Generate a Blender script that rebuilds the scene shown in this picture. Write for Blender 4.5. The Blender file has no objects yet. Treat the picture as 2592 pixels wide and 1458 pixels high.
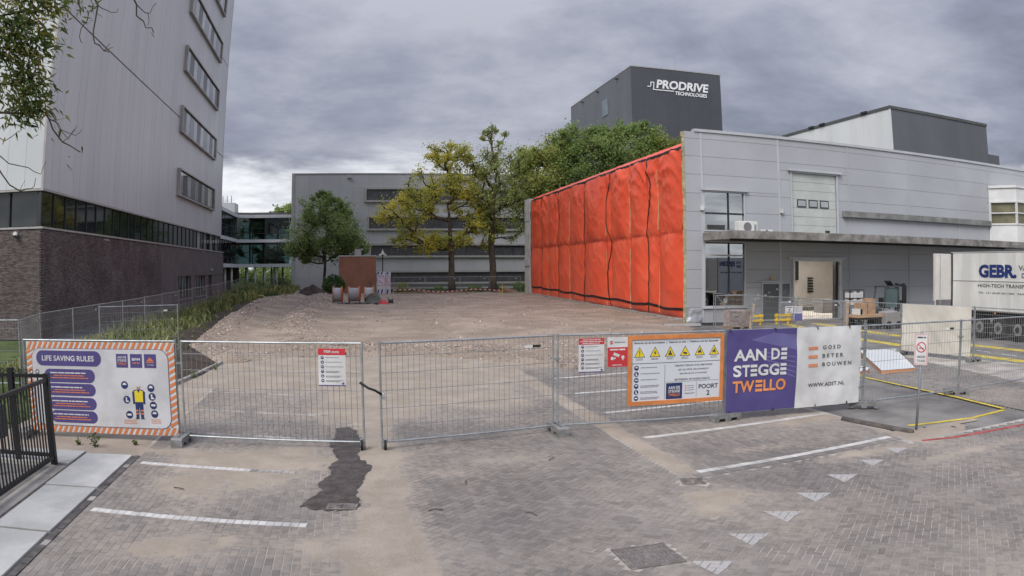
import bpy, math, random
import numpy as np
from mathutils import Vector, Matrix, noise as mnoise

random.seed(7); RNG = np.random.default_rng(11)
SC = bpy.context.scene
COL = SC.collection
R = math.radians
CAM_H = 3.2

# ------------------------------------------------------------------ camera
# wide site-camera lens with mild barrel distortion: theta = r/f + a (r/f)^3
cam_d = bpy.data.cameras.new('site_camera')
cam = bpy.data.objects.new('site_camera', cam_d); COL.objects.link(cam)
cam_d.type = 'PANO'
cam_d.sensor_fit = 'HORIZONTAL'; cam_d.sensor_width = 36.0; cam_d.sensor_height = 20.25
cam_d.clip_start = 0.05; cam_d.clip_end = 3000
K1 = 72 / 1942.67; K3 = 0.0702258 * K1 ** 3
cc = cam_d if hasattr(cam_d, 'panorama_type') else cam_d.cycles
cc.panorama_type = 'FISHEYE_LENS_POLYNOMIAL'
cc.fisheye_fov = R(170)
cc.fisheye_polynomial_k0 = 0.0; cc.fisheye_polynomial_k1 = -K1; cc.fisheye_polynomial_k2 = 0.0
cc.fisheye_polynomial_k3 = -K3; cc.fisheye_polynomial_k4 = 0.0
PITCH, ROLL, YAW = -0.024838541, -0.0032315323, -0.212513107
cam.matrix_world = (Matrix.Translation((0, 0, CAM_H)) @ Matrix.Rotation(YAW, 4, 'Z') @ Matrix.Rotation(R(90), 4, 'X')
                    @ Matrix.Rotation(PITCH, 4, 'X') @ Matrix.Rotation(ROLL, 4, 'Z'))
SC.camera = cam

# ------------------------------------------------------------------ light
SUN_EL, SUN_AZ = R(44), math.atan2(-0.72, -0.70)      # azimuth measured from +Y towards +X
sun_dir = Vector((math.sin(SUN_AZ) * math.cos(SUN_EL), math.cos(SUN_AZ) * math.cos(SUN_EL), math.sin(SUN_EL)))
sd = bpy.data.lights.new('sun', 'SUN'); sd.energy = 1.25; sd.angle = R(35); sd.color = (1.0, 0.965, 0.92)
so = bpy.data.objects.new('sun', sd); COL.objects.link(so); so.location = (-20, -20, 60)
so.rotation_euler = (-sun_dir).to_track_quat('-Z', 'Y').to_euler()

world = bpy.data.worlds.new('World'); SC.world = world; world.use_nodes = True
wt = world.node_tree; wn = wt.nodes; wn.clear()
def wnode(t, **kw):
    n = wn.new(t)
    for k, v in kw.items(): setattr(n, k, v)
    return n
def wmath(op, a, b=None, clamp=False):
    n = wnode('ShaderNodeMath', operation=op, use_clamp=clamp)
    for i, s in enumerate((a, b)):
        if s is None: continue
        if isinstance(s, (int, float)): n.inputs[i].default_value = s
        else: wt.links.new(s, n.inputs[i])
    return n.outputs[0]
def wsmooth(x, lo, hi):
    n = wnode('ShaderNodeMapRange', interpolation_type='SMOOTHSTEP')
    wt.links.new(x, n.inputs[0]); n.inputs[1].default_value = lo; n.inputs[2].default_value = hi
    return n.outputs[0]
tc = wnode('ShaderNodeTexCoord'); sx = wnode('ShaderNodeSeparateXYZ'); wt.links.new(tc.outputs['Generated'], sx.inputs[0])
el = wmath('MAXIMUM', sx.outputs[2], 0.0)
den = wmath('ADD', el, 0.17)
cx = wnode('ShaderNodeCombineXYZ')
wt.links.new(wmath('DIVIDE', sx.outputs[0], den), cx.inputs[0]); wt.links.new(wmath('DIVIDE', sx.outputs[1], den), cx.inputs[1])
cx.inputs[2].default_value = 3.7
def wnoise(scale, detail, rough, dist, off=0.0):
    mp = wnode('ShaderNodeMapping'); wt.links.new(cx.outputs[0], mp.inputs[0])
    mp.inputs['Location'].default_value = (off, off * .7, 0); mp.inputs['Scale'].default_value = (1.0, 1.0, 1.0)
    n = wnode('ShaderNodeTexNoise'); wt.links.new(mp.outputs[0], n.inputs['Vector'])
    n.inputs['Scale'].default_value = scale; n.inputs['Detail'].default_value = detail
    n.inputs['Roughness'].default_value = rough; n.inputs['Distortion'].default_value = dist
    return n.outputs['Fac']
big = wnoise(0.32, 3, .5, .3, 1.3); mid = wnoise(.95, 9, .56, .25, 6.1); fine = wnoise(3.0, 9, .60, .2, 3.0)
body = wmath('ADD', wmath('MULTIPLY', mid, .58), wmath('ADD', wmath('MULTIPLY', big, .24), wmath('MULTIPLY', fine, .28)))
ramp = wnode('ShaderNodeValToRGB'); wt.links.new(body, ramp.inputs[0])
er = ramp.color_ramp; er.elements[0].position = .44; er.elements[0].color = (.125, .138, .180, 1)
er.elements[1].position = .66; er.elements[1].color = (.305, .315, .365, 1)
e2 = er.elements.new(.54); e2.color = (.195, .207, .262, 1)
# brighter broken cloud low over the horizon
lowv = wmath('ADD', el, wmath('MULTIPLY', wmath('SUBTRACT', wnoise(1.15, 8, .6, .5, 9.4), .5), .34))
glow = wsmooth(lowv, .165, .085)
edge = wsmooth(fine, .3, .7)
mix = wnode('ShaderNodeMix', data_type='RGBA'); wt.links.new(wmath('MULTIPLY', glow, wmath('ADD', wmath('MULTIPLY', edge, .6), .4)), mix.inputs[0])
wt.links.new(ramp.outputs[0], mix.inputs[6]); mix.inputs[7].default_value = (.60, .61, .635, 1)
sky = wnode('ShaderNodeTexSky', sky_type='NISHITA'); sky.sun_disc = False; sky.sun_elevation = SUN_EL; sky.sun_rotation = SUN_AZ
sky.air_density = 1.5; sky.dust_density = 3
bg1 = wnode('ShaderNodeBackground'); wt.links.new(sky.outputs[0], bg1.inputs[0]); bg1.inputs[1].default_value = .06
bg2 = wnode('ShaderNodeBackground'); wt.links.new(mix.outputs[2], bg2.inputs[0])
wt.links.new(wmath('ADD', wmath('MULTIPLY', wsmooth(el, .28, 1.0), 1.6), .70), bg2.inputs[1])   # overcast: brighter towards the zenith
ms = wnode('ShaderNodeMixShader'); ms.inputs[0].default_value = .95
wt.links.new(bg1.outputs[0], ms.inputs[1]); wt.links.new(bg2.outputs[0], ms.inputs[2])
wo = wnode('ShaderNodeOutputWorld'); wt.links.new(ms.outputs[0], wo.inputs[0])

SC.view_settings.view_transform = 'Standard'; SC.view_settings.look = 'None'
SC.view_settings.exposure = 1.25; SC.view_settings.gamma = 1.0; SC.view_settings.use_curve_mapping = False
SC.render.engine = 'CYCLES'
SC.cycles.use_denoising = True
SC.cycles.max_bounces = 6; SC.cycles.diffuse_bounces = 3; SC.cycles.glossy_bounces = 3; SC.cycles.transparent_max_bounces = 12
SC.cycles.caustics_reflective = False; SC.cycles.caustics_refractive = False

# ------------------------------------------------------------------ materials
MATS = {}
def M(name, col=(.5, .5, .5), rough=.6, metal=0.0, var=.12, vs=.6, col2=None, bump=0.0, bs=40.0, spec=.4, stretch=(1, 1, 1), c2pos=(.42, .62), fine=0.0, tint=0.0, emit=0.0, dust=None):
    if name in MATS: return MATS[name]
    m = bpy.data.materials.new(name); m.use_nodes = True; t = m.node_tree; n = t.nodes; n.clear()
    out = n.new('ShaderNodeOutputMaterial'); b = n.new('ShaderNodeBsdfPrincipled'); t.links.new(b.outputs[0], out.inputs[0])
    b.inputs['Roughness'].default_value = rough; b.inputs['Metallic'].default_value = metal
    b.inputs['Specular IOR Level'].default_value = spec
    g = n.new('ShaderNodeNewGeometry'); mp = n.new('ShaderNodeMapping'); mp.inputs['Scale'].default_value = stretch
    t.links.new(g.outputs['Position'], mp.inputs[0])
    nz = n.new('ShaderNodeTexNoise'); nz.inputs['Scale'].default_value = vs; nz.inputs['Detail'].default_value = 6; nz.inputs['Roughness'].default_value = .62
    t.links.new(mp.outputs[0], nz.inputs['Vector'])
    rp = n.new('ShaderNodeValToRGB'); t.links.new(nz.outputs['Fac'], rp.inputs[0])
    a = tuple(max(0, c * (1 - var)) for c in col); bb = tuple(min(1, c * (1 + var)) for c in col) if col2 is None else col2
    rp.color_ramp.elements[0].position = c2pos[0]; rp.color_ramp.elements[0].color = (*a, 1)
    rp.color_ramp.elements[1].position = c2pos[1]; rp.color_ramp.elements[1].color = (*bb, 1)
    cur = rp.outputs[0]
    if fine:
        n2 = n.new('ShaderNodeTexNoise'); n2.inputs['Scale'].default_value = bs * .8; n2.inputs['Detail'].default_value = 3
        t.links.new(g.outputs['Position'], n2.inputs['Vector'])
        mr = n.new('ShaderNodeMapRange'); mr.inputs[1].default_value = .3; mr.inputs[2].default_value = .7; mr.inputs[3].default_value = 1 - fine; mr.inputs[4].default_value = 1 + fine
        t.links.new(n2.outputs['Fac'], mr.inputs[0])
        mx = n.new('ShaderNodeMix'); mx.data_type = 'RGBA'; mx.blend_type = 'MULTIPLY'; mx.inputs[0].default_value = 1
        t.links.new(cur, mx.inputs[6]); t.links.new(mr.outputs[0], mx.inputs[7]); cur = mx.outputs[2]
    if tint:
        at = n.new('ShaderNodeAttribute'); at.attribute_name = 'tint'; oi = n.new('ShaderNodeObjectInfo')
        ad = n.new('ShaderNodeMath'); ad.operation = 'ADD'; t.links.new(at.outputs['Fac'], ad.inputs[0]); t.links.new(oi.outputs['Random'], ad.inputs[1])
        fr = n.new('ShaderNodeMath'); fr.operation = 'FRACT'; t.links.new(ad.outputs[0], fr.inputs[0])
        mr = n.new('ShaderNodeMapRange'); mr.inputs[3].default_value = 1 - tint; mr.inputs[4].default_value = 1 + tint
        t.links.new(fr.outputs[0], mr.inputs[0])
        mx = n.new('ShaderNodeMix'); mx.data_type = 'RGBA'; mx.blend_type = 'MULTIPLY'; mx.inputs[0].default_value = 1
        t.links.new(cur, mx.inputs[6]); t.links.new(mr.outputs[0], mx.inputs[7]); cur = mx.outputs[2]
    if dust:
        at = n.new('ShaderNodeAttribute'); at.attribute_name = 'dust'; oi = n.new('ShaderNodeObjectInfo'); sc = n.new('ShaderNodeSeparateColor'); t.links.new(oi.outputs['Color'], sc.inputs[0])
        ad = n.new('ShaderNodeMath'); ad.operation = 'ADD'; t.links.new(at.outputs['Fac'], ad.inputs[0]); t.links.new(sc.outputs[0], ad.inputs[1])
        dn = n.new('ShaderNodeTexNoise'); dn.inputs['Scale'].default_value = 7; dn.inputs['Detail'].default_value = 7; dn.inputs['Roughness'].default_value = .7; t.links.new(g.outputs['Position'], dn.inputs['Vector'])
        a2 = n.new('ShaderNodeMath'); a2.operation = 'MULTIPLY_ADD'; t.links.new(dn.outputs['Fac'], a2.inputs[0]); a2.inputs[1].default_value = 1.0; t.links.new(ad.outputs[0], a2.inputs[2])
        mr = n.new('ShaderNodeMapRange'); mr.interpolation_type = 'SMOOTHSTEP'; mr.inputs[1].default_value = .62; mr.inputs[2].default_value = 1.18; mr.inputs[4].default_value = .92; t.links.new(a2.outputs[0], mr.inputs[0])
        mx = n.new('ShaderNodeMix'); mx.data_type = 'RGBA'; t.links.new(mr.outputs[0], mx.inputs[0]); t.links.new(cur, mx.inputs[6]); mx.inputs[7].default_value = (*dust, 1); cur = mx.outputs[2]
    t.links.new(cur, b.inputs['Base Color'])
    if bump:
        n3 = n.new('ShaderNodeTexNoise'); n3.inputs['Scale'].default_value = bs; n3.inputs['Detail'].default_value = 4
        t.links.new(g.outputs['Position'], n3.inputs['Vector'])
        bp = n.new('ShaderNodeBump'); bp.inputs['Strength'].default_value = bump; bp.inputs['Distance'].default_value = .02
        t.links.new(n3.outputs['Fac'], bp.inputs['Height']); t.links.new(bp.outputs[0], b.inputs['Normal'])
    if emit:
        t.links.new(cur, b.inputs['Emission Color']); b.inputs['Emission Strength'].default_value = emit
    MATS[name] = m
    return m
def glass(name, tint=(.55, .62, .62), refl=1.5, rough=.01):
    if name in MATS: return MATS[name]
    m = bpy.data.materials.new(name); m.use_nodes = True; t = m.node_tree; n = t.nodes; n.clear()
    out = n.new('ShaderNodeOutputMaterial'); mixs = n.new('ShaderNodeMixShader'); t.links.new(mixs.outputs[0], out.inputs[0])
    fr = n.new('ShaderNodeFresnel'); fr.inputs[0].default_value = refl
    tr = n.new('ShaderNodeBsdfTransparent'); tr.inputs[0].default_value = (*tint, 1)
    gl = n.new('ShaderNodeBsdfGlossy'); gl.inputs['Roughness'].default_value = rough; gl.inputs['Color'].default_value = (.9, .94, .95, 1)
    t.links.new(fr.outputs[0], mixs.inputs[0]); t.links.new(tr.outputs[0], mixs.inputs[1]); t.links.new(gl.outputs[0], mixs.inputs[2])
    MATS[name] = m
    return m

# ------------------------------------------------------------------ mesh helpers
def tag(o, label=None, cat=None, group=None, kind=None):
    if label: o['label'] = label
    if cat: o['category'] = cat
    if group: o['group'] = group
    if kind: o['kind'] = kind
    return o
def thing(name, label, cat, loc=(0, 0, 0), rz=0.0, group=None):
    o = bpy.data.objects.new(name, None); COL.objects.link(o); o.location = loc; o.rotation_euler = (0, 0, rz)
    o.empty_display_size = .2
    return tag(o, label, cat, group)
def structure(name, loc=(0, 0, 0)):
    o = bpy.data.objects.new(name, None); COL.objects.link(o); o.location = loc
    o['kind'] = 'structure'
    return o
def link_mesh(name, me, parent=None, loc=None):
    o = bpy.data.objects.new(name, me); COL.objects.link(o)
    if parent: o.parent = parent
    if loc: o.location = loc
    return o
def root_of(o):
    while o.parent: o = o.parent
    return o
def np_mesh(name, V, F, mats, tint=None, smooth=False, dust=None):
    """V (n,3), F (m,k) array of equal-size faces"""
    me = bpy.data.meshes.new(name); V = np.asarray(V, dtype=np.float32); F = np.asarray(F, dtype=np.int32)
    m, k = F.shape
    me.vertices.add(len(V)); me.vertices.foreach_set('co', V.ravel())
    me.loops.add(m * k); me.loops.foreach_set('vertex_index', F.ravel())
    me.polygons.add(m); me.polygons.foreach_set('loop_start', np.arange(0, m * k, k, dtype=np.int32))
    try: me.polygons.foreach_set('loop_total', np.full(m, k, dtype=np.int32))
    except Exception: pass
    for mt in (mats if isinstance(mats, (list, tuple)) else [mats]): me.materials.append(mt)
    if tint is not None:
        a = me.attributes.new('tint', 'FLOAT', 'FACE'); a.data.foreach_set('value', np.asarray(tint, dtype=np.float32))
    if dust is not None:
        a = me.attributes.new('dust', 'FLOAT', 'FACE'); a.data.foreach_set('value', np.asarray(dust, dtype=np.float32))
    me.polygons.foreach_set('use_smooth', np.full(m, bool(smooth)))
    me.update(calc_edges=True); me.validate()
    return me
class MB:
    def __init__(s): s.v = []; s.f = []
    def poly(s, pts):
        b = len(s.v); s.v += [tuple(p) for p in pts]; s.f.append(tuple(range(b, b + len(pts)))); return s
    def box(s, x0, x1, y0, y1, z0, z1):
        b = len(s.v)
        s.v += [(x0, y0, z0), (x1, y0, z0), (x1, y1, z0), (x0, y1, z0), (x0, y0, z1), (x1, y0, z1), (x1, y1, z1), (x0, y1, z1)]
        s.f += [tuple(b + i for i in q) for q in ((0, 3, 2, 1), (4, 5, 6, 7), (0, 1, 5, 4), (1, 2, 6, 5), (2, 3, 7, 6), (3, 0, 4, 7))]
        return s
    def obox(s, c, size, rz=0.0, tilt=None):
        m = Matrix.Rotation(rz, 3, 'Z')
        if tilt: m = m @ Matrix.Rotation(tilt[1], 3, tilt[0])
        b = len(s.v); hx, hy, hz = size[0] / 2, size[1] / 2, size[2] / 2
        for x, y, z in ((-1, -1, -1), (1, -1, -1), (1, 1, -1), (-1, 1, -1), (-1, -1, 1), (1, -1, 1), (1, 1, 1), (-1, 1, 1)):
            s.v.append(tuple(Vector(c) + m @ Vector((x * hx, y * hy, z * hz))))
        s.f += [tuple(b + i for i in q) for q in ((0, 3, 2, 1), (4, 5, 6, 7), (0, 1, 5, 4), (1, 2, 6, 5), (2, 3, 7, 6), (3, 0, 4, 7))]
        return s
    def prism(s, pts, off):
        """polygon pts (3d) extruded by vector off"""
        n = len(pts); b = len(s.v); off = Vector(off)
        s.v += [tuple(p) for p in pts] + [tuple(Vector(p) + off) for p in pts]
        s.f.append(tuple(b + i for i in range(n))[::-1]); s.f.append(tuple(b + n + i for i in range(n)))
        for i in range(n): j = (i + 1) % n; s.f.append((b + i, b + j, b + n + j, b + n + i))
        return s
    def tube(s, pts, r, n=8, cap=True):
        pts = [Vector(p) for p in pts]; rs = r if isinstance(r, (list, tuple)) else [r] * len(pts)
        b = len(s.v); up = None
        for i, p in enumerate(pts):
            d = (pts[min(i + 1, len(pts) - 1)] - pts[max(i - 1, 0)]).normalized()
            if up is None: up = Vector((0, 0, 1)) if abs(d.z) < .9 else Vector((1, 0, 0))
            a = d.cross(up).normalized(); c = a.cross(d).normalized(); up = c
            for k in range(n):
                t = 2 * math.pi * k / n; s.v.append(tuple(p + (a * math.cos(t) + c * math.sin(t)) * rs[i]))
        for i in range(len(pts) - 1):
            for k in range(n):
                k2 = (k + 1) % n; s.f.append((b + i * n + k, b + i * n + k2, b + (i + 1) * n + k2, b + (i + 1) * n + k))
        if cap:
            s.f.append(tuple(b + k for k in range(n))[::-1]); e = b + (len(pts) - 1) * n; s.f.append(tuple(e + k for k in range(n)))
        return s
    def disc(s, c, r, axis, h, n=20):
        ax = Vector(axis).normalized(); return s.tube([Vector(c) - ax * h / 2, Vector(c) + ax * h / 2], r, n)
    def add(s, V, F):
        b = len(s.v); s.v += [tuple(p) for p in V]; s.f += [tuple(b + i for i in f) for f in F]; return s
    def mesh(s, name, mat, off=None):
        me = bpy.data.meshes.new(name)
        v = s.v if off is None else [(p[0] - off[0], p[1] - off[1], p[2] - off[2]) for p in s.v]
        me.from_pydata(v, [], s.f)
        for mt in (mat if isinstance(mat, (list, tuple)) else [mat]): me.materials.append(mt)
        me.update(); return me
    def build(s, name, mat, parent=None, world=True, smooth=False, bevel=0):
        off = None
        if parent is not None and world: off = tuple(root_of(parent).location)
        me = s.mesh(name, mat, off); o = link_mesh(name, me, parent)
        if smooth:
            for p in me.polygons: p.use_smooth = True
        if bevel:
            bm = o.modifiers.new('edge', 'BEVEL'); bm.width = bevel; bm.segments = 2; bm.limit_method = 'ANGLE'; bm.angle_limit = R(40)
        return o
def kids(o): return [c for c in bpy.data.objects if c.parent == o]
def copy_tree(o, parent=None, cache={}):
    c = o.copy(); COL.objects.link(c); c.parent = parent
    for ch in o.children: copy_tree(ch, c)
    return c
def rect_minus(rect, holes):
    rs = [rect]
    for (a0, a1, b0, b1) in holes:
        nx = []
        for (x0, x1, z0, z1) in rs:
            if a1 <= x0 or a0 >= x1 or b1 <= z0 or b0 >= z1: nx.append((x0, x1, z0, z1)); continue
            if z0 < b0: nx.append((x0, x1, z0, b0))
            if b1 < z1: nx.append((x0, x1, b1, z1))
            y0, y1 = max(z0, b0), min(z1, b1)
            if x0 < a0: nx.append((x0, a0, y0, y1))
            if a1 < x1: nx.append((a1, x1, y0, y1))
        rs = nx
    return [r for r in rs if r[1] - r[0] > .03 and r[3] - r[2] > .03]
# numpy value noise
def vnoise(x, y, seed=0):
    x = np.asarray(x, float); y = np.asarray(y, float)
    xi = np.floor(x).astype(np.int64); yi = np.floor(y).astype(np.int64); fx = x - xi; fy = y - yi
    fx = fx * fx * (3 - 2 * fx); fy = fy * fy * (3 - 2 * fy)
    def h(a, b):
        n = (a * 374761393 + b * 668265263 + seed * 974711) & 0x7fffffff
        n = ((n ^ (n >> 13)) * 1274126177) & 0x7fffffff
        return ((n ^ (n >> 16)) & 0xffff) / 65535.0
    a, b, c, d = h(xi, yi), h(xi + 1, yi), h(xi, yi + 1), h(xi + 1, yi + 1)
    return (a * (1 - fx) + b * fx) * (1 - fy) + (c * (1 - fx) + d * fx) * fy
def fbm(x, y, seed=0, oct=5, gain=.5):
    t = 0; a = .5; s = 0
    for i in range(oct):
        t = t + a * vnoise(np.asarray(x) * 2 ** i, np.asarray(y) * 2 ** i, seed + i * 17); s += a; a *= gain
    return t / s
def sstep(x, a, b):
    t = np.clip((np.asarray(x, float) - a) / (b - a), 0, 1); return t * t * (3 - 2 * t)
def in_poly(px, py, poly):
    px = np.asarray(px); py = np.asarray(py); c = np.zeros(px.shape, bool); n = len(poly)
    for i in range(n):
        x0, y0 = poly[i]; x1, y1 = poly[(i + 1) % n]
        cond = ((y0 > py) != (y1 > py)) & (px < (x1 - x0) * (py - y0) / ((y1 - y0) if y1 != y0 else 1e-9) + x0)
        c ^= cond
    return c
def boxes_np(C, S, A):
    """centres (n,3), full sizes (n,3), z-angles (n) -> verts, 5 quads each (no underside)"""
    C = np.asarray(C, float); S = np.asarray(S, float) / 2; A = np.asarray(A, float); n = len(C)
    sg = np.array([(-1, -1, -1), (1, -1, -1), (1, 1, -1), (-1, 1, -1), (-1, -1, 1), (1, -1, 1), (1, 1, 1), (-1, 1, 1)], float)
    P = sg[None] * S[:, None, :]; ca, sa = np.cos(A)[:, None], np.sin(A)[:, None]
    x = P[:, :, 0] * ca - P[:, :, 1] * sa; y = P[:, :, 0] * sa + P[:, :, 1] * ca
    V = np.stack([x, y, P[:, :, 2]], 2) + C[:, None, :]
    q = np.array([(4, 5, 6, 7), (0, 1, 5, 4), (1, 2, 6, 5), (2, 3, 7, 6), (3, 0, 4, 7)])
    F = (np.arange(n) * 8)[:, None, None] + q[None]
    return V.reshape(-1, 3), F.reshape(-1, 4)
def text_geo(body, spacing=1.0, bold=0.0):
    cu = bpy.data.curves.new('t', 'FONT'); cu.body = body; cu.size = 1.0; cu.space_character = spacing; cu.offset = bold; cu.resolution_u = 3
    ob = bpy.data.objects.new('t', cu); COL.objects.link(ob)
    me = bpy.data.meshes.new_from_object(ob)
    V = [tuple(v.co) for v in me.vertices]; F = [tuple(p.vertices) for p in me.polygons]
    bpy.data.objects.remove(ob); bpy.data.meshes.remove(me); bpy.data.curves.remove(cu)
    xs = [v[0] for v in V]; ys = [v[1] for v in V]; x0, x1, y0, y1 = min(xs), max(xs), min(ys), max(ys)
    V = [((v[0] - x0) / (x1 - x0), (v[1] - y0) / (y1 - y0)) for v in V]
    return V, F
def lettering(mb, body, x, z, w, h, y=-.006, spacing=1.0, bold=0.0, slant=0.0, rot=0.0, warp=None):
    """flat print: lower-left x,z, fitted to w x h, standing in the local xz plane facing -y"""
    V, F = text_geo(body, spacing, bold); o = []
    for (a, b) in V:
        px = a * w + slant * b * h; pz = b * h
        px, pz = px * math.cos(rot) - pz * math.sin(rot), px * math.sin(rot) + pz * math.cos(rot)
        px += x; pz += z; o.append((px, y + (warp(px, pz) if warp else 0), pz))
    return mb.add(o, F)
def rrect(x0, x1, z0, z1, r, n=6):
    p = []
    for cx_, cz_, a0 in ((x1 - r, z1 - r, 0), (x0 + r, z1 - r, 90), (x0 + r, z0 + r, 180), (x1 - r, z0 + r, 270)):
        for i in range(n + 1):
            a = R(a0 + 90 * i / n); p.append((cx_ + r * math.cos(a), cz_ + r * math.sin(a)))
    return p
def plate(mb, pts2, y, th=.002):
    """2-d outline in xz as a thin plate, front at y facing -y"""
    return mb.prism([(p[0], y, p[1]) for p in pts2], (0, th, 0))
# ------------------------------------------------------------------ ground
def tz(y): return .5 * np.clip((np.asarray(y, float) - 35) / 50, 0, 1)
def tzf(y): return float(tz(y))
SAND = (.34, .285, .225)
m_ground = M('ground_earth', (.10, .09, .05), .95, var=.3, vs=.25, col2=(.07, .10, .03), bump=.3, bs=8)
m_asph = M('asphalt', (.15, .142, .135), .9, var=.2, vs=.45, col2=(.23, .215, .195), bump=.35, bs=120, fine=.18)
m_bed = M('paver_joint_sand', (.37, .335, .295), .95, var=.25, vs=.8, fine=.2, bs=60)
m_sand = M('sand', SAND, .95, var=.14, vs=1.1, col2=(.36, .305, .245), bump=.4, bs=90, fine=.22)
m_paver = M('paver', (.192, .172, .157), .9, var=.16, vs=.35, col2=(.25, .224, .20), bump=.3, bs=110, fine=.3, tint=.17, c2pos=(.4, .68), dust=(.35, .30, .245))
m_white = M('white_road_paint', (.40, .38, .355), .8, var=.2, col2=(.53, .51, .48), vs=2.2, bump=.2, bs=120, fine=.15, tint=.12, c2pos=(.28, .5))
m_conc = M('concrete_slab', (.44, .435, .41), .9, var=.13, vs=.9, bump=.15, bs=60, fine=.08, tint=.05)
m_kerb = M('kerb_concrete', (.30, .28, .255), .9, var=.2, vs=2, bump=.2, bs=60, tint=.15)
m_lawn = M('lawn_earth', (.06, .09, .025), .95, var=.3, vs=.6, col2=(.085, .12, .03), bump=.4, bs=30, fine=.3)
m_gravelbed = M('site_sand_and_rubble', (.27, .212, .16), .95, var=.13, vs=.35, col2=(.325, .262, .205), bump=.8, bs=22, fine=.25)
m_stone = M('rubble_stone', (.37, .305, .26), .9, var=.3, vs=3, tint=.42)
m_soil = M('dark_soil', (.055, .04, .03), .98, var=.35, vs=1.2, bump=.9, bs=14, fine=.35)

g = MB(); ys = [-400, 43, 86, 400, 1500]; zs = [-.06, -.06, .42, .42, .42]
for i in range(4): g.poly([(-1500, ys[i], zs[i]), (1500, ys[i], zs[i]), (1500, ys[i + 1], zs[i + 1]), (-1500, ys[i + 1], zs[i + 1])])
tag(g.build('ground', m_ground), kind='structure')
a = MB(); a.poly([(10.2, 10.62, -.03), (70, 10.62, -.03), (70, 41.5, -.03), (9, 41.5, -.03), (9, 26.8, -.03), (10.2, 26.8, -.03)])
tag(a.build('asphalt_yard', m_asph), kind='structure')
a = MB(); a.poly([(-14, 3, -.02), (-5.33, 3, -.02), (-5.33, 11.9, -.02), (-14, 11.9, -.02)])
tag(a.build('asphalt_driveway', m_asph), kind='structure')

# --- sand drifted over the paving
PUD = [(-.35, 15.3), (-.33, 14.6), (-.45, 14.0), (-.36, 13.3), (-.27, 12.7), (-.42, 12.2), (-.38, 11.75), (-.58, 11.2), (-.52, 10.8), (-.72, 10.3), (-.78, 10.05), (-.35, 9.84), (.02, 9.93), (.06, 10.3), (.0, 10.7), (.12, 11.2), (.16, 11.6), (.27, 12.05), (.2, 12.5), (.06, 12.9), (.12, 13.5), (.17, 14.1), (.1, 14.7), (.06, 15.05), (-.12, 15.45)]
def sand_mask(x, y):
    m = .04 + .30 * fbm(x * .45, y * .3, 3) + .22 * fbm(x * 1.7, y * 1.2, 5) + .12 * fbm(x * 6, y * 6, 9) - .02
    gz = lambda cx, cy, rx, ry: np.exp(-((x - cx) / rx) ** 2 - ((y - cy) / ry) ** 2)
    m += .30 * np.exp(-((x - .42) / .42) ** 2) * (y < 16) + .12 * np.exp(-((x + .1) / .5) ** 2) * (y < 10)
    m += .38 * np.exp(-((x - 5.12) / .2) ** 4) * sstep(y, 10.3, 11.2)
    m += .32 * gz(-1.5, 12.7, 2.0, .8) + .20 * gz(-2.0, 11.3, 1.7, .75) + .12 * gz(-1.0, 13.6, .9, .5) + .25 * gz(-3.6, 13.3, 1.2, .35) + .14 * gz(-1.3, 8.6, 1.2, .5) + .12 * gz(-2.6, 8.2, .8, .4)
    m += .24 * gz(5.0, 9.3, .5, .35) + .2 * gz(4.6, 8.7, .35, .4) + .26 * gz(8.6, 10.35, 1.4, .28) + .2 * gz(10.6, 9.3, 1.6, .22) + .22 * gz(7.0, 11.6, .7, .2) + .16 * gz(2.4, 12.3, .8, .35) + .12 * gz(1.6, 11.6, .6, .3)
    m += .28 * gz(9.6, 13.6, .9, .4) + .3 * gz(10.3, 11.2, .3, .8)
    inl = ((x > -.6) & (x < 5.3))
    m += np.where(inl, .13 * sstep(y, 14.5, 17) + .10 * sstep(y, 18, 22) + .25 * sstep(y, 22, 26.5), 0)
    m += np.where(x <= -.6, .10 * sstep(y, 15, 17) + .30 * sstep(y, 19.5, 23), 0) + np.where(x >= 5.3, .3 * sstep(y, 22.5 + (x - 5.3) * .6, 25.5 + (x - 5.3) * .6), 0)
    m += .18 * gz(.4, 17.5, 1.3, 1.5) + .14 * gz(3.5, 18.5, 1.2, 1.0) + .12 * gz(2.0, 21, 1.8, .8)
    return m
# --- paved area
pave = structure('pavement')
b = MB()
b.poly([(-3.86, 1, -.0045), (24, 1, -.0045), (24, 10.62, -.0045), (-3.86, 10.62, -.0045)])
b.poly([(-3.86, 10.62, -.0045), (10.2, 10.62, -.0045), (10.2, 29, -.0045), (-5.0, 29, -.0045), (-5.0, 13.2, -.0045), (-3.86, 13.2, -.0045)])
b.poly([(14.45, 10.62, -.0045), (24, 10.62, -.0045), (20.5, 21.8, -.0045), (15.0, 21.8, -.0045)])
b.build('joint_sand', m_bed, pave)
LL = [((-3.75, 9.67), (-.60, 9.25)), ((-3.72, 12.37), (-.9, 11.87)), ((-3.72, 15.0), (-.62, 14.32)), ((-3.72, 17.48), (-.5, 16.72)), ((-4.1, 20.14), (-1.2, 19.49))]
RL = [((5.29, 10.6), (9.85, 11.12)), ((5.42, 13.24), (10.09, 13.82)), ((5.55, 15.9), (10.0, 16.6)), ((5.68, 18.65), (10.0, 19.3)), ((5.9, 21.4), (10.1, 22.4)), ((6.9, 25.34), (10.2, 25.9))]
GRATES = [(-.20, 10.03, .42, .26, -.12), (4.97, 10.13, .36, .34, -.3), (3.16, 7.47, .66, .66, .02)]
def near_line(x, y, L, half):
    (x0, y0), (x1, y1) = L; dx, dy = x1 - x0, y1 - y0; l = math.hypot(dx, dy); ux, uy = dx / l, dy / l
    t = (x - x0) * ux + (y - y0) * uy; n = -(x - x0) * uy + (y - y0) * ux
    return (t > -.06) & (t < l + .06) & (np.abs(n) < half)
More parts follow.
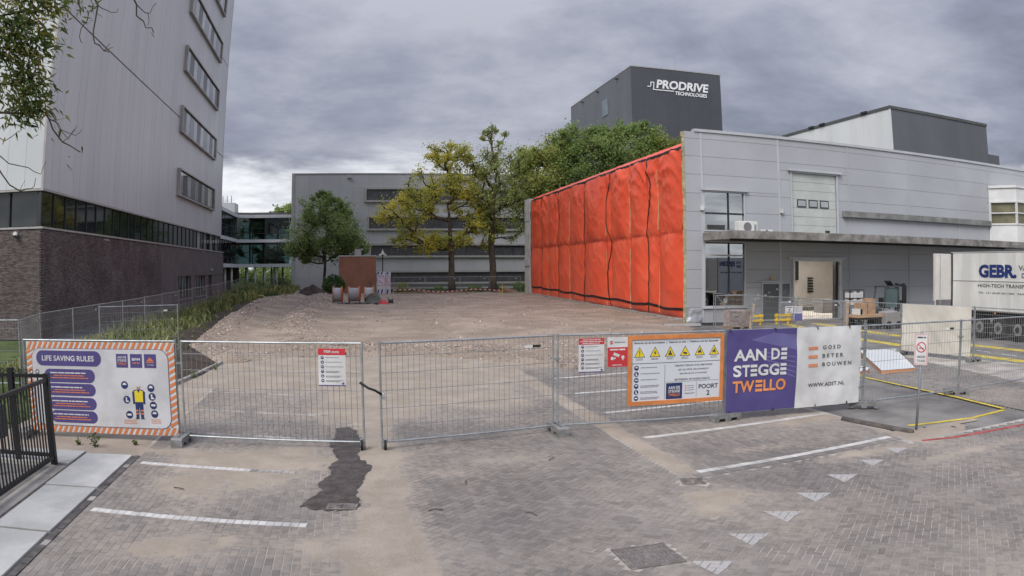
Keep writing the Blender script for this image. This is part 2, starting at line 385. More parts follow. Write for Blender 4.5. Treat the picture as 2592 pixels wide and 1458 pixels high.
def free(x, y):
    k = np.ones(x.shape, bool)
    for (gx, gy, w, h, a_) in GRATES:
        ca, sa = math.cos(a_), math.sin(a_); u = (x - gx) * ca + (y - gy) * sa; v = -(x - gx) * sa + (y - gy) * ca
        k &= ~((np.abs(u) < w / 2 + .02) & (np.abs(v) < h / 2 + .02))
    return k
PL, PW, PH = .2, .0965, .05
def herring(x0, x1, y0, y1):
    W = .105; a_ = R(45); ca, sa = math.cos(a_), math.sin(a_); n = int(max(x1 - x0, y1 - y0) / W) + 8
    cxm, cym = (x0 + x1) / 2, (y0 + y1) / 2
    i, j = np.meshgrid(np.arange(-n, n), np.arange(-n // 2, n // 2)); i = i.ravel(); j = j.ravel()
    bx = i + 4 * j; by = i
    # centres of the horizontal and the upright brick of each cell
    X = np.concatenate([bx + 1.0, bx + .5]) * W; Y = np.concatenate([by + .5, by + 2.0]) * W
    A = np.concatenate([np.zeros(len(i)), np.full(len(i), math.pi / 2)]) + a_
    # lattice anchored at the world origin
    gx = X * ca - Y * sa; gy = X * sa + Y * ca
    ox = round(cxm / (4 * W * ca)) * 4 * W * ca; oy = round(cym / (4 * W * ca)) * 4 * W * ca
    gx = gx + ox; gy = gy + oy
    k = (gx > x0) & (gx < x1) & (gy > y0) & (gy < y1)
    return gx[k], gy[k], A[k]
def bond(x0, x1, y0, y1, slope=0.0):
    nx = int((x1 - x0) / .107); ny = int((y1 - y0) / .208)
    i, j = np.meshgrid(np.arange(nx), np.arange(ny)); i = i.ravel(); j = j.ravel()
    X = x0 + .0535 + i * .107; Y = y0 + .104 + (j + .5 * (i % 2)) * .208
    return X, Y + slope * (X - x0), np.full(len(X), math.pi / 2)
sets = []
hx, hy, ha = herring(-.2, 24, 3, 29.5)
yl = 10.28 + (hx - 5.3) * .115
k = ((hx > .47) & (hx < 4.93)) | ((hx >= 4.93) & (hx < 9.7) & (hy < yl)) | ((hx >= 9.7) & (hy < 10.5)) \
    | ((hx > 14.55) & (hx < 18.15 + (hy - 14.6) * .18) & (hy < 21.5))
k &= (hy < 29) & free(hx, hy)
sets.append((hx[k], hy[k], ha[k]))
for (x0, x1, y0, y1, sl) in ((-3.865, -.547, 3.5, 26, -.14), (5.29, 10.02, 10.42, 27, .115), (-.545, .46, 3.5, 27, 0), (4.945, 5.285, 10.3, 27, 0)):
    X, Y, A = bond(x0, x1, y0, y1, sl); f = free(X, Y); sets.append((X[f], Y[f], A[f]))
BX = np.concatenate([s[0] for s in sets]); BY = np.concatenate([s[1] for s in sets]); BA = np.concatenate([s[2] for s in sets])
n = len(BX)
BZ = -PH / 2 + np.clip(RNG.normal(0, .0011, n), -.0028, .0028)
def cam_px(x, y, z):
    mi = cam.matrix_world.inverted(); p = mi @ Vector((x, y, z)); th = math.atan2(math.hypot(p.x, p.y), -p.z)
    r = th
    for _ in range(8): r -= (r + .0702258 * r ** 3 - th) / (1 + .2107 * r * r)
    q = math.hypot(p.x, p.y) or 1e-9
    return 1296 + p.x / q * r * 1942.67, 729 - p.y / q * r * 1942.67, p.z < 0
BD = np.clip((sand_mask(BX, BY) - .20) * 1.5, -.1, .6)
D2 = BX ** 2 + BY ** 2; order = np.argsort(D2); single = []
for i in order[:6000]:
    px, py, ok = cam_px(BX[i], BY[i], 0)
    if ok and 15 < px < 2577 and py < 1440: single.append(i)
    if len(single) >= 300: break
S = set(single); rest = np.array([i for i in range(n) if i not in S])
V, F = boxes_np(np.stack([BX, BY, BZ], 1)[rest], np.tile((PL, PW, PH), (len(rest), 1)), BA[rest])
fo = link_mesh('paver_field', np_mesh('paver_field', V, F, m_paver, tint=np.repeat(RNG.random(len(rest)), 5), dust=np.repeat(BD[rest], 5)), pave); fo['kind'] = 'stuff'; fo.color = (0, 0, 0, 1)
pm = MB()
h = .004
pm.v = [(x * PL / 2, y * PW / 2, -PH / 2) for x, y in ((-1, -1), (1, -1), (1, 1), (-1, 1))] + [(x * PL / 2, y * PW / 2, PH / 2 - h) for x, y in ((-1, -1), (1, -1), (1, 1), (-1, 1))] \
    + [(x * (PL / 2 - h), y * (PW / 2 - h), PH / 2) for x, y in ((-1, -1), (1, -1), (1, 1), (-1, 1))]
pm.f = [(8, 9, 10, 11)] + [(a0 + i, a0 + (i + 1) % 4, a0 + 4 + (i + 1) % 4, a0 + 4 + i) for a0 in (0, 4) for i in range(4)]
paver_me = pm.mesh('paver', m_paver)
for i in single:
    o = link_mesh('paver', paver_me, pave, (BX[i], BY[i], BZ[i])); o.rotation_euler = (RNG.normal(0, .004), RNG.normal(0, .004), BA[i]); o.color = (float(max(BD[i], 0)), 0, 0, 1)
# --- parking lines set in white pavers
wl = MB().box(-.05, .05, -.075, .075, -.02, .0055).mesh('white_paver', m_white)
m_worn = M('worn_white_paint', (.27, .245, .22), .85, var=.15, col2=(.42, .395, .36), vs=1.6, fine=.15, bs=60, tint=.1)
wlf = MB().box(-.05, .05, -.075, .075, -.02, .0055).mesh('white_paver', m_worn)
for L in LL + RL:
    (x0, y0), (x1, y1) = L; l = math.hypot(x1 - x0, y1 - y0); an = math.atan2(y1 - y0, x1 - x0)
    ln = structure('parking_line', (x0, y0, 0)); ln.rotation_euler = (0, 0, an)
    for q in range(int(l / .108)):
        o = link_mesh('paver', wlf if L in LL[2:] or (L == LL[1] and q > 18) else wl, ln, (.05 + q * .108, RNG.normal(0, .004), float(np.clip(RNG.normal(0, .0006), -.001, .001))))
# --- edge course between the herringbone lane and the bays
(x0, y0), (x1, y1) = RL[0]; an = math.atan2(y1 - y0, x1 - x0); ec = structure('edge_course', (x0 - .1, y0 - .2, 0)); ec.rotation_euler = (0, 0, an)
pe = MB().box(-.05, .05, -.1, .1, -.02, .0045).mesh('paver', m_paver)
for q in range(45):
    o = link_mesh('paver', pe, ec, (q * .106, 0, float(np.clip(RNG.normal(0, .0004), -.0008, .0008)))); o.color = (.1, 0, 0, 1)
# --- give way triangles, painted on the herringbone bricks
def clip(poly, tri):
    out = poly
    for i in range(3):
        a0, b0 = tri[i], tri[(i + 1) % 3]; inp, out = out, []
        def side(p): return (b0[0] - a0[0]) * (p[1] - a0[1]) - (b0[1] - a0[1]) * (p[0] - a0[0])
        for q in range(len(inp)):
            p, r = inp[q], inp[(q + 1) % len(inp)]; sp, sr = side(p), side(r)
            if sp >= 0: out.append(p)
            if sp * sr < 0: t = sp / (sp - sr); out.append((p[0] + t * (r[0] - p[0]), p[1] + t * (r[1] - p[1])))
        if not out: return []
    return out
m_tri = M('worn_marking_paint', (.50, .48, .46), .85, var=.3, vs=4, col2=(.40, .37, .35), fine=.2, bs=90)
TRI = [[(9.11, 10.43), (9.48, 10.18), (9.04, 9.99)], [(8.12, 10.0), (8.52, 9.75), (8.08, 9.54)], [(7.07, 9.51), (7.51, 9.24), (7.05, 8.98)], [(6.08, 8.9), (6.54, 8.63), (6.08, 8.38)],
       [(5.2, 8.36), (5.66, 8.12), (5.25, 7.83)], [(4.35, 7.78), (4.81, 7.56), (4.41, 7.27)], [(3.53, 7.14), (4.0, 6.93), (3.63, 6.65)]]
hb = np.stack([BX, BY, BA], 1)
for tr in TRI:
    area = (tr[1][0] - tr[0][0]) * (tr[2][1] - tr[0][1]) - (tr[1][1] - tr[0][1]) * (tr[2][0] - tr[0][0])
    t3 = tr if area > 0 else tr[::-1]
    cxm = sum(p[0] for p in tr) / 3; cym = sum(p[1] for p in tr) / 3; mb = MB()
    for (x, y, a_) in hb[(np.abs(hb[:, 0] - cxm) < .6) & (np.abs(hb[:, 1] - cym) < .6)]:
        ca, sa = math.cos(a_), math.sin(a_)
        q = [(x + u * ca - v * sa, y + u * sa + v * ca) for u, v in ((-PL / 2, -PW / 2), (PL / 2, -PW / 2), (PL / 2, PW / 2), (-PL / 2, PW / 2))]
        c = clip(q, t3)
        if len(c) > 2: mb.prism([(p[0], p[1], .0015) for p in c], (0, 0, .0045))
    o = mb.build('give_way_marking', m_tri); tag(o, kind='structure')
# --- grates and manhole
m_iron = M('cast_iron', (.18, .162, .148), .8, .1, var=.3, vs=9, col2=(.26, .23, .205), bump=.3, bs=80)
for (gx, gy, w, hh, an), nm, lb, ct in zip(GRATES, ('drain_grate', 'drain_grate', 'manhole_cover'),
        ('cast iron drain grate lying in the wet puddle', 'cast iron drain grate at the foot of the white bay lines', 'square ribbed cast iron manhole cover in the herringbone paving'), ('drain', 'drain', 'manhole cover')):
    t = thing(nm, lb, ct, (gx, gy, 0), an)
    fr = MB()
    for (x0, x1, y0, y1) in ((-w / 2, w / 2, -hh / 2, -hh / 2 + .03), (-w / 2, w / 2, hh / 2 - .03, hh / 2), (-w / 2, -w / 2 + .03, -hh / 2 + .03, hh / 2 - .03), (w / 2 - .03, w / 2, -hh / 2 + .03, hh / 2 - .03)): fr.box(x0, x1, y0, y1, -.06, .010)
    fr.build('frame', m_iron, t, world=False)
    MB().box(-w / 2 + .03, w / 2 - .03, -hh / 2 + .03, hh / 2 - .03, -.06, -.03 if nm == 'drain_grate' else .0034).build('tray', M('drain_dark', (.05, .045, .04), .9) if nm == 'drain_grate' else M('cover_plate', (.15, .135, .122), .9), t, world=False)
    if nm == 'drain_grate':
        for q in range(5):
            for sgn in (-1, 1):
                y = -hh / 2 + .045 + q * (hh - .09) / 4
                MB().box(min(sgn * .012, sgn * (w / 2 - .032)), max(sgn * .012, sgn * (w / 2 - .032)), y - .012, y + .012, -.03, .009).build('bar', m_iron, t, world=False)
    else:
        rb = MB()
        for q in range(12):
            x = -w / 2 + .05 + q * (w - .1) / 11
            for r_ in range(6):
                if 3 < q < 8 and 1 < r_ < 4: continue
                y = -hh / 2 + .05 + r_ * (hh - .1) / 6; rb.box(x - .009, x + .009, y + .008, y + (hh - .1) / 6 - .008, .002, .0075)
        rb.box(-.09, .09, -.08, .08, .002, .0055); rb.build('ribs', m_iron, t, world=False)
# --- concrete slab path on the left
sp = structure('concrete_path')
def slab(x0, x1, y0, y1, nm='slab', z=.02, m=m_conc):
    mb = MB().box(x0, x1, y0, y1, -.1, z); return mb.build(nm, m, sp, bevel=.008)
for (x0, x1, y0, y1) in ((-4.95, -4.02, 10.73, 12.84), (-4.93, -4.02, 8.63, 10.66), (-4.93, -4.03, 6.43, 8.56), (-4.93, -4.03, 4.2, 6.36), (-6.6, -5.02, 12.05, 13.0)): slab(x0, x1, y0, y1)
slab(-5.33, -5.03, 3, 11.95, 'footing', -.005, m_kerb)
m_dk = M('dark_edging', (.10, .09, .085), .9, var=.3, vs=5, tint=.2)
for q in range(44):
    y = 3.4 + q * .215
    MB().box(-3.97, -3.875, y, y + .2, -.06, .004 + .003 * (q % 3)).build('edging_block', m_kerb if q % 9 == 4 else m_dk, sp)
MB().box(-5.02, -4.955, 3, 12.9, -.08, .0).build('edging_strip', m_dk, sp)
MB().box(-4.95, -3.98, 3, 12.85, -.08, -.012).build('joint_bed', m_dk, sp)

gx = np.arange(-7.5, 13.0, .075); gy = np.concatenate([np.arange(5, 16, .075), np.arange(16, 30.5, .12)])
GX, GY = np.meshgrid(gx, gy); m_ = sand_mask(GX, GY)
m_ = np.where(GX < -3.9, np.where(GY > 12.98, np.maximum(m_, .56 + .1 * fbm(GX, GY, 4)), 0), m_)
m_ = np.where((GX > 10.2), m_ * (GY < 11.5), m_)
gz_ = np.clip((m_ - .535) * .06, -.035, .014) + .004 * (fbm(GX * 9, GY * 9, 21, 3) - .5)
ip = in_poly(GX, GY, [(p[0], p[1]) for p in PUD]); gz_ = np.where(ip, np.minimum(gz_, -.0045), gz_)
for L in RL[:3] + LL[:2]:
    nl = near_line(GX, GY, L, .10); gz_ = np.where(nl & (gz_ < .011), -.02, gz_)
for (a0, b0, w, hh, an) in GRATES: gz_ = np.where((np.abs(GX - a0) < w / 2) & (np.abs(GY - b0) < hh / 2), -.03, gz_)
nr, nc = GX.shape; idx = np.arange(nr * nc).reshape(nr, nc)
F = np.stack([idx[:-1, :-1], idx[:-1, 1:], idx[1:, 1:], idx[1:, :-1]], 2).reshape(-1, 4)
zc = gz_.ravel()[F].max(1); F = F[zc > -.010]
used, inv = np.unique(F, return_inverse=True)
V = np.stack([GX.ravel(), GY.ravel(), gz_.ravel()], 1)[used]
o = link_mesh('drifted_sand', np_mesh('drifted_sand', V, inv.reshape(F.shape), m_sand, smooth=True))
tag(o, 'pale sand blown and trodden over the paving', 'sand', kind='stuff')
# --- puddle
m_pud = M('wet_mud', (.072, .058, .050), .42, var=.3, vs=5, spec=.18, bump=.12, bs=25, fine=.2)
pp = []
for i in range(len(PUD)):
    p, q = Vector(PUD[i]), Vector(PUD[(i + 1) % len(PUD)])
    for t in range(10):
        r_ = p.lerp(q, t / 10); nn = mnoise.noise(Vector((r_.x * 9, r_.y * 5, 3))) * .075 + mnoise.noise(Vector((r_.x * 26, r_.y * 17, 5))) * .035
        pp.append((r_.x + nn, r_.y + nn * 1.5, .0065))
tag(MB().poly(pp).build('puddle', m_pud), 'dark wet puddle trailing from the gates to the drain', 'puddle')

# --- markings on the asphalt
m_yel = M('yellow_line_paint', (.55, .42, .05), .8, var=.2, vs=3, fine=.15)
m_red = M('red_line_paint', (.36, .06, .055), .85, var=.25, vs=3, fine=.15)
m_whl = M('white_line_paint', (.55, .55, .54), .85, var=.25, vs=2, fine=.15)
def stripe(nm, pts, w, m, z):
    mb = MB()
    for (x0, y0), (x1, y1) in zip(pts[:-1], pts[1:]):
        d = Vector((x1 - x0, y1 - y0)).normalized(); nx, ny = -d.y * w / 2, d.x * w / 2
        k0 = len(mb.v) // 4
        mb.poly([(x0 - nx - d.x * .02, y0 - ny - d.y * .02, z + k0 * .0006), (x1 - nx, y1 - ny, z + k0 * .0006), (x1 + nx, y1 + ny, z + k0 * .0006), (x0 + nx - d.x * .02, y0 + ny - d.y * .02, z + k0 * .0006)])
    o = mb.build(nm, m); o['kind'] = 'structure'; return o
stripe('yellow_line', [(14.75, 19), (14.59, 17.85), (14.41, 13.61), (14.21, 11.74)], .13, m_yel, .004)
stripe('yellow_line', [(14.2, 11.72), (12.76, 11.55), (10.94, 11.81)], .13, m_yel, -.022)
stripe('red_line', [(10.15, 10.47), (10.89, 10.3), (13.11, 10.16), (17, 10.1)], .11, m_red, .004)
stripe('white_line', [(20.4, 26.5), (19.86, 24.4), (19.4, 21.8), (18.14, 14.57)], .1, m_whl, -.022)
stripe('white_line', [(19.4, 21.9), (21.2, 23.0), (24, 24)], .1, m_whl, -.022)
stripe('yellow_band', [(24.6, 38), (22.57, 28.21), (22.2, 22.5), (22.6, 15)], .7, m_yel, -.024)
stripe('yellow_band', [(26.7, 38), (25.6, 30.35), (25.3, 23), (25.8, 15)], .7, m_yel, -.024)
for q in range(4): stripe('white_dash', [(23.6 + q * .12, 19.0 + q * 1.6), (23.7 + q * .12, 19.9 + q * 1.6)], .12, m_whl, -.022)
stripe('yellow_strip', [(7.48, 27.8), (7.22, 23.61)], .22, m_yel, .022)
# ------------------------------------------------------------------ building plot: sand, rubble, soil
def ledge(y): return np.interp(y, [20, 22, 26, 32.7, 44.6, 65.8, 82.6, 95], [-5.1, -4.9, -4.7, -7.2, -7.6, -8.3, -6.0, -5.0])
FB = [(-9, 30.5), (-5.2, 27.2), (-4.0, 26.6), (-2.7, 28.1), (1.8, 28.3), (4.5, 26.6), (6.1, 24.5), (7.0, 23.4), (8.2, 24.0), (10.5, 25.6), (13, 27.5), (16, 33), (19, 40.4), (22, 40.4)]
def front(x): return np.interp(x, [p[0] for p in FB], [p[1] for p in FB])
WIN = [(-3.2, 84), (-2.6, 70), (-2.8, 58), (-3.2, 48), (-3.0, 40), (-1.6, 33.5), (2.2, 30.2), (6.0, 29.0), (10, 31)]
def pl_dist(x, y, P, sy=1.0):
    d = np.full(np.shape(x), 1e9)
    for (x0, y0), (x1, y1) in zip(P[:-1], P[1:]):
        dx, dy = x1 - x0, (y1 - y0) * sy; t = np.clip(((x - x0) * dx + (y - y0) * sy * dy) / (dx * dx + dy * dy), 0, 1)
        d = np.minimum(d, np.hypot(x - x0 - t * dx, (y - y0) * sy - t * dy))
    return d
EDG = [(float(ledge(y)) + .6, y) for y in range(27, 86, 4)]
def rubble(x, y):
    r = .75 * np.exp(-(pl_dist(x, y, WIN) / 1.1) ** 2) + .85 * np.exp(-(pl_dist(x, y, EDG) / 1.0) ** 2)
    r += .42 * np.exp(-((y - front(x) - 1.2) / 1.5) ** 2) * (x < 8)
    return r * (.45 + .9 * fbm(x * .5, y * .4, 31)) + .12 * fbm(x * .3, y * .3, 8)
gx = np.arange(-9.6, 19.7, .22); gy = np.concatenate([np.arange(21, 45, .22), np.arange(45, 89, .5)])
GX, GY = np.meshgrid(gx, gy)
inside = sstep(GX - ledge(GY), -.5, .5) * sstep(GY - front(GX) + .9 * (fbm(GX * .9, GY * .9, 77) - .5), -.7, .7)
rb = rubble(GX, GY)
Zs = tz(GY) + (inside - .5) * .09 + inside * (.16 * rb + .34 * np.exp(-(pl_dist(GX, GY, EDG) / 1.3) ** 2) * sstep(GY, 34, 44) * (.5 + fbm(GX * .3, GY * .12, 15)) + .22 * np.exp(-(pl_dist(GX, GY, WIN) / .9) ** 2) * sstep(GY, 36, 46) + .05 * (fbm(GX * .5, GY * .25, 12) - .5) + .05 * (fbm(GX * 3, GY * 3, 14, 3) - .5) * (rb + .3))
TRK = [[(-5.4, 84), (-5.2, 65), (-5.6, 50), (-5.0, 40), (-2.6, 33.5), (2, 31.5)], [(14, 84), (10, 60), (6.5, 44), (5.5, 33), (5, 29)], [(4, 80), (3, 60), (6, 45), (12, 36)]]
for P in TRK:
    dd = pl_dist(GX, GY, P); Zs -= inside * (.055 * np.exp(-((dd - .95) / .22) ** 2) - .025 * np.exp(-((dd - .55) / .2) ** 2) - .02 * np.exp(-((dd - 1.35) / .2) ** 2)) * (.5 + fbm(GX * .4, GY * .2, 95))
nr, nc = GX.shape; idx = np.arange(nr * nc).reshape(nr, nc)
F = np.stack([idx[:-1, :-1], idx[:-1, 1:], idx[1:, 1:], idx[1:, :-1]], 2).reshape(-1, 4)
F = F[(inside.ravel()[F].max(1) > .12)]
used, inv = np.unique(F, return_inverse=True)
o = link_mesh('building_plot', np_mesh('building_plot', np.stack([GX.ravel(), GY.ravel(), Zs.ravel()], 1)[used], inv.reshape(F.shape), m_gravelbed, smooth=True))
o['kind'] = 'structure'
def plot_z(x, y):
    ins = sstep(x - ledge(y), -.5, .5) * sstep(y - front(x), -.7, .7); r = rubble(x, y)
    return tz(y) + (ins - .5) * .09 + ins * (.16 * r + .34 * np.exp(-(pl_dist(x, y, EDG) / 1.3) ** 2) * sstep(y, 34, 44) * (.5 + fbm(x * .3, y * .12, 15)) + .22 * np.exp(-(pl_dist(x, y, WIN) / .9) ** 2) * sstep(y, 36, 46))
# rubble stones
N = 60000; sy = RNG.random(N) ** 1.5; X = RNG.uniform(-9, 19.4, N); Y = 23 + 62 * sy
w = rubble(X, Y) ** 1.4 * 1.2 + .010; k = (RNG.random(N) < w) & (X > ledge(Y) - .1) & (Y > front(X) - .8)
X, Y = X[k], Y[k]; n = len(X); s = RNG.uniform(.018, .045, n) * (1 + np.clip((Y - 28) / 55, 0, 1.0)) * (1 + .8 * (RNG.random(n) > .93))
oc = np.array([(1, 0, 0), (0, 1, 0), (-1, 0, 0), (0, -1, 0), (0, 0, .8), (0, 0, -.8)], float)
V = (oc[None] * s[:, None, None]) * RNG.uniform(.6, 1.4, (n, 6, 1)); an = RNG.uniform(0, 6.28, n)
x = V[:, :, 0] * np.cos(an)[:, None] - V[:, :, 1] * np.sin(an)[:, None]; y = V[:, :, 0] * np.sin(an)[:, None] + V[:, :, 1] * np.cos(an)[:, None]
V = np.stack([x + X[:, None], y + Y[:, None], V[:, :, 2] + (plot_z(X, Y) + .015)[:, None]], 2).reshape(-1, 3)
tf = np.array([(0, 1, 4), (1, 2, 4), (2, 3, 4), (3, 0, 4), (1, 0, 5), (2, 1, 5), (3, 2, 5), (0, 3, 5)])
F = ((np.arange(n) * 6)[:, None, None] + tf[None]).reshape(-1, 3)
o = link_mesh('crushed_rubble', np_mesh('crushed_rubble', V, F, m_stone, tint=np.repeat(RNG.random(n), 8)))
tag(o, 'pinkish crushed brick rubble spread over the plot', 'rubble', kind='stuff')
# soil bank along the left edge
gx = np.arange(-12.2, -4.4, .16); gy = np.arange(15.2, 89, .3); GX, GY = np.meshgrid(gx, gy)
ins = sstep(ledge(GY) + .15 - GX, -.35, .5) * sstep(GX, -12.25, -11.9) * sstep(GY, 21.5, 23.5)
ins = np.maximum(ins, 0)
Zs = tz(GY) + (ins - .45) * .12 + ins * (.20 * np.exp(-((GX - ledge(GY) + .9) / .7) ** 2) * (.4 + fbm(GX * .8, GY * .5, 41)) + .10 * (fbm(GX * 2.2, GY * 2.2, 43) - .4))
nr, nc = GX.shape; idx = np.arange(nr * nc).reshape(nr, nc)
F = np.stack([idx[:-1, :-1], idx[:-1, 1:], idx[1:, 1:], idx[1:, :-1]], 2).reshape(-1, 4); F = F[ins.ravel()[F].max(1) > .05]
used, inv = np.unique(F, return_inverse=True)
o = link_mesh('soil_bank', np_mesh('soil_bank', np.stack([GX.ravel(), GY.ravel(), Zs.ravel()], 1)[used], inv.reshape(F.shape), m_soil, smooth=True)); o['kind'] = 'structure'
# soil heap and berm at the far end
def heap(name, label, cx_, cy_, rx, ry, hgt, seed, m=m_soil, cat='soil heap'):
    gx, gy = np.meshgrid(np.linspace(-1.05, 1.05, 34), np.linspace(-1.05, 1.05, 34)); r = np.hypot(gx, gy)
    z = hgt * np.clip(1 - r, 0, 1) ** .85 * (.65 + .7 * fbm(gx * 2.2 + seed, gy * 2.2, seed)) + .14 * hgt * (fbm(gx * 8, gy * 8, seed + 3) - .5) * (r < 1) - .12
    nr, nc = gx.shape; idx = np.arange(nr * nc).reshape(nr, nc); F = np.stack([idx[:-1, :-1], idx[:-1, 1:], idx[1:, 1:], idx[1:, :-1]], 2).reshape(-1, 4)
    o = link_mesh(name, np_mesh(name, np.stack([gx.ravel() * rx, gy.ravel() * ry, z.ravel()], 1), F, m, smooth=True), loc=(cx_, cy_, tzf(cy_)))
    return tag(o, label, cat)
heap('soil_heap', 'dark heap of dug soil beside the weeds', -3.9, 80, 2.3, 2.0, 1.45, 5)
heap('soil_heap', 'low brown spoil pile at the far end beneath the barrier tape', 9.5, 84.8, 8.5, .8, .42, 9, M('brown_spoil', (.15, .10, .07), .95, var=.3, vs=1.2, bump=.8, bs=12, fine=.3))
heap('soil_heap', 'brown spoil pile at the far foot of the orange wall', 17.7, 84.4, 2.2, .9, .8, 15, MATS['brown_spoil'])
heap('soil_heap', 'small pale sand pile next to the cable drums', -2.5, 77.5, 1.0, .8, .5, 19, M('pale_spoil', (.26, .19, .14), .95, var=.3, vs=1.2, bump=.8, bs=12))
# lawns and the tower footpath
a = MB().poly([(-30, 15.4, -.03), (-7.0, 15.4, -.03), (-7.4, 26, -.03), (-12.2, 34, -.03), (-30, 34, -.03)]); tag(a.build('lawn', m_lawn), kind='structure')
a = MB().poly([(-7.5, 86.6, .46), (42, 86.6, .46), (42, 108, .46), (-7.5, 108, .46)]); tag(a.build('lawn', m_lawn), kind='structure')
m_path = M('path_concrete', (.32, .32, .31), .9, var=.15, vs=1, fine=.08)
pth = structure('footpath')
for q in range(24):
    y0 = 34 + q * 2.4; z0 = tzf(y0)
    MB().box(-12.42, -12.24, y0, y0 + 2.39, -.1, z0 + .10).build('kerb', m_path, pth)
    MB().box(-15.45, -12.43, y0, y0 + 2.39, -.15, z0 + .02).build('slab', M('path_asphalt', (.10, .10, .10), .9, var=.2), pth)
a = MB().box(-8.3, 45, 108.2, 110.5, .3, .52); tag(a.build('path', m_path), kind='structure')
def old_kerb(pts, nm='kerb_edge'):
    r_ = structure(nm)
    for (x0, y0), (x1, y1) in zip(pts[:-1], pts[1:]):
        l = math.hypot(x1 - x0, y1 - y0)
        MB().obox(((x0 + x1) / 2, (y0 + y1) / 2, .0), (l - .02, .12, .2), math.atan2(y1 - y0, x1 - x0)).build('kerb', m_kerb, r_)
old_kerb([(-5.25, 20.5), (-5.1, 21.5), (-4.96, 22.5), (-4.85, 23.5), (-4.75, 24.6), (-4.65, 25.6), (-4.6, 26.4)])
# plants: blades and leaves
def blades(name, X, Y, Z, hgt, wid, mats, lean=.35, tintr=None):
    n = len(X); an = RNG.uniform(0, 6.28, n); ln = RNG.uniform(.05, lean, n) * hgt; la = RNG.uniform(0, 6.28, n)
    dx, dy = np.cos(an) * wid / 2, np.sin(an) * wid / 2
    P0 = np.stack([X - dx, Y - dy, Z - .03], 1); P1 = np.stack([X + dx, Y + dy, Z - .03], 1)
    mx, my = np.cos(la) * ln * .35, np.sin(la) * ln * .35
    P2 = np.stack([X + dx * .8 + mx, Y + dy * .8 + my, Z + hgt * .6], 1); P3 = np.stack([X - dx * .8 + mx, Y - dy * .8 + my, Z + hgt * .6], 1)
    P4 = np.stack([X + np.cos(la) * ln, Y + np.sin(la) * ln, Z + hgt], 1)
    V = np.stack([P0, P1, P2, P3, P4], 1).reshape(-1, 3); b = (np.arange(n) * 5)[:, None]
    F = np.concatenate([b + np.array([[0, 1, 2]]), b + np.array([[0, 2, 3]]), b + np.array([[3, 2, 4]])])
    t = RNG.random(n); return np_mesh(name, V, F, mats, tint=np.concatenate([t, t, t]))
m_weed = M('weed_green', (.155, .21, .07), .8, var=.4, vs=.7, col2=(.32, .32, .11), tint=.35)
m_grass = M('grass_green', (.085, .14, .035), .8, var=.35, vs=.5, col2=(.11, .15, .04), tint=.3)
N = 30000; Y = 22 + 66 * RNG.random(N) ** 1.25; X = RNG.uniform(-12.2, -5.6, N)
den_ = sstep(ledge(Y) - .7 - X, -.5, 1.0) * np.clip(2.4 * fbm(X * .5, Y * .22, 51) - .55, .06, 1.2); den_ = np.where(Y > 76, np.maximum(den_, .8 * (X < -5.7)), den_)
k = RNG.random(N) < den_; X, Y = X[k], Y[k]
hg = RNG.uniform(.2, .85, len(X)) * (.5 + 1.0 * fbm(X * .5, Y * .3, 53)) * np.interp(Y, [22, 32, 55, 85], [.5, .75, 1.15, 1.35])
o = link_mesh('weeds', blades('weeds', X, Y, tz(Y) + .02, hg, RNG.uniform(.03, .09, len(X)) * np.interp(Y, [22, 85], [.8, 1.8]), m_weed, .7))
tag(o, 'tall green weeds and wild grass along the left mesh fence', 'weeds', kind='stuff')
# broader weed leaves
def leaf_quads(C, size, mats, name, tint=None, flat=.6):
    n = len(C); u = RNG.normal(0, 1, (n, 3)); u[:, 2] *= flat; u /= np.linalg.norm(u, axis=1)[:, None] + 1e-9
    w_ = RNG.normal(0, 1, (n, 3)); v = np.cross(u, w_); v /= np.linalg.norm(v, axis=1)[:, None] + 1e-9
    s = np.asarray(size)[:, None] * np.ones((n, 1)); t = RNG.uniform(.45, .8, (n, 1))
    V = np.stack([C - u * s, C + v * s * t, C + u * s, C - v * s * t], 1).reshape(-1, 3)
    F = (np.arange(n) * 4)[:, None] + np.array([[0, 1, 2, 3]])
    return np_mesh(name, V, F, mats, tint=RNG.random(n) if tint is None else tint)
k = RNG.random(len(X)) < .6; C = np.stack([X[k], Y[k], tz(Y[k]) + hg[k] * RNG.uniform(.2, .9, k.sum())], 1) + RNG.normal(0, .07, (k.sum(), 3))
o = link_mesh('weed_leaves', leaf_quads(C, RNG.uniform(.03, .08, len(C)) * np.interp(C[:, 1], [22, 85], [.9, 1.7]), m_weed, 'weed_leaves'))
tag(o, 'broad leaves of the weeds along the left mesh fence', 'weeds', kind='stuff')
N = 6000; X = RNG.uniform(-13, -7.2, N); Y = RNG.uniform(15.5, 29, N); k = X < -7.1 - .25 * np.clip(Y - 26, 0, 9); X, Y = X[k], Y[k]
o = link_mesh('lawn_grass', blades('lawn_grass', X, Y, np.full(len(X), -.03), RNG.uniform(.05, .16, len(X)), RNG.uniform(.01, .03, len(X)), m_grass, .6)); tag(o, 'short mown grass on the lawn in front of the dark brick tower', 'grass', kind='stuff')
N = 9000; X = RNG.uniform(-7, 26, N); Y = RNG.uniform(86.8, 104, N)
o = link_mesh('lawn_grass', blades('lawn_grass', X, Y, np.full(N, .46), RNG.uniform(.06, .22, N), RNG.uniform(.05, .12, N), m_grass, .6)); tag(o, 'green lawn grass before the long grey office block', 'grass', kind='stuff')
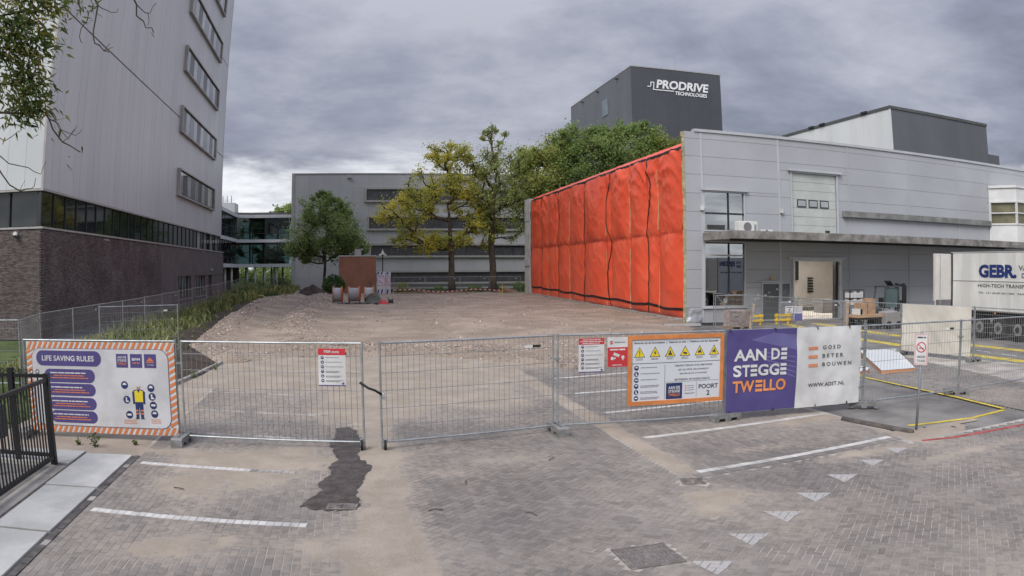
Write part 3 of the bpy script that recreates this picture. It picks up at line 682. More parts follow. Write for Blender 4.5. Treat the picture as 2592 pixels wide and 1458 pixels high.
# small weeds in the sand by the safety banner
def weed_plant(x, y, h_, n_, lab):
    t = thing('weed_plant', lab, 'weed', (x, y, .005)); a_ = MB(); tips = []
    for q in range(5):
        an = q * 1.26 + x; tp = (h_ * .45 * math.cos(an), h_ * .45 * math.sin(an), h_ * (.7 + .3 * (q % 2))); tips.append(tp); a_.tube([(0, 0, -.02), (tp[0] * .3, tp[1] * .3, tp[2] * .55), tp], [.006, .005, .003], 5)
    o = a_.build('stems', m_weed, t, world=False); o['kind'] = 'stuff'
    T_ = np.array(tips)[RNG.integers(0, 5, n_)] * RNG.uniform(.15, 1.05, (n_, 1)) + RNG.normal(0, h_ * .1, (n_, 3)); T_[:, 2] = np.maximum(T_[:, 2], .008)
    link_mesh('foliage', leaf_quads(T_, RNG.uniform(.018, .04, n_), m_weed, 'foliage'), t)
weed_plant(-4.95, 13.35, .28, 70, 'tall leafy weed growing in sand below the safety banner')
weed_plant(-4.2, 13.65, .1, 50, 'low flat weed at the banner foot nearest the grey fence block')
weed_plant(-5.35, 13.5, .1, 40, 'low weed in the sand close to the black gate post')
weed_plant(-4.85, 22.6, .25, 60, 'weed tuft on the old kerb behind the left gate')
weed_plant(-4.5, 24.6, .2, 50, 'second weed tuft farther along the old kerb')
# ------------------------------------------------------------------ buildings
m_clad = M('silver_cladding', (.55, .56, .57), .42, .08, var=.05, vs=.12, stretch=(1, 1, .3), tint=.03, spec=.5)
m_cladw = M('pale_and_lit_cladding', (.60, .62, .63), .45, .05, var=.06, vs=.15, tint=.03)  # sunlit tower front put into the colour; plain pale on the rooftop room
m_seam = M('dark_joint', (.05, .05, .055), .7)
m_alu = M('aluminium_frame', (.40, .39, .37), .45, .1, var=.08, vs=2)
m_dglass = M('dark_window_glass', (.012, .018, .020), .04, var=.2, vs=.3, spec=.9)
m_sglass = M('grey_reflection_glass', (.26, .28, .29), .08, var=.3, vs=.5, spec=.8)  # grey base colour stands in for light reflected in the panes
m_blind = M('window_with_blind', (.075, .075, .082), .35, var=.2, vs=1.5, spec=.5)
m_dframe = M('anthracite_frame', (.045, .047, .052), .5, .2)
m_brick = M('dark_brick', (.135, .103, .098), .9, var=.3, vs=.5, col2=(.175, .147, .142), tint=.38, bump=.3, bs=60, c2pos=(.35, .7))
m_mortar = M('dark_mortar', (.10, .093, .09), .95)
def brick_wall_mat(name, c1, c2, mortar, scale, axis):
    m = bpy.data.materials.new(name); m.use_nodes = True; t = m.node_tree; n = t.nodes; b = n['Principled BSDF']
    b.inputs['Roughness'].default_value = .9
    g_ = n.new('ShaderNodeNewGeometry'); s_ = n.new('ShaderNodeSeparateXYZ'); c_ = n.new('ShaderNodeCombineXYZ'); t.links.new(g_.outputs['Position'], s_.inputs[0])
    t.links.new(s_.outputs[axis], c_.inputs[0]); t.links.new(s_.outputs[2], c_.inputs[1])
    br = n.new('ShaderNodeTexBrick'); t.links.new(c_.outputs[0], br.inputs['Vector']); br.inputs['Color1'].default_value = (*c1, 1); br.inputs['Color2'].default_value = (*c2, 1); br.inputs['Mortar'].default_value = (*mortar, 1)
    br.inputs['Scale'].default_value = 1; br.inputs['Brick Width'].default_value = .22 * scale; br.inputs['Row Height'].default_value = .062 * scale; br.inputs['Mortar Size'].default_value = .006 * scale
    nz = n.new('ShaderNodeTexNoise'); nz.inputs['Scale'].default_value = .7; nz.inputs['Detail'].default_value = 6; t.links.new(g_.outputs['Position'], nz.inputs['Vector'])
    mr = n.new('ShaderNodeMapRange'); mr.inputs[3].default_value = .65; mr.inputs[4].default_value = 1.35; t.links.new(nz.outputs['Fac'], mr.inputs[0])
    mx = n.new('ShaderNodeMix'); mx.data_type = 'RGBA'; mx.blend_type = 'MULTIPLY'; mx.inputs[0].default_value = 1; t.links.new(br.outputs['Color'], mx.inputs[6]); t.links.new(mr.outputs[0], mx.inputs[7])
    t.links.new(mx.outputs[2], b.inputs['Base Color']); bp = n.new('ShaderNodeBump'); bp.inputs['Strength'].default_value = .4; bp.inputs['Distance'].default_value = .01
    t.links.new(br.outputs['Fac'], bp.inputs['Height']); bp.invert = True; t.links.new(bp.outputs[0], b.inputs['Normal'])
    return m

# ---- tower on the left: brick base, dark glass band, silver cladding, boxed windows
tw = thing('office_tower', 'tall silver clad tower with dark brick base and black glass band', 'building', (-15.5, 35, 0))
TX, TY0, TY1, TXL = -15.5, 35.0, 90.2, -40.0
MB().box(TXL, TX - .10, TY0 + .10, TY1, 7.30, 60).build('cladding_backing', m_seam, tw)
rows = [(7.32, 16.66), (16.76, 27.78), (27.88, 44)]
pw = 1.104
for (z0, z1) in rows:
    for i in range(50):
        y0 = TY0 + .02 + i * pw
        MB().box(TX - .10, TX + .004 * ((i * 7) % 3 - 1), y0 + .008, y0 + pw - .008, z0, z1).build('cladding_panel', m_clad, tw)
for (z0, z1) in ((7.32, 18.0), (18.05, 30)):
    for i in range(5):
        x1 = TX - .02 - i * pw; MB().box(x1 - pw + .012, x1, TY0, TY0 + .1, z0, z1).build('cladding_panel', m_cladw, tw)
MB().box(TX - .1, TX + .025, TY0 - .025, TY0 + .02, 7.3, 60).build('corner_trim', m_alu, tw)
MB().box(TX - .1, TX + .02, TY1 - .12, TY1 + .02, 7.3, 60).build('corner_trim', m_alu, tw)
MB().box(TX - .3, TX + .05, TY0 - .05, TY1 + .03, 7.2, 7.3).build('soffit_trim', m_alu, tw)
MB().box(TXL, TX - .3, TY0 - .05, TY0 + .3, 7.2, 7.3).build('soffit_trim', m_alu, tw)
# glass band
MB().box(TXL, TX - .22, TY0 + .22, TY1, 5.3, 7.25).build('glass_backing', m_seam, tw)
yy = TY0 + .12
i = 0
while yy < TY1 - .2:
    w_ = 1.78; y1 = min(yy + w_, TY1 - .05)
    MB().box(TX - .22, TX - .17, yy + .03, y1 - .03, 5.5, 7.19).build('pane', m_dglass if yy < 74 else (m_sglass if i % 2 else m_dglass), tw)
    MB().box(TX - .22, TX - .11, y1 - .03, y1 + .03, 5.45, 7.2).build('mullion', m_dframe, tw)
    yy = y1; i += 1
for i in range(4):
    x1 = TX - .3 - i * 1.75
    MB().box(x1 - 1.6, x1 - .05, TY0 + .17, TY0 + .22, 5.5, 7.19).build('pane', m_dglass, tw)
    MB().box(x1 - .05, x1 + .05, TY0 + .08, TY0 + .22, 5.45, 7.2).build('mullion', m_dframe, tw)
MB().box(TX - .24, TX - .08, TY0 + .02, TY0 + .12, 5.45, 7.2).build('mullion', m_dframe, tw)
MB().box(TX - .3, TX + .06, TY0 - .06, TY1 + 1.6, 5.36, 5.46).build('sill_coping', m_alu, tw)
MB().box(TXL, TX - .3, TY0 - .06, TY0 + .3, 5.36, 5.46).build('sill_coping', m_alu, tw)
# boxed windows
WY0, WY1 = 65.7, 84.0
for q in range(5):
    z0 = 9.8 + q * 5.62; z1 = z0 + 2.42
    wd = MB().box(TX + .0, TX + .12, WY0 + .3, WY1 - .3, z0 + .25, z1 - .2).build('window', m_dframe, tw)
    fr = MB(); d = .30
    fr.box(TX, TX + d, WY0, WY1, z0, z0 + .16).box(TX, TX + d, WY0, WY1, z1 - .12, z1).box(TX, TX + d, WY0, WY0 + .3, z0 + .16, z1 - .12).box(TX, TX + d, WY1 - .3, WY1, z0 + .16, z1 - .12)
    fr.build('window_frame', M('bronze_frame', (.36, .35, .335), .5, .1), wd)
    n_ = 10; st = (WY1 - WY0 - .6) / n_
    for p in range(n_):
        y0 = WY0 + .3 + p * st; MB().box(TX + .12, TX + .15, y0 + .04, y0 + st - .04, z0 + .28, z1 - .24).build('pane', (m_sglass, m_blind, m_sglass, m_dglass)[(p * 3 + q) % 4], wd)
# brick base
BH = 5.36
OPEN = [(66.7, 72.4, .72, 2.78), (74.1, 79.75, .72, 2.76), (81.85, 83.9, .1, 2.74)]
MB().box(TXL, TX - .04, TY0 + .04, 60.4, -.1, BH).build('wall_core', m_mortar, tw)
mfar = brick_wall_mat('far_dark_brick', (.112, .089, .086), (.158, .133, .130), (.095, .087, .085), 1.0, 1)
fw = MB()
for (y0, y1, z0, z1) in rect_minus((60.4, 91.8, -.1, BH), OPEN): fw.box(TX - .5, TX, y0, y1, z0, z1)
fw.box(TXL, TX - .5, 91.3, 91.8, -.1, BH); fw.build('wall', mfar, tw)
C, Sz = [], []
rowsn = int(BH / .0625)
for r_ in range(rowsn):
    z = .031 + r_ * .0625
    for c in range(int((60.4 - TY0 - .1) / .221)):
        y = TY0 + .11 + (c + .5 * (r_ % 2)) * .221
        if y < 60.35: C.append((TX - .02 + RNG.normal(0, .0025), y, z)); Sz.append((.06, .211, .052))
nside = len(C)
for r_ in range(rowsn):
    z = .031 + r_ * .0625
    for c in range(26):
        x = TX - .10 - (c + .5 * (r_ % 2)) * .221; C.append((x, TY0 + .02 + RNG.normal(0, .0025), z)); Sz.append((.211, .06, .052))
C = np.array(C) - np.array([-15.5, 35, 0]); Sz = np.array(Sz)
D = np.array([math.hypot(c[0] - 15.5, c[1] + 35) + .4 * abs(c[2] - 3.4) for c in C]); sel = set(np.argsort(D + 100 * ((C[:, 2] < 2.2)))[:300].tolist())
rest = np.array([i for i in range(len(C)) if i not in sel])
# full boxes for bricks (outer faces)
V, F = boxes_np(C[rest], Sz[rest], np.zeros(len(rest)))
o = link_mesh('brickwork', np_mesh('brickwork', V, F, m_brick, tint=np.repeat(RNG.random(len(rest)), 5)), tw); o['kind'] = 'stuff'
bA = MB().box(-.03, .03, -.1055, .1055, -.026, .026).mesh('brick', m_brick); bB = MB().box(-.1055, .1055, -.03, .03, -.026, .026).mesh('brick', m_brick)
for i in sel: link_mesh('brick', bA if i < nside else bB, tw, tuple(C[i]))
for (y0, y1, z0, z1) in OPEN[:2]:
    wd = MB().box(TX - .32, TX - .26, y0, y1, z0, z1).build('window', m_dglass, tw)
    for p in range(5): MB().box(TX - .26, TX - .2, y0 + p * (y1 - y0 - .08) / 4, y0 + .08 + p * (y1 - y0 - .08) / 4, z0, z1).build('window_frame', m_alu, wd)
    MB().box(TX - .3, TX + .06, y0, y1, z0 - .08, z0).build('window_sill', m_path, wd)
y0, y1, z0, z1 = OPEN[2]
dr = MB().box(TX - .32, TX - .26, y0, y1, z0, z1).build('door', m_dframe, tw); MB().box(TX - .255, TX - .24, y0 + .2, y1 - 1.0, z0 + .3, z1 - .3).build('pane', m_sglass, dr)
MB().disc((TX + .1, 83.4, 3.3), .16, (1, 0, 0), .2, 12).build('wall_lamp', m_alu, tw)
sc_ = MB().disc((-17.0, 34.87, 5.12), .12, (0, 1, 0), .2, 14).build('security_camera', M('white_plastic', (.75, .75, .74), .4), tw)
MB().disc((-17.0, 34.74, 5.0), .1, (0, 0, 1), .12, 14).build('dome', m_dframe, sc_)
for y_ in (45.2, 78.2): MB().box(TX, TX + .05, y_, y_ + 1.1, 5.15, 5.22).build('overflow_spout', m_alu, tw)

# ---- glass link building
lk = thing('glass_link_building', 'glass walled link on white columns between tower and office block', 'building', (-16.8, 106, 0))
m_fas = M('pale_fascia', (.66, .67, .70), .5, .1, var=.05)
m_lglass = glass('link_glass', (.42, .50, .50), 1.55)
m_col = M('white_column', (.70, .69, .66), .6, var=.06)
m_slabu = M('soffit_dark', (.08, .08, .085), .8)
FR = [(-18.0, 92.2), (-16.8, 98.5), (-16.8, 113.2), (-14.35, 114.0), (-8.65, 114.0)]
def inset(pts, d): return [(x - d, y + d) for x, y in pts]
for nm, z0, z1, o_ in (('roof_slab', 11.02, 11.47, 0), ('floor_slab', 7.36, 7.82, 0), ('floor_slab', 3.69, 4.19, 0), ('roof_edge', 11.47, 11.88, .8)):
    P = inset(FR, o_) + [(-8.65, 124), (-30, 124), (-30, 92.2)]
    MB().prism([(x, y, z0) for x, y in P], (0, 0, z1 - z0)).build(nm, m_fas if nm != 'roof_edge' else M('roof_gravel', (.14, .13, .13), .9), lk)
GL = inset(FR, .35)
for z0, z1 in ((4.19, 7.36), (7.82, 11.02)):
    for (xa, ya), (xb, yb) in zip(GL[:-1], GL[1:]):
        l = math.hypot(xb - xa, yb - ya); n_ = max(1, round(l / 1.9)); an = math.atan2(yb - ya, xb - xa)
        for p in range(n_):
            t0, t1 = p / n_, (p + 1) / n_; mx_, my_ = xa + (xb - xa) * (t0 + t1) / 2, ya + (yb - ya) * (t0 + t1) / 2
            MB().obox((mx_, my_, (z0 + z1) / 2), (l / n_ - .05, .02, z1 - z0 - .02), an).build('pane', m_lglass, lk)
            MB().obox((xa + (xb - xa) * t0, ya + (yb - ya) * t0, (z0 + z1) / 2), (.07, .12, z1 - z0 - .01), an).build('mullion', m_dframe, lk)
        for f_ in (.28, .52): MB().obox(((xa + xb) / 2, (ya + yb) / 2, z0 + (z1 - z0) * f_), (l - .1, .09, .07), an).build('transom', m_dframe, lk)
    MB().box(-29.5, -9, 123.6, 123.7, z0, z1).build('rear_wall', m_lglass, lk)
    for p in range(8): MB().box(-28 + p * 2.4, -27.9 + p * 2.4, 123.4, 123.6, z0, z1).build('mullion', m_dframe, lk)
    MB().box(-22.5, -19.5, 112, 119, z0, z1).build('core_wall', M('core_grey', (.10, .10, .105), .8), lk)
    for (x_, y_) in ((-17.6, 103), (-17.6, 110), (-15.5, 117), (-13.2, 117), (-11.2, 117)): MB().tube([(x_, y_, z0), (x_, y_, z1)], .13, 10).build('column', m_col, lk, smooth=True)
for (x_, y_) in ((-17.9, 99), (-17.5, 105), (-17.4, 110.4), (-15.6, 114.7), (-14.35, 114.6), (-13.4, 118), (-12.85, 114.6), (-12.3, 119), (-11.55, 116), (-11.0, 114.6), (-10.6, 120), (-16.4, 119)):
    MB().tube([(x_, y_, .3), (x_, y_, 3.7)], .16, 12).build('column', m_col, lk, smooth=True)
MB().box(-29, -17.8, 114, 121, .3, 3.69).build('entrance_core', m_slabu, lk)
ph = MB().box(-22.5, -18.3, 119, 123, 11.9, 13.8).build('rooftop_room', m_cladw, lk)
for x_ in (-20.3, -19.6, -18.9): MB().tube([(x_, 119.3, 13.8), (x_, 119.3, 14.9)], .05, 6).build('antenna', m_dframe, ph)

# ---- long office block at the back
ob = thing('office_block', 'long grey clad office block with dark ribbon windows behind the oaks', 'building', (10, 112, 0))
m_oclad = M('grey_cladding', (.45, .455, .465), .5, .1, var=.06, vs=.15, tint=.03)
MB().box(-8.6, 62, 112.1, 135, .3, 17.2).build('wall_core', m_seam, ob)
WIN2 = [(2.2, 48, 13.05, 15.22), (2.6, 52, 8.9, 11.1), (2.9, 52, 4.95, 7.0), (3.2, 52, 1.05, 3.05)]
for zr in ((.3, 4.95), (4.95, 8.9), (8.9, 13.05), (13.05, 17.2)):
    for q in range(26):
        for (x0, x1, z0, z1) in rect_minus((-8.2 + q * 2.2, -8.2 + (q + 1) * 2.2, zr[0], zr[1]), WIN2):
            MB().box(x0 + .006, x1 - .006, 112.0 + .002 * (q % 3), 112.1, z0 + .004, z1 - .004).build('cladding_panel', m_oclad, ob)
MB().box(-8.62, -8.2, 111.9, 135, .3, 17.33).build('corner_trim', m_alu, ob); MB().box(-8.6, 62, 111.92, 112.2, 17.2, 17.36).build('parapet', m_alu, ob)
MB().box(-.35, .25, 111.7, 112, 16.6, 16.85).build('wall_lamp', m_alu, ob)
for k_, (x0, x1, z0, z1) in enumerate(WIN2):
    wd = MB().box(x0 + .3, x1 - .2, 112.02, 112.08, z0 + .3, z1 - .3).build('window', m_dframe, ob)
    fr = MB(); fr.box(x0, x1, 111.7, 112.1, z0, z0 + .28).box(x0, x1, 111.7, 112.1, z1 - .28, z1).box(x0, x0 + .3, 111.7, 112.1, z0 + .28, z1 - .28); fr.build('window_frame', m_alu, wd)
    n_ = int((x1 - x0 - .6) / 1.75)
    for p in range(min(n_, 18)):
        xx = x0 + .34 + p * 1.75; MB().box(xx + .03, xx + 1.72, 111.96, 112.02, z0 + .31, z1 - .31).build('pane', m_blind, wd)

# ---- dark tower with the company sign
pt = thing('dark_tower', 'anthracite tower block with white company lettering above the trees', 'building', (43, 110, 0))
m_dk1 = M('anthracite_shaded_front', (.082, .085, .10), .5, .1, var=.06, vs=.1, tint=.04)  # shaded front of the tower, its darker tone put into the colour
m_dk2 = M('slate_and_lit_anthracite', (.125, .13, .145), .5, .1, var=.07, vs=.1, tint=.04)  # sunlit side of the tower put into the colour; plain slate on the block
MB().box(43.1, 59.0, 110.1, 143.3, 0, 35.1).build('wall_core', m_seam, pt)
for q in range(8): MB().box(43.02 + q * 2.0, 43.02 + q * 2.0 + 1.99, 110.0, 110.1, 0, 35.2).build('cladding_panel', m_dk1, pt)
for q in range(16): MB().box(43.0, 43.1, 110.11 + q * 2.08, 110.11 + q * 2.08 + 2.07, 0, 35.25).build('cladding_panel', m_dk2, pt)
MB().box(42.95, 59.2, 109.95, 143.4, 35.25, 35.4).build('parapet', m_alu, pt)
MB().box(42.9, 42.99, 121.2, 124.0, 29.5, 32.4).build('side_window', M('teal_glass', (.16, .20, .22), .2), pt)
for y_ in (116, 126, 135): MB().box(42.55, 42.95, y_, y_ + .4, 34.5, 34.7).build('roof_lamp', m_dframe, pt)
MB().tube([(51.5, 112, 35.3), (51.5, 112, 38.0)], .07, 6).build('mast', m_alu, pt)
m_sign = M('white_sign_letters', (.85, .86, .88), .4, var=.02)
sg = MB(); lettering(sg, 'PRODRIVE', 47.25, 31.95, 9.25, 1.46, 109.9, 1.0, .035, .16)
lettering(sg, 'TECHNOLOGIES', 50.5, 31.1, 5.8, .62, 109.9, .98, .03, .1)
sg.build('lettering', m_sign, pt)
lg = MB()
for (x0, x1, z0, z1) in ((45.6, 46.15, 32.05, 32.2), (46.08, 46.24, 32.2, 32.95), (46.24, 46.75, 32.8, 32.95), (46.6, 46.76, 31.6, 32.8), (46.76, 50.3, 31.6, 31.75)):
    lg.poly([(x0 + (z0 - 31) * .1, 109.9, z0), (x1 + (z0 - 31) * .1, 109.9, z0), (x1 + (z1 - 31) * .1, 109.9, z1), (x0 + (z1 - 31) * .1, 109.9, z1)])
lg.build('logo', m_sign, pt)

# ---- block on the roofs at the right: white side, dark front
wb = thing('rooftop_block', 'large block with white side and dark grey front rising behind the warehouse', 'building', (46, 52, 0))
MB().box(45.9, 59.8, 52.1, 71, 0, 17.6).build('wall_core', m_seam, wb)
m_wside = M('white_cladding', (.68, .70, .69), .5, var=.04, vs=.2, stretch=(1, 1, .2), tint=.03)
for q in range(18): MB().box(45.82, 45.9, 52.1 + q * 1.05, 52.1 + q * 1.05 + 1.04, 11, 17.65).build('cladding_panel', m_wside, wb)
for q in range(12): MB().box(45.9 + q * 1.165, 45.9 + q * 1.165 + 1.16, 52.0, 52.1, 11, 17.65).build('cladding_panel', m_dk2, wb)
MB().box(45.75, 59.95, 51.92, 71.1, 17.65, 17.92).build('parapet', M('dark_trim', (.10, .105, .10), .5), wb)
MB().box(45.79, 45.9, 51.97, 52.1, 11, 17.65).build('corner_trim', m_wside, wb)
for y_ in (55.4, 62.6, 64.6): MB().box(45.6, 45.75, y_, y_ + .9, 17.78, 17.96).build('roof_vent', m_dframe, wb)
MB().box(59.9, 62.1, 52.3, 56, 11, 14.9).build('stair_housing', m_dk2, wb)

# ---- warehouse with loading canopy
wh = thing('warehouse', 'grey panelled warehouse with loading canopy and open roller gate', 'building', (20, 40.6, 0))
m_wh = M('warehouse_panel', (.42, .43, .452), .5, .08, var=.05, vs=.2, tint=.03)
WX0, WX1, WYF = 19.15, 58.0, 40.6
HOL = [(20.3, 23.2, 5.42, 7.85), (20.3, 23.2, .92, 4.85), (26.62, 30.5, 5.4, 9.36), (24.36, 25.75, -.2, 2.38), (25.82, 26.55, 1.15, 2.36), (26.66, 30.72, -.2, 3.84)]
xs_ = [19.15, 20.24, 25.75, 31.45, 37.1, 42.58, 46.5, 52, 58]; zs_ = [0, .92, 2.05, 3.16, 4.28, 5.42, 6.56, 7.66, 8.78, 9.87, 10.93, 11.35]
for i in range(len(xs_) - 1):
    for j in range(len(zs_) - 1):
        for (x0, x1, z0, z1) in rect_minus((xs_[i], xs_[i + 1], zs_[j], zs_[j + 1]), HOL):
            MB().box(x0 + .007, x1 - .007, WYF - .002 * ((i + j) % 3), WYF + .16, z0 + .008, z1 - .008).build('wall_panel', m_wh, wh)
cw = MB()
for (x0, x1, z0, z1) in rect_minus((19.7, WX1, 0, 11.3), HOL): cw.box(x0, x1, WYF + .16, WYF + .3, z0, z1)
cw.build('wall_core', M('panel_joint', (.20, .205, .215), .8), wh)
m_trim = M('pale_trim', (.52, .53, .55), .45, .2, var=.05)
for x in xs_[1:-1]:
    for (a0, a1, z0, z1) in rect_minus((x - .07, x + .07, .05, 11.3), HOL): MB().box(a0, a1, WYF - .03, WYF - .004, z0, z1).build('joint_cover', m_trim if x in (20.24, 25.75) else m_wh, wh)
MB().box(19.8, WX1, WYF - .08, WYF + .35, 11.35, 11.52).build('roof_edge', m_trim, wh)
MB().box(20.3, WX1, 41, 80, 10.4, 10.6).build('roof', M('flat_roof', (.12, .12, .12), .9), wh)
m_ins = M('torn_insulation', (.42, .38, .22), .95, var=.25, vs=3, bump=.6, bs=20)
ins_ = MB()
zz = np.linspace(.05, 11.3, 40)
for a0, a1 in zip(zz[:-1], zz[1:]):
    d0 = .08 * mnoise.noise(Vector((0, 0, a0 * 1.3))); ins_.box(19.02 + d0, 19.15, WYF + .03, WYF + .17, a0, a1)
ins_.build('torn_insulation_edge', m_ins, wh)
bent = MB(); g0 = []
for iz in range(9):
    for ix in range(9):
        x = 19.12 + ix * 1.05 / 8; z = .04 + iz * .88 / 8; d_ = .13 * math.sin(ix / 8 * 3.1) * (1 - iz / 8) + .07 * mnoise.noise(Vector((x * 3, z * 3, 1)))
        bent.v.append((x, WYF - .04 - max(0, d_), z))
for iz in range(8):
    for ix in range(8): bent.f.append((iz * 9 + ix, iz * 9 + ix + 1, iz * 9 + ix + 10, iz * 9 + ix + 9))
bent.build('dented_plinth_panel', M('bent_sheet', (.45, .46, .48), .35, .5, var=.1), wh)
# windows
m_wglass = glass('clear_glass', (.60, .66, .70), 5.5)
def frame(par, x0, x1, z0, z1, y, w=.09, d=.12, m=m_trim):
    f = MB(); f.box(x0, x1, y, y + d, z0, z0 + w).box(x0, x1, y, y + d, z1 - w, z1).box(x0, x0 + w, y, y + d, z0 + w, z1 - w).box(x1 - w, x1, y, y + d, z0 + w, z1 - w); return f.build('window_frame', m, par)
m_room = M('room_wall', (.42, .40, .36), .9, var=.08)
for (x0, x1, z0, z1, mid) in ((20.3, 23.2, 5.42, 7.85, 6.5), (20.3, 23.2, .92, 4.85, 4.0)):
    wd = MB().box(x0 + .1, x1 - .1, WYF + .10, WYF + .12, z0 + .1, mid - .04).build('window', m_wglass, wh)
    MB().box(x0 + .1, x1 - .1, WYF + .10, WYF + .12, mid + .04, z1 - .1).build('pane', m_wglass, wd)
    frame(wd, x0, x1, z0, z1, WYF - .04); MB().box(x0 + .09, x1 - .09, WYF, WYF + .1, mid - .05, mid + .05).build('transom', m_trim if z0 < 2 else m_dframe, wd)
    for xx in ((22.05,) if z0 < 2 else (22.05,)): MB().box(xx - .03, xx + .03, WYF + .02, WYF + .1, z0 + .09, z1 - .09).build('mullion', m_dframe, wd)
    MB().box(x0 - .15, x1 + .15, WYF - .18, WYF - .04, z1, z1 + .14).build('window_hood', m_trim, wd) if z0 > 2 else MB().box(x0 - .1, x1 + .1, WYF - .12, WYF - .04, z0 - .07, z0).build('window_sill', m_trim, wd)
rm = MB(); rm.poly([(20, 46, .1), (26, 46, .1), (26, 46, 9), (20, 46, 9)]).poly([(20, 41, .1), (20, 46, .1), (20, 46, 9), (20, 41, 9)]).poly([(20, 41, .1), (26, 41, .1), (26, 46, .1), (20, 46, .1)]).poly([(20, 41, 5.0), (26, 41, 5.0), (26, 46, 5.0), (20, 46, 5.0)]).poly([(26, 41, .1), (26, 46, .1), (26, 46, 9), (26, 41, 9)]).poly([(20, 41, 9), (26, 41, 9), (26, 46, 9), (20, 46, 9)])
rm.build('office_room', M('dim_room', (.14, .14, .14), .9, var=.1), wh)
MB().box(20.45, 20.62, WYF + .18, WYF + .24, .95, 4.0).build('blind', M('cream_blind', (.75, .74, .66), .8), wh); MB().box(20.45, 20.62, WYF + .18, WYF + .24, 5.5, 7.7).build('blind', MATS['cream_blind'], wh)
MB().box(22.2, 23.1, 41.2, 41.25, 5.45, 6.4).build('cabinet', m_dframe, wh); MB().box(21.1, 22.7, 41.3, 41.4, 1.0, 2.0).build('radiator', M('cream_board', (.6, .58, .54), .8), wh)
# upper sectional door
ud = MB().box(26.75, 30.35, WYF + .14, WYF + .18, 5.4, 9.25).build('roller_door', m_seam, wh)
m_door = M('sectional_door', (.50, .53, .50), .5, .05, var=.06, vs=1.0)
for q in range(7):
    z0 = 5.42 + q * .55; MB().box(26.76, 30.34, WYF + .06 + .004 * (q % 2), WYF + .14, z0 + .008, z0 + .542).build('door_section', m_door, ud)
for q in range(3):
    x0 = 27.15 + q * .92; w_ = MB().box(x0, x0 + .72, WYF + .02, WYF + .06, 7.12, 7.6).build('window', m_dframe, ud)
    MB().box(x0 + .06, x0 + .66, WYF + .012, WYF + .02, 7.18, 7.54).build('pane', M('milky_pane', (.40, .42, .44), .3), w_)
MB().box(29.4, 29.75, WYF + .02, WYF + .06, 5.5, 5.68).build('lock_box', m_dframe, ud)
frame(ud, 26.62, 30.5, 5.3, 9.4, WYF - .06, .12, .14); MB().box(26.4, 30.75, WYF - .2, WYF - .06, 9.38, 9.52).build('door_hood', m_trim, ud)
# steel personnel door
pd = MB().box(24.46, 25.68, WYF + .06, WYF + .12, .02, 2.3).build('door', M('grey_green_door', (.13, .145, .14), .5, var=.06), wh)
frame(pd, 24.36, 25.75, 0, 2.38, WYF - .03, .1, .12); MB().box(24.2, 25.9, WYF - .12, WYF - .03, 2.4, 2.47).build('door_hood', m_trim, pd)
MB().box(24.56, 24.6, WYF - .0, WYF + .06, 1.0, 1.12).build('door_handle', m_alu, pd)
m_stick = M('sticker_white', (.8, .8, .8), .6)
for (x, z, s_) in ((24.68, 1.58, .09), (24.95, 1.75, .05), (25.55, 1.95, .07), (25.0, 1.45, .04), (25.2, 1.45, .04)): MB().box(x - s_, x + s_, WYF + .052, WYF + .06, z - s_ * .6, z + s_ * .6).build('sticker', m_stick, pd)
wl_ = MB().box(24.95, 25.25, WYF - .16, WYF, 2.55, 2.72).build('wall_lamp', M('amber_lamp', (.5, .4, .2), .5), wh)
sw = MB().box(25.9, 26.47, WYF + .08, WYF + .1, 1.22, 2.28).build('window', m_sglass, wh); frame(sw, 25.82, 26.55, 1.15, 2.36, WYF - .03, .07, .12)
for (x, z) in ((25.83, 6.8), (20.17, 6.78)): MB().box(x - .1, x + .1, WYF - .2, WYF - .03, z - .13, z + .13).build('wall_box', M('cream_box', (.6, .6, .57), .5), wh)
for (x, z) in ((23.9, 1.35), (24.1, 1.62), (24.1, 1.42)): MB().box(x - .06, x + .06, WYF - .03, WYF - .004, z - .05, z + .05).build('notice', m_stick, wh)
# open loading gate with the hall behind it
gt = frame(wh, 26.66, 30.72, -.1, 3.84, WYF - .05, .14, .3); gt.name = 'loading_gate_frame'
MB().box(26.3, 31.0, WYF - .15, WYF - .05, 3.84, 3.95).build('gate_hood', m_trim, wh)
MB().box(26.8, 26.98, WYF + .25, WYF + .6, 0, 3.7).build('gate_track', m_dframe, wh); MB().box(30.4, 30.58, WYF + .25, WYF + .6, 0, 3.7).build('gate_track', m_dframe, wh)
hall = MB(); hx0, hx1, hy0, hy1, hz = 26.7, 39, WYF + .3, 53, 4.6
hall.poly([(hx0, hy0, .01), (hx1, hy0, .01), (hx1, hy1, .01), (hx0, hy1, .01)]).poly([(hx0, hy0, hz), (hx1, hy0, hz), (hx1, hy1, hz), (hx0, hy1, hz)]).poly([(hx0, hy1, 0), (hx1, hy1, 0), (hx1, hy1, hz), (hx0, hy1, hz)]).poly([(hx0, hy0, 0), (hx0, hy1, 0), (hx0, hy1, hz), (hx0, hy0, hz)]).poly([(hx1, hy0, 0), (hx1, hy1, 0), (hx1, hy1, hz), (hx1, hy0, hz)])
hall.build('hall_interior', M('hall_cream', (.66, .61, .56), .9, var=.05), wh)
tl = MB().box(31, 35, 47.2, 47.35, 4.4, 4.5).build('ceiling_light', M('lit_tube', (1, .95, .88), .5, emit=26.0), wh)
MB().box(28, 32, 44.2, 44.35, 4.4, 4.5).build('ceiling_light', MATS['lit_tube'], wh)
MB().box(35.0, 35.2, 52.6, 52.8, 2.3, 4.3).build('pipe', m_dframe, wh)
for q in range(6): MB().box(36.35, 36.85, 52.8, 52.95, 1.3 + q * .22, 1.42 + q * .22).build('wall_rack', m_dframe, wh)
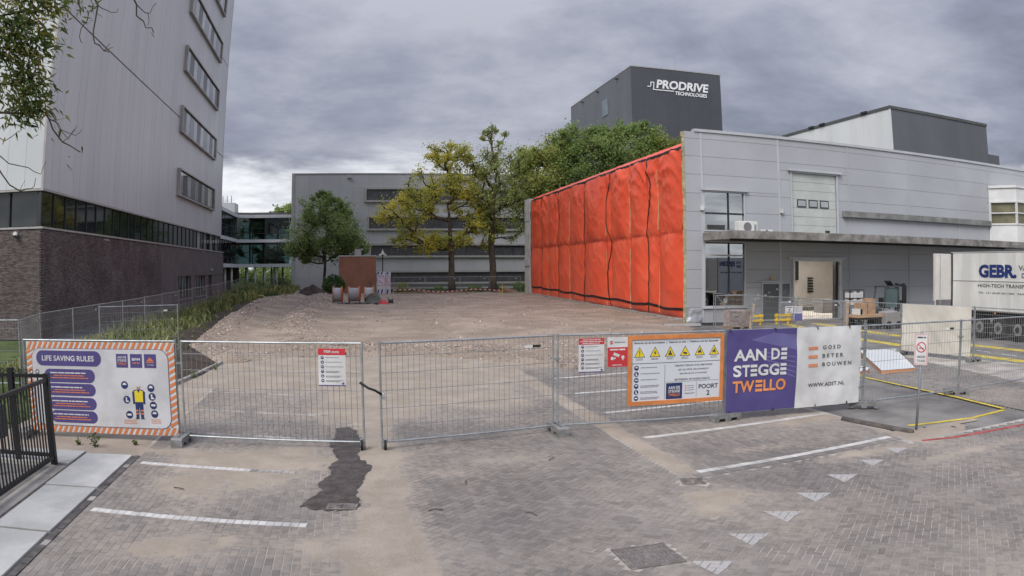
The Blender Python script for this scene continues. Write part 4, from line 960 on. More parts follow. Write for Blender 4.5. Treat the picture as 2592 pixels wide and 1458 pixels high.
MB().box(33, 36.6, 46, 47.2, 0, 1.0).build('workbench', M('bench_grey', (.32, .31, .29), .7, var=.15), wh); MB().box(35.4, 36.6, 46, 47, 1.5, 1.58).build('shelf', M('bench_wood', (.30, .20, .12), .8), wh)
for q in range(3): MB().box(35.45 + q * .36, 35.75 + q * .36, 46.2, 46.6, 1.58, 1.86 + .1 * (q % 2)).build('tool_case', m_dframe, wh)
# steel rail on the wall and loading canopy
MB().box(30.8, 46.4, WYF - .28, WYF - .04, 6.62, 7.0).build('wall_rail', M('weathered_zinc', (.25, .25, .24), .6, .3, var=.2, vs=1.5), wh)
cnp = thing('loading_canopy', 'weathered flat steel canopy above the loading doors', 'canopy', (33.5, 38.6, 4.85))
m_cnp = M('weathered_canopy', (.22, .21, .195), .75, .15, var=.25, vs=1.2, col2=(.33, .31, .29), bump=.2, bs=30)
cb = MB(); cb.box(20.2, 46.8, 36.7, 36.82, 4.86, 5.30).box(20.2, 20.32, 36.82, 40.5, 4.86, 5.30).box(46.68, 46.8, 36.82, 40.5, 4.86, 5.30); cb.build('fascia', m_cnp, cnp)
MB().box(20.32, 46.68, 36.82, 40.5, 5.12, 5.22).build('deck', M('canopy_deck', (.16, .155, .15), .8), cnp)
MB().box(20.32, 46.68, 36.82, 40.5, 5.0, 5.06).build('soffit', M('canopy_soffit', (.30, .29, .28), .8), cnp)
MB().tube([(21, 38.6, 4.84), (46, 38.6, 4.84)], .07, 8).build('pipe', m_dframe, cnp)
for q in range(8): MB().box(22.5 + q * 3, 22.58 + q * 3, 38.56, 38.64, 4.84, 5.0).build('pipe_bracket', m_dframe, cnp)
for q in range(6): MB().box(22.5 + q * 4, 24.3 + q * 4, 37.3, 37.42, 4.92, 5.0).build('tube_light', M('tube_fitting', (.5, .48, .46), .5), cnp)
# white bay at the far right
bw = thing('glazed_bay', 'white bay with olive windows on the warehouse front at the right edge', 'bay window', (49.5, 39, 5.3))
BXs, BYs = 46.4, 40.55
P = [(46.4, 40.55), (47.6, 38.4), (54, 38.4), (54, 40.55)]
m_bay = M('white_render', (.66, .66, .65), .6, var=.06, vs=1)
for nm, z0, z1, gr in (('lower_wall', 5.32, 6.7, 0), ('upper_wall', 8.55, 9.55, 0), ('roof_cap', 9.55, 9.75, .08), ('window_sill', 6.7, 6.82, .05), ('window_head', 8.42, 8.55, .05)):
    MB().prism([(x - gr, y - gr, z0) for x, y in P], (0, 0, z1 - z0)).build(nm, m_bay, bw)
m_ol = M('olive_pane', (.16, .15, .09), .15, var=.2, vs=1)
MB().prism([(x + .1, y + .1, 6.82) for x, y in P], (0, 0, 1.6)).build('pane', m_ol, bw)
for (x, y) in ((46.45, 40.45), (47.62, 38.42), (49.6, 38.42), (51.6, 38.42)): MB().box(x - .07, x + .07, y - .06, y + .12, 6.82, 8.42).build('mullion', m_bay, bw)
MB().box(47.6, 54, 38.38, 38.5, 7.58, 7.66).build('transom', m_bay, bw); MB().obox((47.0, 39.47, 7.62), (2.46, .1, .08), math.atan2(38.4 - 40.55, 1.2)).build('transom', m_bay, bw)
# brick substation
sh = thing('brick_substation', 'small flat roofed red brick substation behind the cable drums', 'shed', (1, 89.5, .5))
m_rb = brick_wall_mat('red_brick', (.30, .125, .07), (.36, .165, .10), (.33, .22, .16), 1.4, 0)
m_rb2 = brick_wall_mat('red_brick_side', (.30, .125, .07), (.36, .165, .10), (.33, .22, .16), 1.4, 1)
MB().box(-1.2, 3.08, 88, 88.2, .3, 4.72).build('front_wall', m_rb, sh); MB().box(-1.2, -1.0, 88.2, 91.6, .3, 4.72).build('side_wall', m_rb2, sh); MB().box(2.88, 3.08, 88.2, 91.6, .3, 4.72).build('side_wall', m_rb2, sh); MB().box(-1.0, 2.88, 91.4, 91.6, .3, 4.72).build('rear_wall', m_rb, sh)
MB().box(-1.26, 3.14, 87.94, 91.66, 4.72, 4.84).build('roof_edge', m_trim, sh); MB().box(.62, 1.38, 89, 89.8, 4.84, 5.6).build('roof_vent', m_alu, sh)
MB().box(2.4, 2.46, 87.97, 88, 1.2, 1.9).build('slot', m_dframe, sh); MB().disc((3.12, 88.2, 3.6), .14, (0, 1, 0), .14, 12).build('wall_lamp', m_alu, sh)
# ------------------------------------------------------------------ orange sheeting on the cut wall
MB().box(20.0, 20.3, 41.0, 80.6, 0, 10.75).build('end_wall', M('raw_end_wall', (.35, .33, .3), .9), wh)
for q in range(10): MB().box(19.15, 20.0, 41.2 + q * 3.95, 45.1 + q * 3.95, -.1, .16 + tzf(42 + q * 4)).build('plinth', m_kerb, wh)
ep = MB(); zz = np.linspace(.3, 10.85, 14)
for a0, a1 in zip(zz[:-1], zz[1:]):
    d0 = .10 * mnoise.noise(Vector((3, 1, a0))); ep.box(19.35 + d0, 19.9, 80.75, 82.9 + d0, a0, a1 - .01)
ep.build('end_panel', M('dirty_white_sheet', (.52, .50, .48), .7, var=.15, vs=.8), wh)
tp = thing('orange_sheeting', 'bright orange plastic sheeting strapped over the whole cut warehouse wall', 'tarpaulin', (19.6, 61, 0))
def tarp_mat():
    m = bpy.data.materials.new('orange_sheet'); m.use_nodes = True; t = m.node_tree; n = t.nodes; b = n['Principled BSDF']; out = n['Material Output']
    b.inputs['Roughness'].default_value = .36; b.inputs['Specular IOR Level'].default_value = .45
    g_ = n.new('ShaderNodeNewGeometry'); nz = n.new('ShaderNodeTexNoise'); nz.inputs['Scale'].default_value = .5; nz.inputs['Detail'].default_value = 6; t.links.new(g_.outputs['Position'], nz.inputs['Vector'])
    rp = n.new('ShaderNodeValToRGB'); t.links.new(nz.outputs['Fac'], rp.inputs[0]); rp.color_ramp.elements[0].position = .35; rp.color_ramp.elements[0].color = (.70, .082, .034, 1); rp.color_ramp.elements[1].position = .7; rp.color_ramp.elements[1].color = (.78, .122, .058, 1)
    t.links.new(rp.outputs[0], b.inputs['Base Color'])
    mp = n.new('ShaderNodeMapping'); mp.inputs['Scale'].default_value = (1, 1.6, .8); mp.inputs['Rotation'].default_value = (.5, 0, 0); t.links.new(g_.outputs['Position'], mp.inputs[0])
    n2 = n.new('ShaderNodeTexNoise'); n2.inputs['Scale'].default_value = 2.2; n2.inputs['Detail'].default_value = 5; n2.inputs['Distortion'].default_value = 1.2; t.links.new(mp.outputs[0], n2.inputs['Vector'])
    bp = n.new('ShaderNodeBump'); bp.inputs['Strength'].default_value = .07; bp.inputs['Distance'].default_value = .08; t.links.new(n2.outputs['Fac'], bp.inputs['Height']); t.links.new(bp.outputs[0], b.inputs['Normal'])
    return m
m_tarp = tarp_mat(); m_strap = M('black_strap', (.012, .012, .013), .6)
BAYS = [41.7, 47.4, 54.7, 61.3, 69.6, 75.7, 80.5]; BAT = [45.5, 50.7, 55.8, 65.8, 70.4, 73.2]
CUT = sorted(BAYS + BAT)
ROWS = [(.10, 5.38), (5.38, 10.95)]
def ridg(x, y, s): return 1 - np.abs(2 * fbm(x, y, s, 4) - 1)
def tdisp(y, z):
    y = np.asarray(y, float); z = np.asarray(z, float); d = np.zeros(y.shape)
    row = (z > 5.38); v = np.where(row, (z - 5.38) / 5.3, z / 5.38); v = np.clip(v, 0, 1)
    for a0, a1 in zip(CUT[:-1], CUT[1:]):
        k = (y >= a0) & (y <= a1); u = (y - a0) / (a1 - a0); amp = .20 + .09 * (a1 - a0) / 4
        d = np.where(k, amp * np.sin(np.pi * np.clip(u, 0, 1)) ** .8 * np.clip(np.sin(np.pi * v), 0, 1) ** .5 * (.55 + .9 * vnoise(a0 * 3.1, 2.0 * row, 4)), d)
    sag = np.exp(-((v - .82) / .16) ** 2) * row
    uu = np.zeros(y.shape); sd_ = np.zeros(y.shape)
    for a0, a1 in zip(CUT[:-1], CUT[1:]):
        k = (y >= a0) & (y <= a1); uu = np.where(k, 2 * (y - a0) / (a1 - a0) - 1, uu); sd_ = np.where(k, vnoise(a0 * 7.7, 1.0, 3), sd_)
    ph = (v + (.10 + .22 * sd_) * uu ** 2 + .05 * fbm(y * .7, z * .4, 91, 3)) * (20 + 16 * sd_)
    hang = np.where(row, np.clip((v - .30) / .5, 0, 1), .35 * np.clip((v - .45) / .5, 0, 1)) * (sd_ > .25)
    d = d + .085 * hang * (1 - uu ** 2) ** .7 * (.5 + .5 * np.sin(ph)) ** 2
    wr = ridg(y * .55 + z * .16, z * .30 - y * .12, 61) ** 5
    d = d + .09 * wr * (.5 + 1.0 * sag) + .045 * ridg(y * .55 - z * .7, z * .3 + y * .35, 67) ** 8 + .05 * ridg(y * 1.0 + z * .5, z * .5 - y * .4, 71) ** 8 * (.3 + sag) + .10 * fbm(y * .25, z * .3, 81, 2)
    d = d + .08 * sstep(z, 5.32, 5.40) * (1 - sstep(z, 5.42, 7.2))          # overlap lip of the upper row
    return d * np.clip((z - .05) / .5, .25, 1)
for (z0, z1) in ROWS:
    for b0, b1 in zip(BAYS[:-1], BAYS[1:]):
        ny = int((b1 - b0) / .10); nz_ = int((z1 - z0) / .11); gy, gzz = np.meshgrid(np.linspace(b0, b1, ny + 1), np.linspace(z0, z1, nz_ + 1))
        zoff = np.where(gzz < .3, tz(gy) * .8, 0)
        X_ = 19.62 - tdisp(gy, gzz); X_ = np.where(gzz > 10.55, X_ + (gzz - 10.55) * 1.1, X_)
        idx = np.arange(gy.size).reshape(gy.shape); F = np.stack([idx[:-1, 1:], idx[:-1, :-1], idx[1:, :-1], idx[1:, 1:]], 2).reshape(-1, 4)
        link_mesh('sheet', np_mesh('sheet', np.stack([X_.ravel() - 19.6, gy.ravel() - 61, (gzz + zoff).ravel()], 1), F, m_tarp, smooth=True), tp)
def strap(pts, w, nm, m, vertical):
    mb = MB()
    for (y0, z0), (y1, z1) in zip(pts[:-1], pts[1:]):
        o_ = .035; P = []
        for (y, z, sgn) in ((y0, z0, -1), (y0, z0, 1), (y1, z1, 1), (y1, z1, -1)):
            yy, zz_ = (y + sgn * w / 2, z) if vertical else (y, z + sgn * w / 2)
            x = 19.62 - float(tdisp(y, z)) - o_; x += max(0, zz_ - 10.55) * 1.1 if zz_ > 10.55 else 0; P.append((x, yy, zz_))
        mb.poly(P[::-1] if vertical else P)
    return mb.build(nm, m, tp)
for i, b0 in enumerate(BAYS[1:-1]):
    for (z0, z1) in ((.25, 5.4), (5.4, 10.5)):
        sw_ = (1.1 if z0 > 5 else .5) * (1 if i % 2 else -1) if i in (0, 1, 3) else .25
        pts = [(b0 + sw_ * math.sin(math.pi * t) * math.sin(2.3 * t + i) + .05 * mnoise.noise(Vector((i, t * 5, z0))), z0 + (z1 - z0) * t) for t in np.linspace(0, 1, 44)]
        strap(pts, .15, 'seam_strap', m_strap, True)
strap([(80.4, z) for z in np.linspace(1.4, 10.4, 60)], .22, 'seam_strap', m_strap, True)
strap([(y, 10.52 + .03 * math.sin(y * .8)) for y in np.linspace(41.7, 80.4, 220)], .17, 'top_strap', m_strap, False)
for (ya, yb, za, zb) in ((41.7, 47.6, .72, .85), (47.4, 58.6, .80, 1.0), (58.4, 80.4, .95, 1.35)):
    strap([(y, za + (zb - za) * (y - ya) / (yb - ya) + .05 * math.sin(y * 1.1)) for y in np.linspace(ya, yb, int((yb - ya) * 5))], .16, 'bottom_strap', m_strap, False)
m_wood = M('pale_timber', (.55, .36, .20), .8, var=.2, vs=4)
for y_ in BAT:
    for (z0, z1) in ((.4, 4.6), (5.7, 9.6)):
        mb = MB(); tl_ = .12 * mnoise.noise(Vector((y_, z0, 1)))
        for a0, a1 in zip(np.linspace(z0, z1, 25)[:-1], np.linspace(z0, z1, 25)[1:]):
            xm = 19.62 - float(tdisp(y_, (a0 + a1) / 2)) - .045; yy = y_ + tl_ * (a0 - z0)
            mb.box(xm, xm + .03, yy - .055, yy + .055, a0, a1)
        mb.build('batten', m_wood, tp)

# ------------------------------------------------------------------ site fencing
m_galv = M('galvanised_steel', (.36, .38, .385), .42, .6, var=.15, vs=6)
m_wire = M('galvanised_wire', (.27, .275, .275), .5, .5)
m_foot = M('grey_fence_block', (.20, .20, .195), .9, var=.2, vs=6, bump=.2, bs=60)
FW, FH = 3.42, 1.94
def make_panel(fine=True):
    fr = MB(); r = .021
    fr.tube([(0, 0, .0), (0, 0, FH)], r, 8).tube([(FW, 0, .0), (FW, 0, FH)], r, 8).tube([(0, 0, FH - .03), (FW, 0, FH - .03)], r * .9, 8).tube([(0, 0, .13), (FW, 0, .13)], r * .9, 8)
    wm = MB(); nv = 33
    for i in range(1, nv): x = FW * i / nv; wm.tube([(x, .0, .13), (x, .0, FH - .03)], .0045, 4, cap=False)
    for z in (.42, .74, 1.06, 1.38, 1.68): wm.tube([(0, .004, z), (FW, .004, z)], .0052, 4, cap=False)
    tg = MB().box(FW * .82, FW * .82 + .17, -.012, -.006, 1.70, 1.75); tg2 = MB().box(FW * .82 + .172, FW * .82 + .34, -.012, -.006, 1.70, 1.75)
    return fr.mesh('frame', m_galv), wm.mesh('wire_mesh', m_wire), tg.mesh('tag', M('tag_white', (.75, .74, .72), .6)), tg2.mesh('tag', M('tag_black', (.03, .03, .03), .6))
FR_ME, WM_ME, TG_ME, TG2_ME = make_panel()
FGRP = 'mesh site fence panels'
def fence(p0, p1, label, tags=True, z=0.0, hs=1.0, mesh=True, nm='mesh_fence'):
    l = math.hypot(p1[0] - p0[0], p1[1] - p0[1])
    t = thing(nm, label, 'fence panel', (p0[0], p0[1], z), math.atan2(p1[1] - p0[1], p1[0] - p0[0]), FGRP); t.scale = (l / FW, 1, hs)
    link_mesh('frame', FR_ME, t); o = link_mesh('wire_mesh', WM_ME, t)
    if tags: link_mesh('tag', TG_ME, t); link_mesh('tag', TG2_ME, t)
    return t
ft = MB()
# block foot: hollow underneath, two bridges, sockets on top
prof = [(-.36, 0), (-.36, .14), (-.30, .165), (.30, .165), (.36, .14), (.36, 0), (.26, 0), (.24, .07), (.08, .07), (.06, 0), (-.06, 0), (-.08, .07), (-.24, .07), (-.26, 0)]
ft.prism([(x, -.115, z) for x, z in prof], (0, .23, 0))
FOOT = ft.mesh('block', m_foot); SOCK = MB()
for x in (-.2, -.1, 0, .1, .2): SOCK.tube([(x, 0, .160), (x, 0, .168)], .028, 8)
SOCK = SOCK.mesh('sockets', M('socket_dark', (.03, .03, .03), .9))
def foot(x, y, an, label, z=0.0):
    t = thing('fence_block', label, 'fence foot', (x, y, z), an, 'grey fence block feet'); link_mesh('block', FOOT, t); link_mesh('sockets', SOCK, t); return t
PA, PB, PC0, PC1, PD, PE, PF, PG, PH_ = (-6.75, 14.15), (-3.36, 14.06), (.20, 13.46), (.52, 13.43), (3.96, 14.3), (7.6, 14.17), (11.3, 13.97), (14.76, 13.99), (18.3, 14.1)
def off(p, q, d): l = math.hypot(q[0] - p[0], q[1] - p[1]); return (p[0] + (q[0] - p[0]) * d / l, p[1] + (q[1] - p[1]) * d / l)
fence(PA, PB, 'mesh fence panel behind the striped safety rules banner', tags=False)
gl = fence(off(PB, PC0, .12), PC0, 'left mesh gate leaf carrying the small red and white notice', nm='mesh_gate')
gr = fence(PC1, off(PD, PC1, .07), 'right mesh gate leaf without any sign on it', nm='mesh_gate')
fence(off(PD, PE, .03), PE, 'mesh fence panel carrying the orange framed hazard board')
fence(off(PE, PF, .05), PF, 'mesh fence panel behind the purple and white contractor banner', tags=False)
fence(off(PF, PG, .05), PG, 'front mesh fence panel directly behind the no smoking sign')
fence(off(PG, PH_, .05), PH_, 'front mesh fence panel cut off at the right edge, before the trailer wheels', tags=False)
foot(PB[0] + .06, PB[1] - .16, R(90 - 5), 'grey block foot at the hinge of the left gate leaf')
foot(PD[0], PD[1] - .14, R(90 + 3), 'grey block foot at the hinge of the right gate leaf')
foot(PE[0] + .05, PE[1] - .03, R(10), 'grey block foot lying under the joint of hazard board and banner')
foot(PF[0] + .05, PF[1] - .03, R(-35), 'grey block foot at the white end of the contractor banner')
foot(PG[0], PG[1] + .03, R(-30), 'grey block foot right behind the no smoking sign')
foot(PA[0], PA[1] - .1, R(90), 'grey block foot behind the black railings')
# couplers, gate castors and lock
def clamp(p, z, label, d=(0, 0)):
    t = MB().box(-.075, .075, -.03, .03, -.02, .02).disc((.0, -.04, 0), .012, (0, 1, 0), .06, 6).build('fence_clamp', m_galv, world=False); t.location = (p[0], p[1], z); tag(t, label, 'clamp')
clamp((PB[0] + .05, PB[1]), 1.5, 'steel clamp joining the banner panel to the left gate'); clamp((PD[0], PD[1]), 1.45, 'steel clamp joining the right gate to its neighbour'); clamp((PG[0] + .03, PG[1]), 1.5, 'steel clamp at the post joint right of the no smoking sign')
m_rub = M('black_rubber', (.015, .015, .016), .8)
for (p, sgn, lb) in ((PC0, -1, 'small black castor wheel under the left gate leaf'), (PC1, 1, 'small black castor wheel under the right gate leaf')):
    t = thing('castor_wheel', lb, 'castor', (p[0] + sgn * .03, p[1] - .06, 0)); MB().disc((sgn * .02, -.03, .1), .1, (1, .0, 0), .045, 18).build('tyre', m_rub, t, world=False); MB().disc((sgn * .02, -.03, .1), .045, (1, 0, 0), .055, 12).build('hub', m_galv, t, world=False)
    MB().box(-.05, .05, -.06, .06, .16, .2).box(-.012 - sgn * .02, .012 - sgn * .02, -.05, .0, .06, .2).build('bracket', m_galv, t, world=False)
ch = MB().tube([(PC0[0] - .05, PC0[1] - .03, 1.22), (PC0[0] + .1, PC0[1] - .06, 1.12), (PC1[0] - .1, PC1[1] - .06, 1.08), (PC1[0] + .02, PC1[1] - .04, 1.0)], .022, 8).build('gate_chain', m_rub, smooth=True); tag(ch, 'black sleeved chain tying the two gate leaves together', 'chain')
pk = MB().box(-.03, .03, -.02, .02, -.06, 0).tube([(-.02, 0, 0), (-.02, 0, .03), (0, 0, .045), (.02, 0, .03), (.02, 0, 0)], .006, 6).build('padlock', m_galv, world=False); pk.location = (PC1[0] + .05, PC1[1] - .06, .98); tag(pk, 'small steel padlock on the gate chain', 'padlock')
# left row running back along the tower
LP = [(-9.7, 20.2), (-10.45, 23.4), (-10.55, 26.9), (-10.6, 30.3), (-10.62, 33.8), (-10.66, 37.9), (-10.75, 42), (-10.7, 46), (-10.85, 51), (-10.85, 56.3), (-10.9, 62), (-11.4, 69), (-11.6, 77), (-11.8, 86)]
ORD = ['first', 'second', 'third', 'fourth', 'fifth', 'sixth', 'seventh', 'eighth', 'ninth', 'tenth', 'eleventh', 'twelfth', 'thirteenth']
for i in range(len(LP) - 1):
    n_ = max(1, round(math.hypot(LP[i + 1][0] - LP[i][0], LP[i + 1][1] - LP[i][1]) / 3.9))
    fence(LP[i], LP[i + 1], 'mesh fence panel beside the weeds, %s from the near end of the tower row' % ORD[i], z=tzf(LP[i][1]), tags=i % 2 == 0)
fence((-13.1, 19.6), (-9.75, 20.15), 'mesh fence panel at the left edge above the lawn', tags=False)
fence((-9.4, 26.8), (-6.6, 28.2), 'loose mesh fence panel standing across the weeds', z=.05)
# far row in front of the lawn
FX = [-11.8, -8.2, -4.6, -1.1]
for i in range(3): fence((FX[i], 86 - .0 * i), (FX[i + 1], 85.8), 'far mesh fence panel over the tall weeds, %s from the tower' % ORD[i], z=.45, tags=False)
FX = [4.95, 8.6, 12.55, 15.9, 19.6]
for i in range(4): fence((FX[i], 85.6), (FX[i + 1] - .1, 85.6), 'far mesh fence panel before the lawn shrubs, %s from the striped boards' % ORD[i], z=.42)
# right-hand row down the loading yard
RP = [(18.6, 36.0), (18.9, 32.4), (19.25, 28.8), (19.3, 25.3), (19.85, 22.1), (20.6, 18.75), (21.0, 15.3), (21.4, 11.9)]
RLB = ['yard fence panel behind the stack of bricks on the pallet', 'yard fence panel in front of the grey steel door', 'yard fence panel in front of the open loading gate', 'yard fence panel in front of the flat trolley and cartons', 'yard fence panel covered by the cream cloth', 'yard fence panel in front of the trailer axles', 'yard fence panel at the right edge over the yellow bands']
for i in range(7): fence(RP[i], off(RP[i + 1], RP[i], .05), RLB[i], tags=i in (1, 2, 5))
fence((15.75, 24.9), (19.0, 24.8), 'mesh fence panel standing square to the yard row with two small notices', tags=False)
fl = fence((17.15, 33.0), (18.95, 32.9), 'short braced mesh panel in front of the corner window', tags=False)
MB().tube([(.1, -.02, 1.9), (3.3, -.05, .1)], .025, 8).build('brace', m_galv, fl, world=False)
for (p, an, lb) in ((RP[4], 20, 'grey block foot below the near corner of the cream cloth'), (RP[5], 5, 'grey block foot at the far corner of the cream cloth'), (RP[3], 10, 'grey block foot in the yard row beside the trolley'), (RP[6], 10, 'grey block foot in the yard row by the yellow band')): foot(p[0], p[1], R(an), lb)
# cream cloth
cl = MB(); n1, n2 = 40, 22; L_ = math.hypot(RP[5][0] - RP[4][0], RP[5][1] - RP[4][1])
for j in range(n2 + 1):
    for i in range(n1 + 1):
        u = i / n1 * (L_ - .15); v = .16 + j / n2 * 1.76; cl.v.append((u, -.03 - .03 * abs(mnoise.noise(Vector((u * 1.6 + v, v * 1.3, 2)))) - .015 * mnoise.noise(Vector((u * 4 + v * 3, v * 2, 7))), v))
for j in range(n2):
    for i in range(n1): a_ = j * (n1 + 1) + i; cl.f.append((a_, a_ + 1, a_ + n1 + 2, a_ + n1 + 1))
o = cl.build('fence_cloth', M('cream_cloth', (.56, .53, .46), .85, var=.1, vs=.7), smooth=True); o.location = (RP[4][0], RP[4][1], 0); o.rotation_euler = (0, 0, math.atan2(RP[5][1] - RP[4][1], RP[5][0] - RP[4][0])); tag(o, 'cream privacy cloth hung on the yard fence', 'fence cloth')
# ------------------------------------------------------------------ banners and signs on the fence
m_wpr = M('print_white', (.60, .60, .59), .6, var=.10, vs=2.2); m_gpr = M('print_pale_grey', (.50, .50, .52), .6, var=.05, vs=1.5)
m_pur = M('print_purple', (.075, .06, .19), .6, var=.06, vs=2); m_pur2 = M('print_purple_light', (.13, .12, .28), .6, var=.06); m_org = M('print_orange', (.62, .20, .07), .6, var=.06); m_blk = M('print_black', (.05, .05, .055), .6); m_red = M('print_red', (.50, .035, .045), .55, var=.05)
m_yelp = M('print_yellow', (.72, .56, .03), .55, var=.05); m_navy = M('print_navy', (.02, .035, .12), .6); m_grp = M('print_grey_text', (.22, .22, .24), .6)
def sign_root(name, label, cat, P0, P1, d=.045):
    an = math.atan2(P1[1] - P0[1], P1[0] - P0[0]); nx, ny = math.sin(an), -math.cos(an)
    return thing(name, label, cat, (P0[0] + nx * d, P0[1] + ny * d, 0), an)
def circ(x, z, r, n=18): return [(x + r * math.cos(2 * math.pi * i / n), z + r * math.sin(2 * math.pi * i / n)) for i in range(n)]
def flat(mb, pts, y, warp=None): return mb.poly([(p[0], y + (warp(*p) if warp else 0), p[1]) for p in pts])
def words(mb, x, z, w, h, y, seed, warp=None):
    rg = random.Random(seed); p = x
    while p < x + w - .01:
        l = min(rg.uniform(.5, 1.7) * h * 5, x + w - p); flat(mb, [(p, z), (p + l, z), (p + l, z + h), (p, z + h)], y, warp); p += l + h * .6
def cloth(root, name, u0, u1, z0, z1, mat, warp, y=0.0, nx=44, nz=22):
    mb = MB()
    for j in range(nz + 1):
        for i in range(nx + 1): u = u0 + (u1 - u0) * i / nx; z = z0 + (z1 - z0) * j / nz; mb.v.append((u, y + warp(u, z), z))
    for j in range(nz):
        for i in range(nx): a_ = j * (nx + 1) + i; mb.f.append((a_, a_ + 1, a_ + nx + 2, a_ + nx + 1))
    return mb.build(name, mat, root, world=False, smooth=True)
def icons(mb_c, mb_g, lst, r, y):
    for i, (x, z) in enumerate(lst):
        flat(mb_c, circ(x, z, r), y)
        k = i % 3
        if k == 0: flat(mb_g, [(x - r * .6, z), (x + r * .6, z), (x + r * .4, z + r * .45), (x, z + r * .62), (x - r * .4, z + r * .45)], y - .002)
        elif k == 1: flat(mb_g, [(x - r * .3, z + r * .6), (x + r * .1, z + r * .6), (x + r * .1, z - r * .1), (x + r * .6, z - r * .35), (x + r * .6, z - r * .6), (x - r * .3, z - r * .6)], y - .002)
        else: flat(mb_g, rrect(x - r * .62, x + r * .62, z - r * .22, z + r * .3, r * .2, 3), y - .002)
# safety rules banner
lr = sign_root('safety_banner', 'wide banner headed life saving rules with orange and white striped border', 'banner', PA, PB); U = lambda X: X + 6.75
no = lambda u, z: .006 * mnoise.noise(Vector((u * 1.2, z * 1.4, 4)))
cloth(lr, 'sheet', U(-6.66), U(-3.37), .12, 1.885, m_wpr, no)
st = MB(); bw_ = .155
def stripes_h(z0, z1):
    x = U(-6.66)
    while x < U(-3.37) - .02:
        a0, a1 = x, x + .062; sh_ = .085; P = [(a0, z0), (min(a1, U(-3.37)), z0), (min(a1 + sh_, U(-3.37)), z1), (min(a0 + sh_, U(-3.37)), z1)]; flat(st, P, -.008, no); x += .124
def stripes_v(x0, x1):
    z = .12 + bw_
    while z < 1.885 - bw_ - .02:
        P = [(x0, z), (x1, z + .085), (x1, min(z + .147, 1.73)), (x0, min(z + .062, 1.73))]; flat(st, P, -.008, no); z += .124
stripes_h(.12, .12 + bw_); stripes_h(1.885 - bw_, 1.885); stripes_v(U(-6.66), U(-6.66) + bw_); stripes_v(U(-3.37) - bw_, U(-3.37))
st.build('striped_border', m_org, lr, world=False)
flat(MB(), rrect(U(-6.53), U(-3.50), .25, 1.76, .2), -.012).build('inner_outline', m_pur, lr, world=False)
flat(MB(), rrect(U(-6.522), U(-3.508), .258, 1.752, .195), -.015).build('inner_field', M('banner_grey', (.54, .54, .55), .6, var=.10, vs=1.4), lr, world=False)
flat(MB(), rrect(U(-6.42), U(-4.92), 1.42, 1.715, .147), -.018).build('title_bar', m_pur, lr, world=False)
lettering(MB(), 'LIFE SAVING RULES', U(-6.28), 1.515, 1.2, .105, -.021, 1.0, .02).build('lettering', m_wpr, lr, world=False)
tw_, to_ = MB(), MB()
for i, (z0, z1) in enumerate(((1.10, 1.36), (.84, 1.08), (.57, .81), (.31, .55))):
    flat(MB(), rrect(U(-6.24 + .03 * i), U(-5.08), z0, z1, .12), -.018).build('rule_bar', m_pur, lr, world=False)
    words(tw_, U(-6.1), z1 - .085, .82 - .1 * (i == 1), .022, -.021, i); words(to_, U(-6.02), z1 - .135, .7, .018, -.021, 10 + i); words(to_, U(-6.08), z1 - .18, .85, .018, -.021, 20 + i)
tw_.build('rule_text', m_wpr, lr, world=False); to_.build('rule_text', m_org, lr, world=False)
for i, x in enumerate((-4.59, -4.29, -3.995)):
    lo = flat(MB(), [(U(x), 1.41), (U(x + .25), 1.41), (U(x + .25), 1.67), (U(x), 1.67)], -.018).build('logo', m_pur, lr, world=False)
    if i == 0:
        a_ = MB(); lettering(a_, 'AAN DE', U(x + .03), 1.585, .19, .045, -.021, 1, .02); lettering(a_, 'STEGGE', U(x + .03), 1.525, .19, .045, -.021, 1, .02); a_.build('lettering', m_wpr, lo, world=False); lettering(MB(), 'TWELLO', U(x + .03), 1.465, .19, .045, -.021, 1, .02).build('lettering', m_org, lo, world=False)
    elif i == 1: lettering(MB(), 'BFM', U(x + .04), 1.545, .17, .05, -.021, 1, .03).build('lettering', m_wpr, lo, world=False); b_ = MB(); words(b_, U(x + .05), 1.49, .15, .02, -.021, 3); b_.build('lettering', m_org, lo, world=False)
    else:
        b_ = MB(); flat(b_, [(U(x + .05), 1.54), (U(x + .12), 1.61), (U(x + .2), 1.54)], -.021); flat(b_, [(U(x + .04), 1.51), (U(x + .21), 1.51), (U(x + .2), 1.53), (U(x + .05), 1.53)], -.021); b_.build('logo_mark', m_org, lo, world=False); lettering(MB(), 'Car Parks', U(x + .06), 1.455, .14, .032, -.021).build('lettering', m_wpr, lo, world=False)
ic, ig = MB(), MB(); icons(ic, ig, [(U(x), z) for x, z in ((-4.44, 1.08), (-4.41, .80), (-4.375, .51), (-3.885, 1.03), (-3.87, .865), (-3.855, .70), (-3.84, .535))], .075, -.018); ic.build('pictogram_disc', m_navy, lr, world=False); ig.build('pictogram', m_wpr, lr, world=False)
fx = U(-4.15); wk = lr
def pr(pts, m, nm, y): flat(MB(), [(fx + a_, b_) for a_, b_ in pts], y).build(nm, m, wk, world=False)
pr([(-.13, .72), (-.135, .95), (-.09, .99), (-.03, 1.0), (.03, 1.0), (.09, .99), (.135, .95), (.13, .72), (.09, .72), (.09, .9), (-.09, .9), (-.09, .72)], m_navy, 'worker_sleeves', -.018)
pr([(-.085, .76), (-.09, .97), (-.03, .985), (0, .93), (.03, .985), (.09, .97), (.085, .76)], m_yelp, 'worker_vest', -.019)
pr([(-.08, .45), (-.085, .76), (.085, .76), (.08, .45), (.02, .45), (0, .68), (-.02, .45)], m_navy, 'worker_trousers', -.0185)
for z_ in (.52, .58): pr([(-.082, z_), (-.028, z_), (-.026, z_ + .03), (-.082, z_ + .03)], m_org, 'worker_band', -.021); pr([(.028, z_), (.082, z_), (.082, z_ + .03), (.026, z_ + .03)], m_org, 'worker_band', -.021)
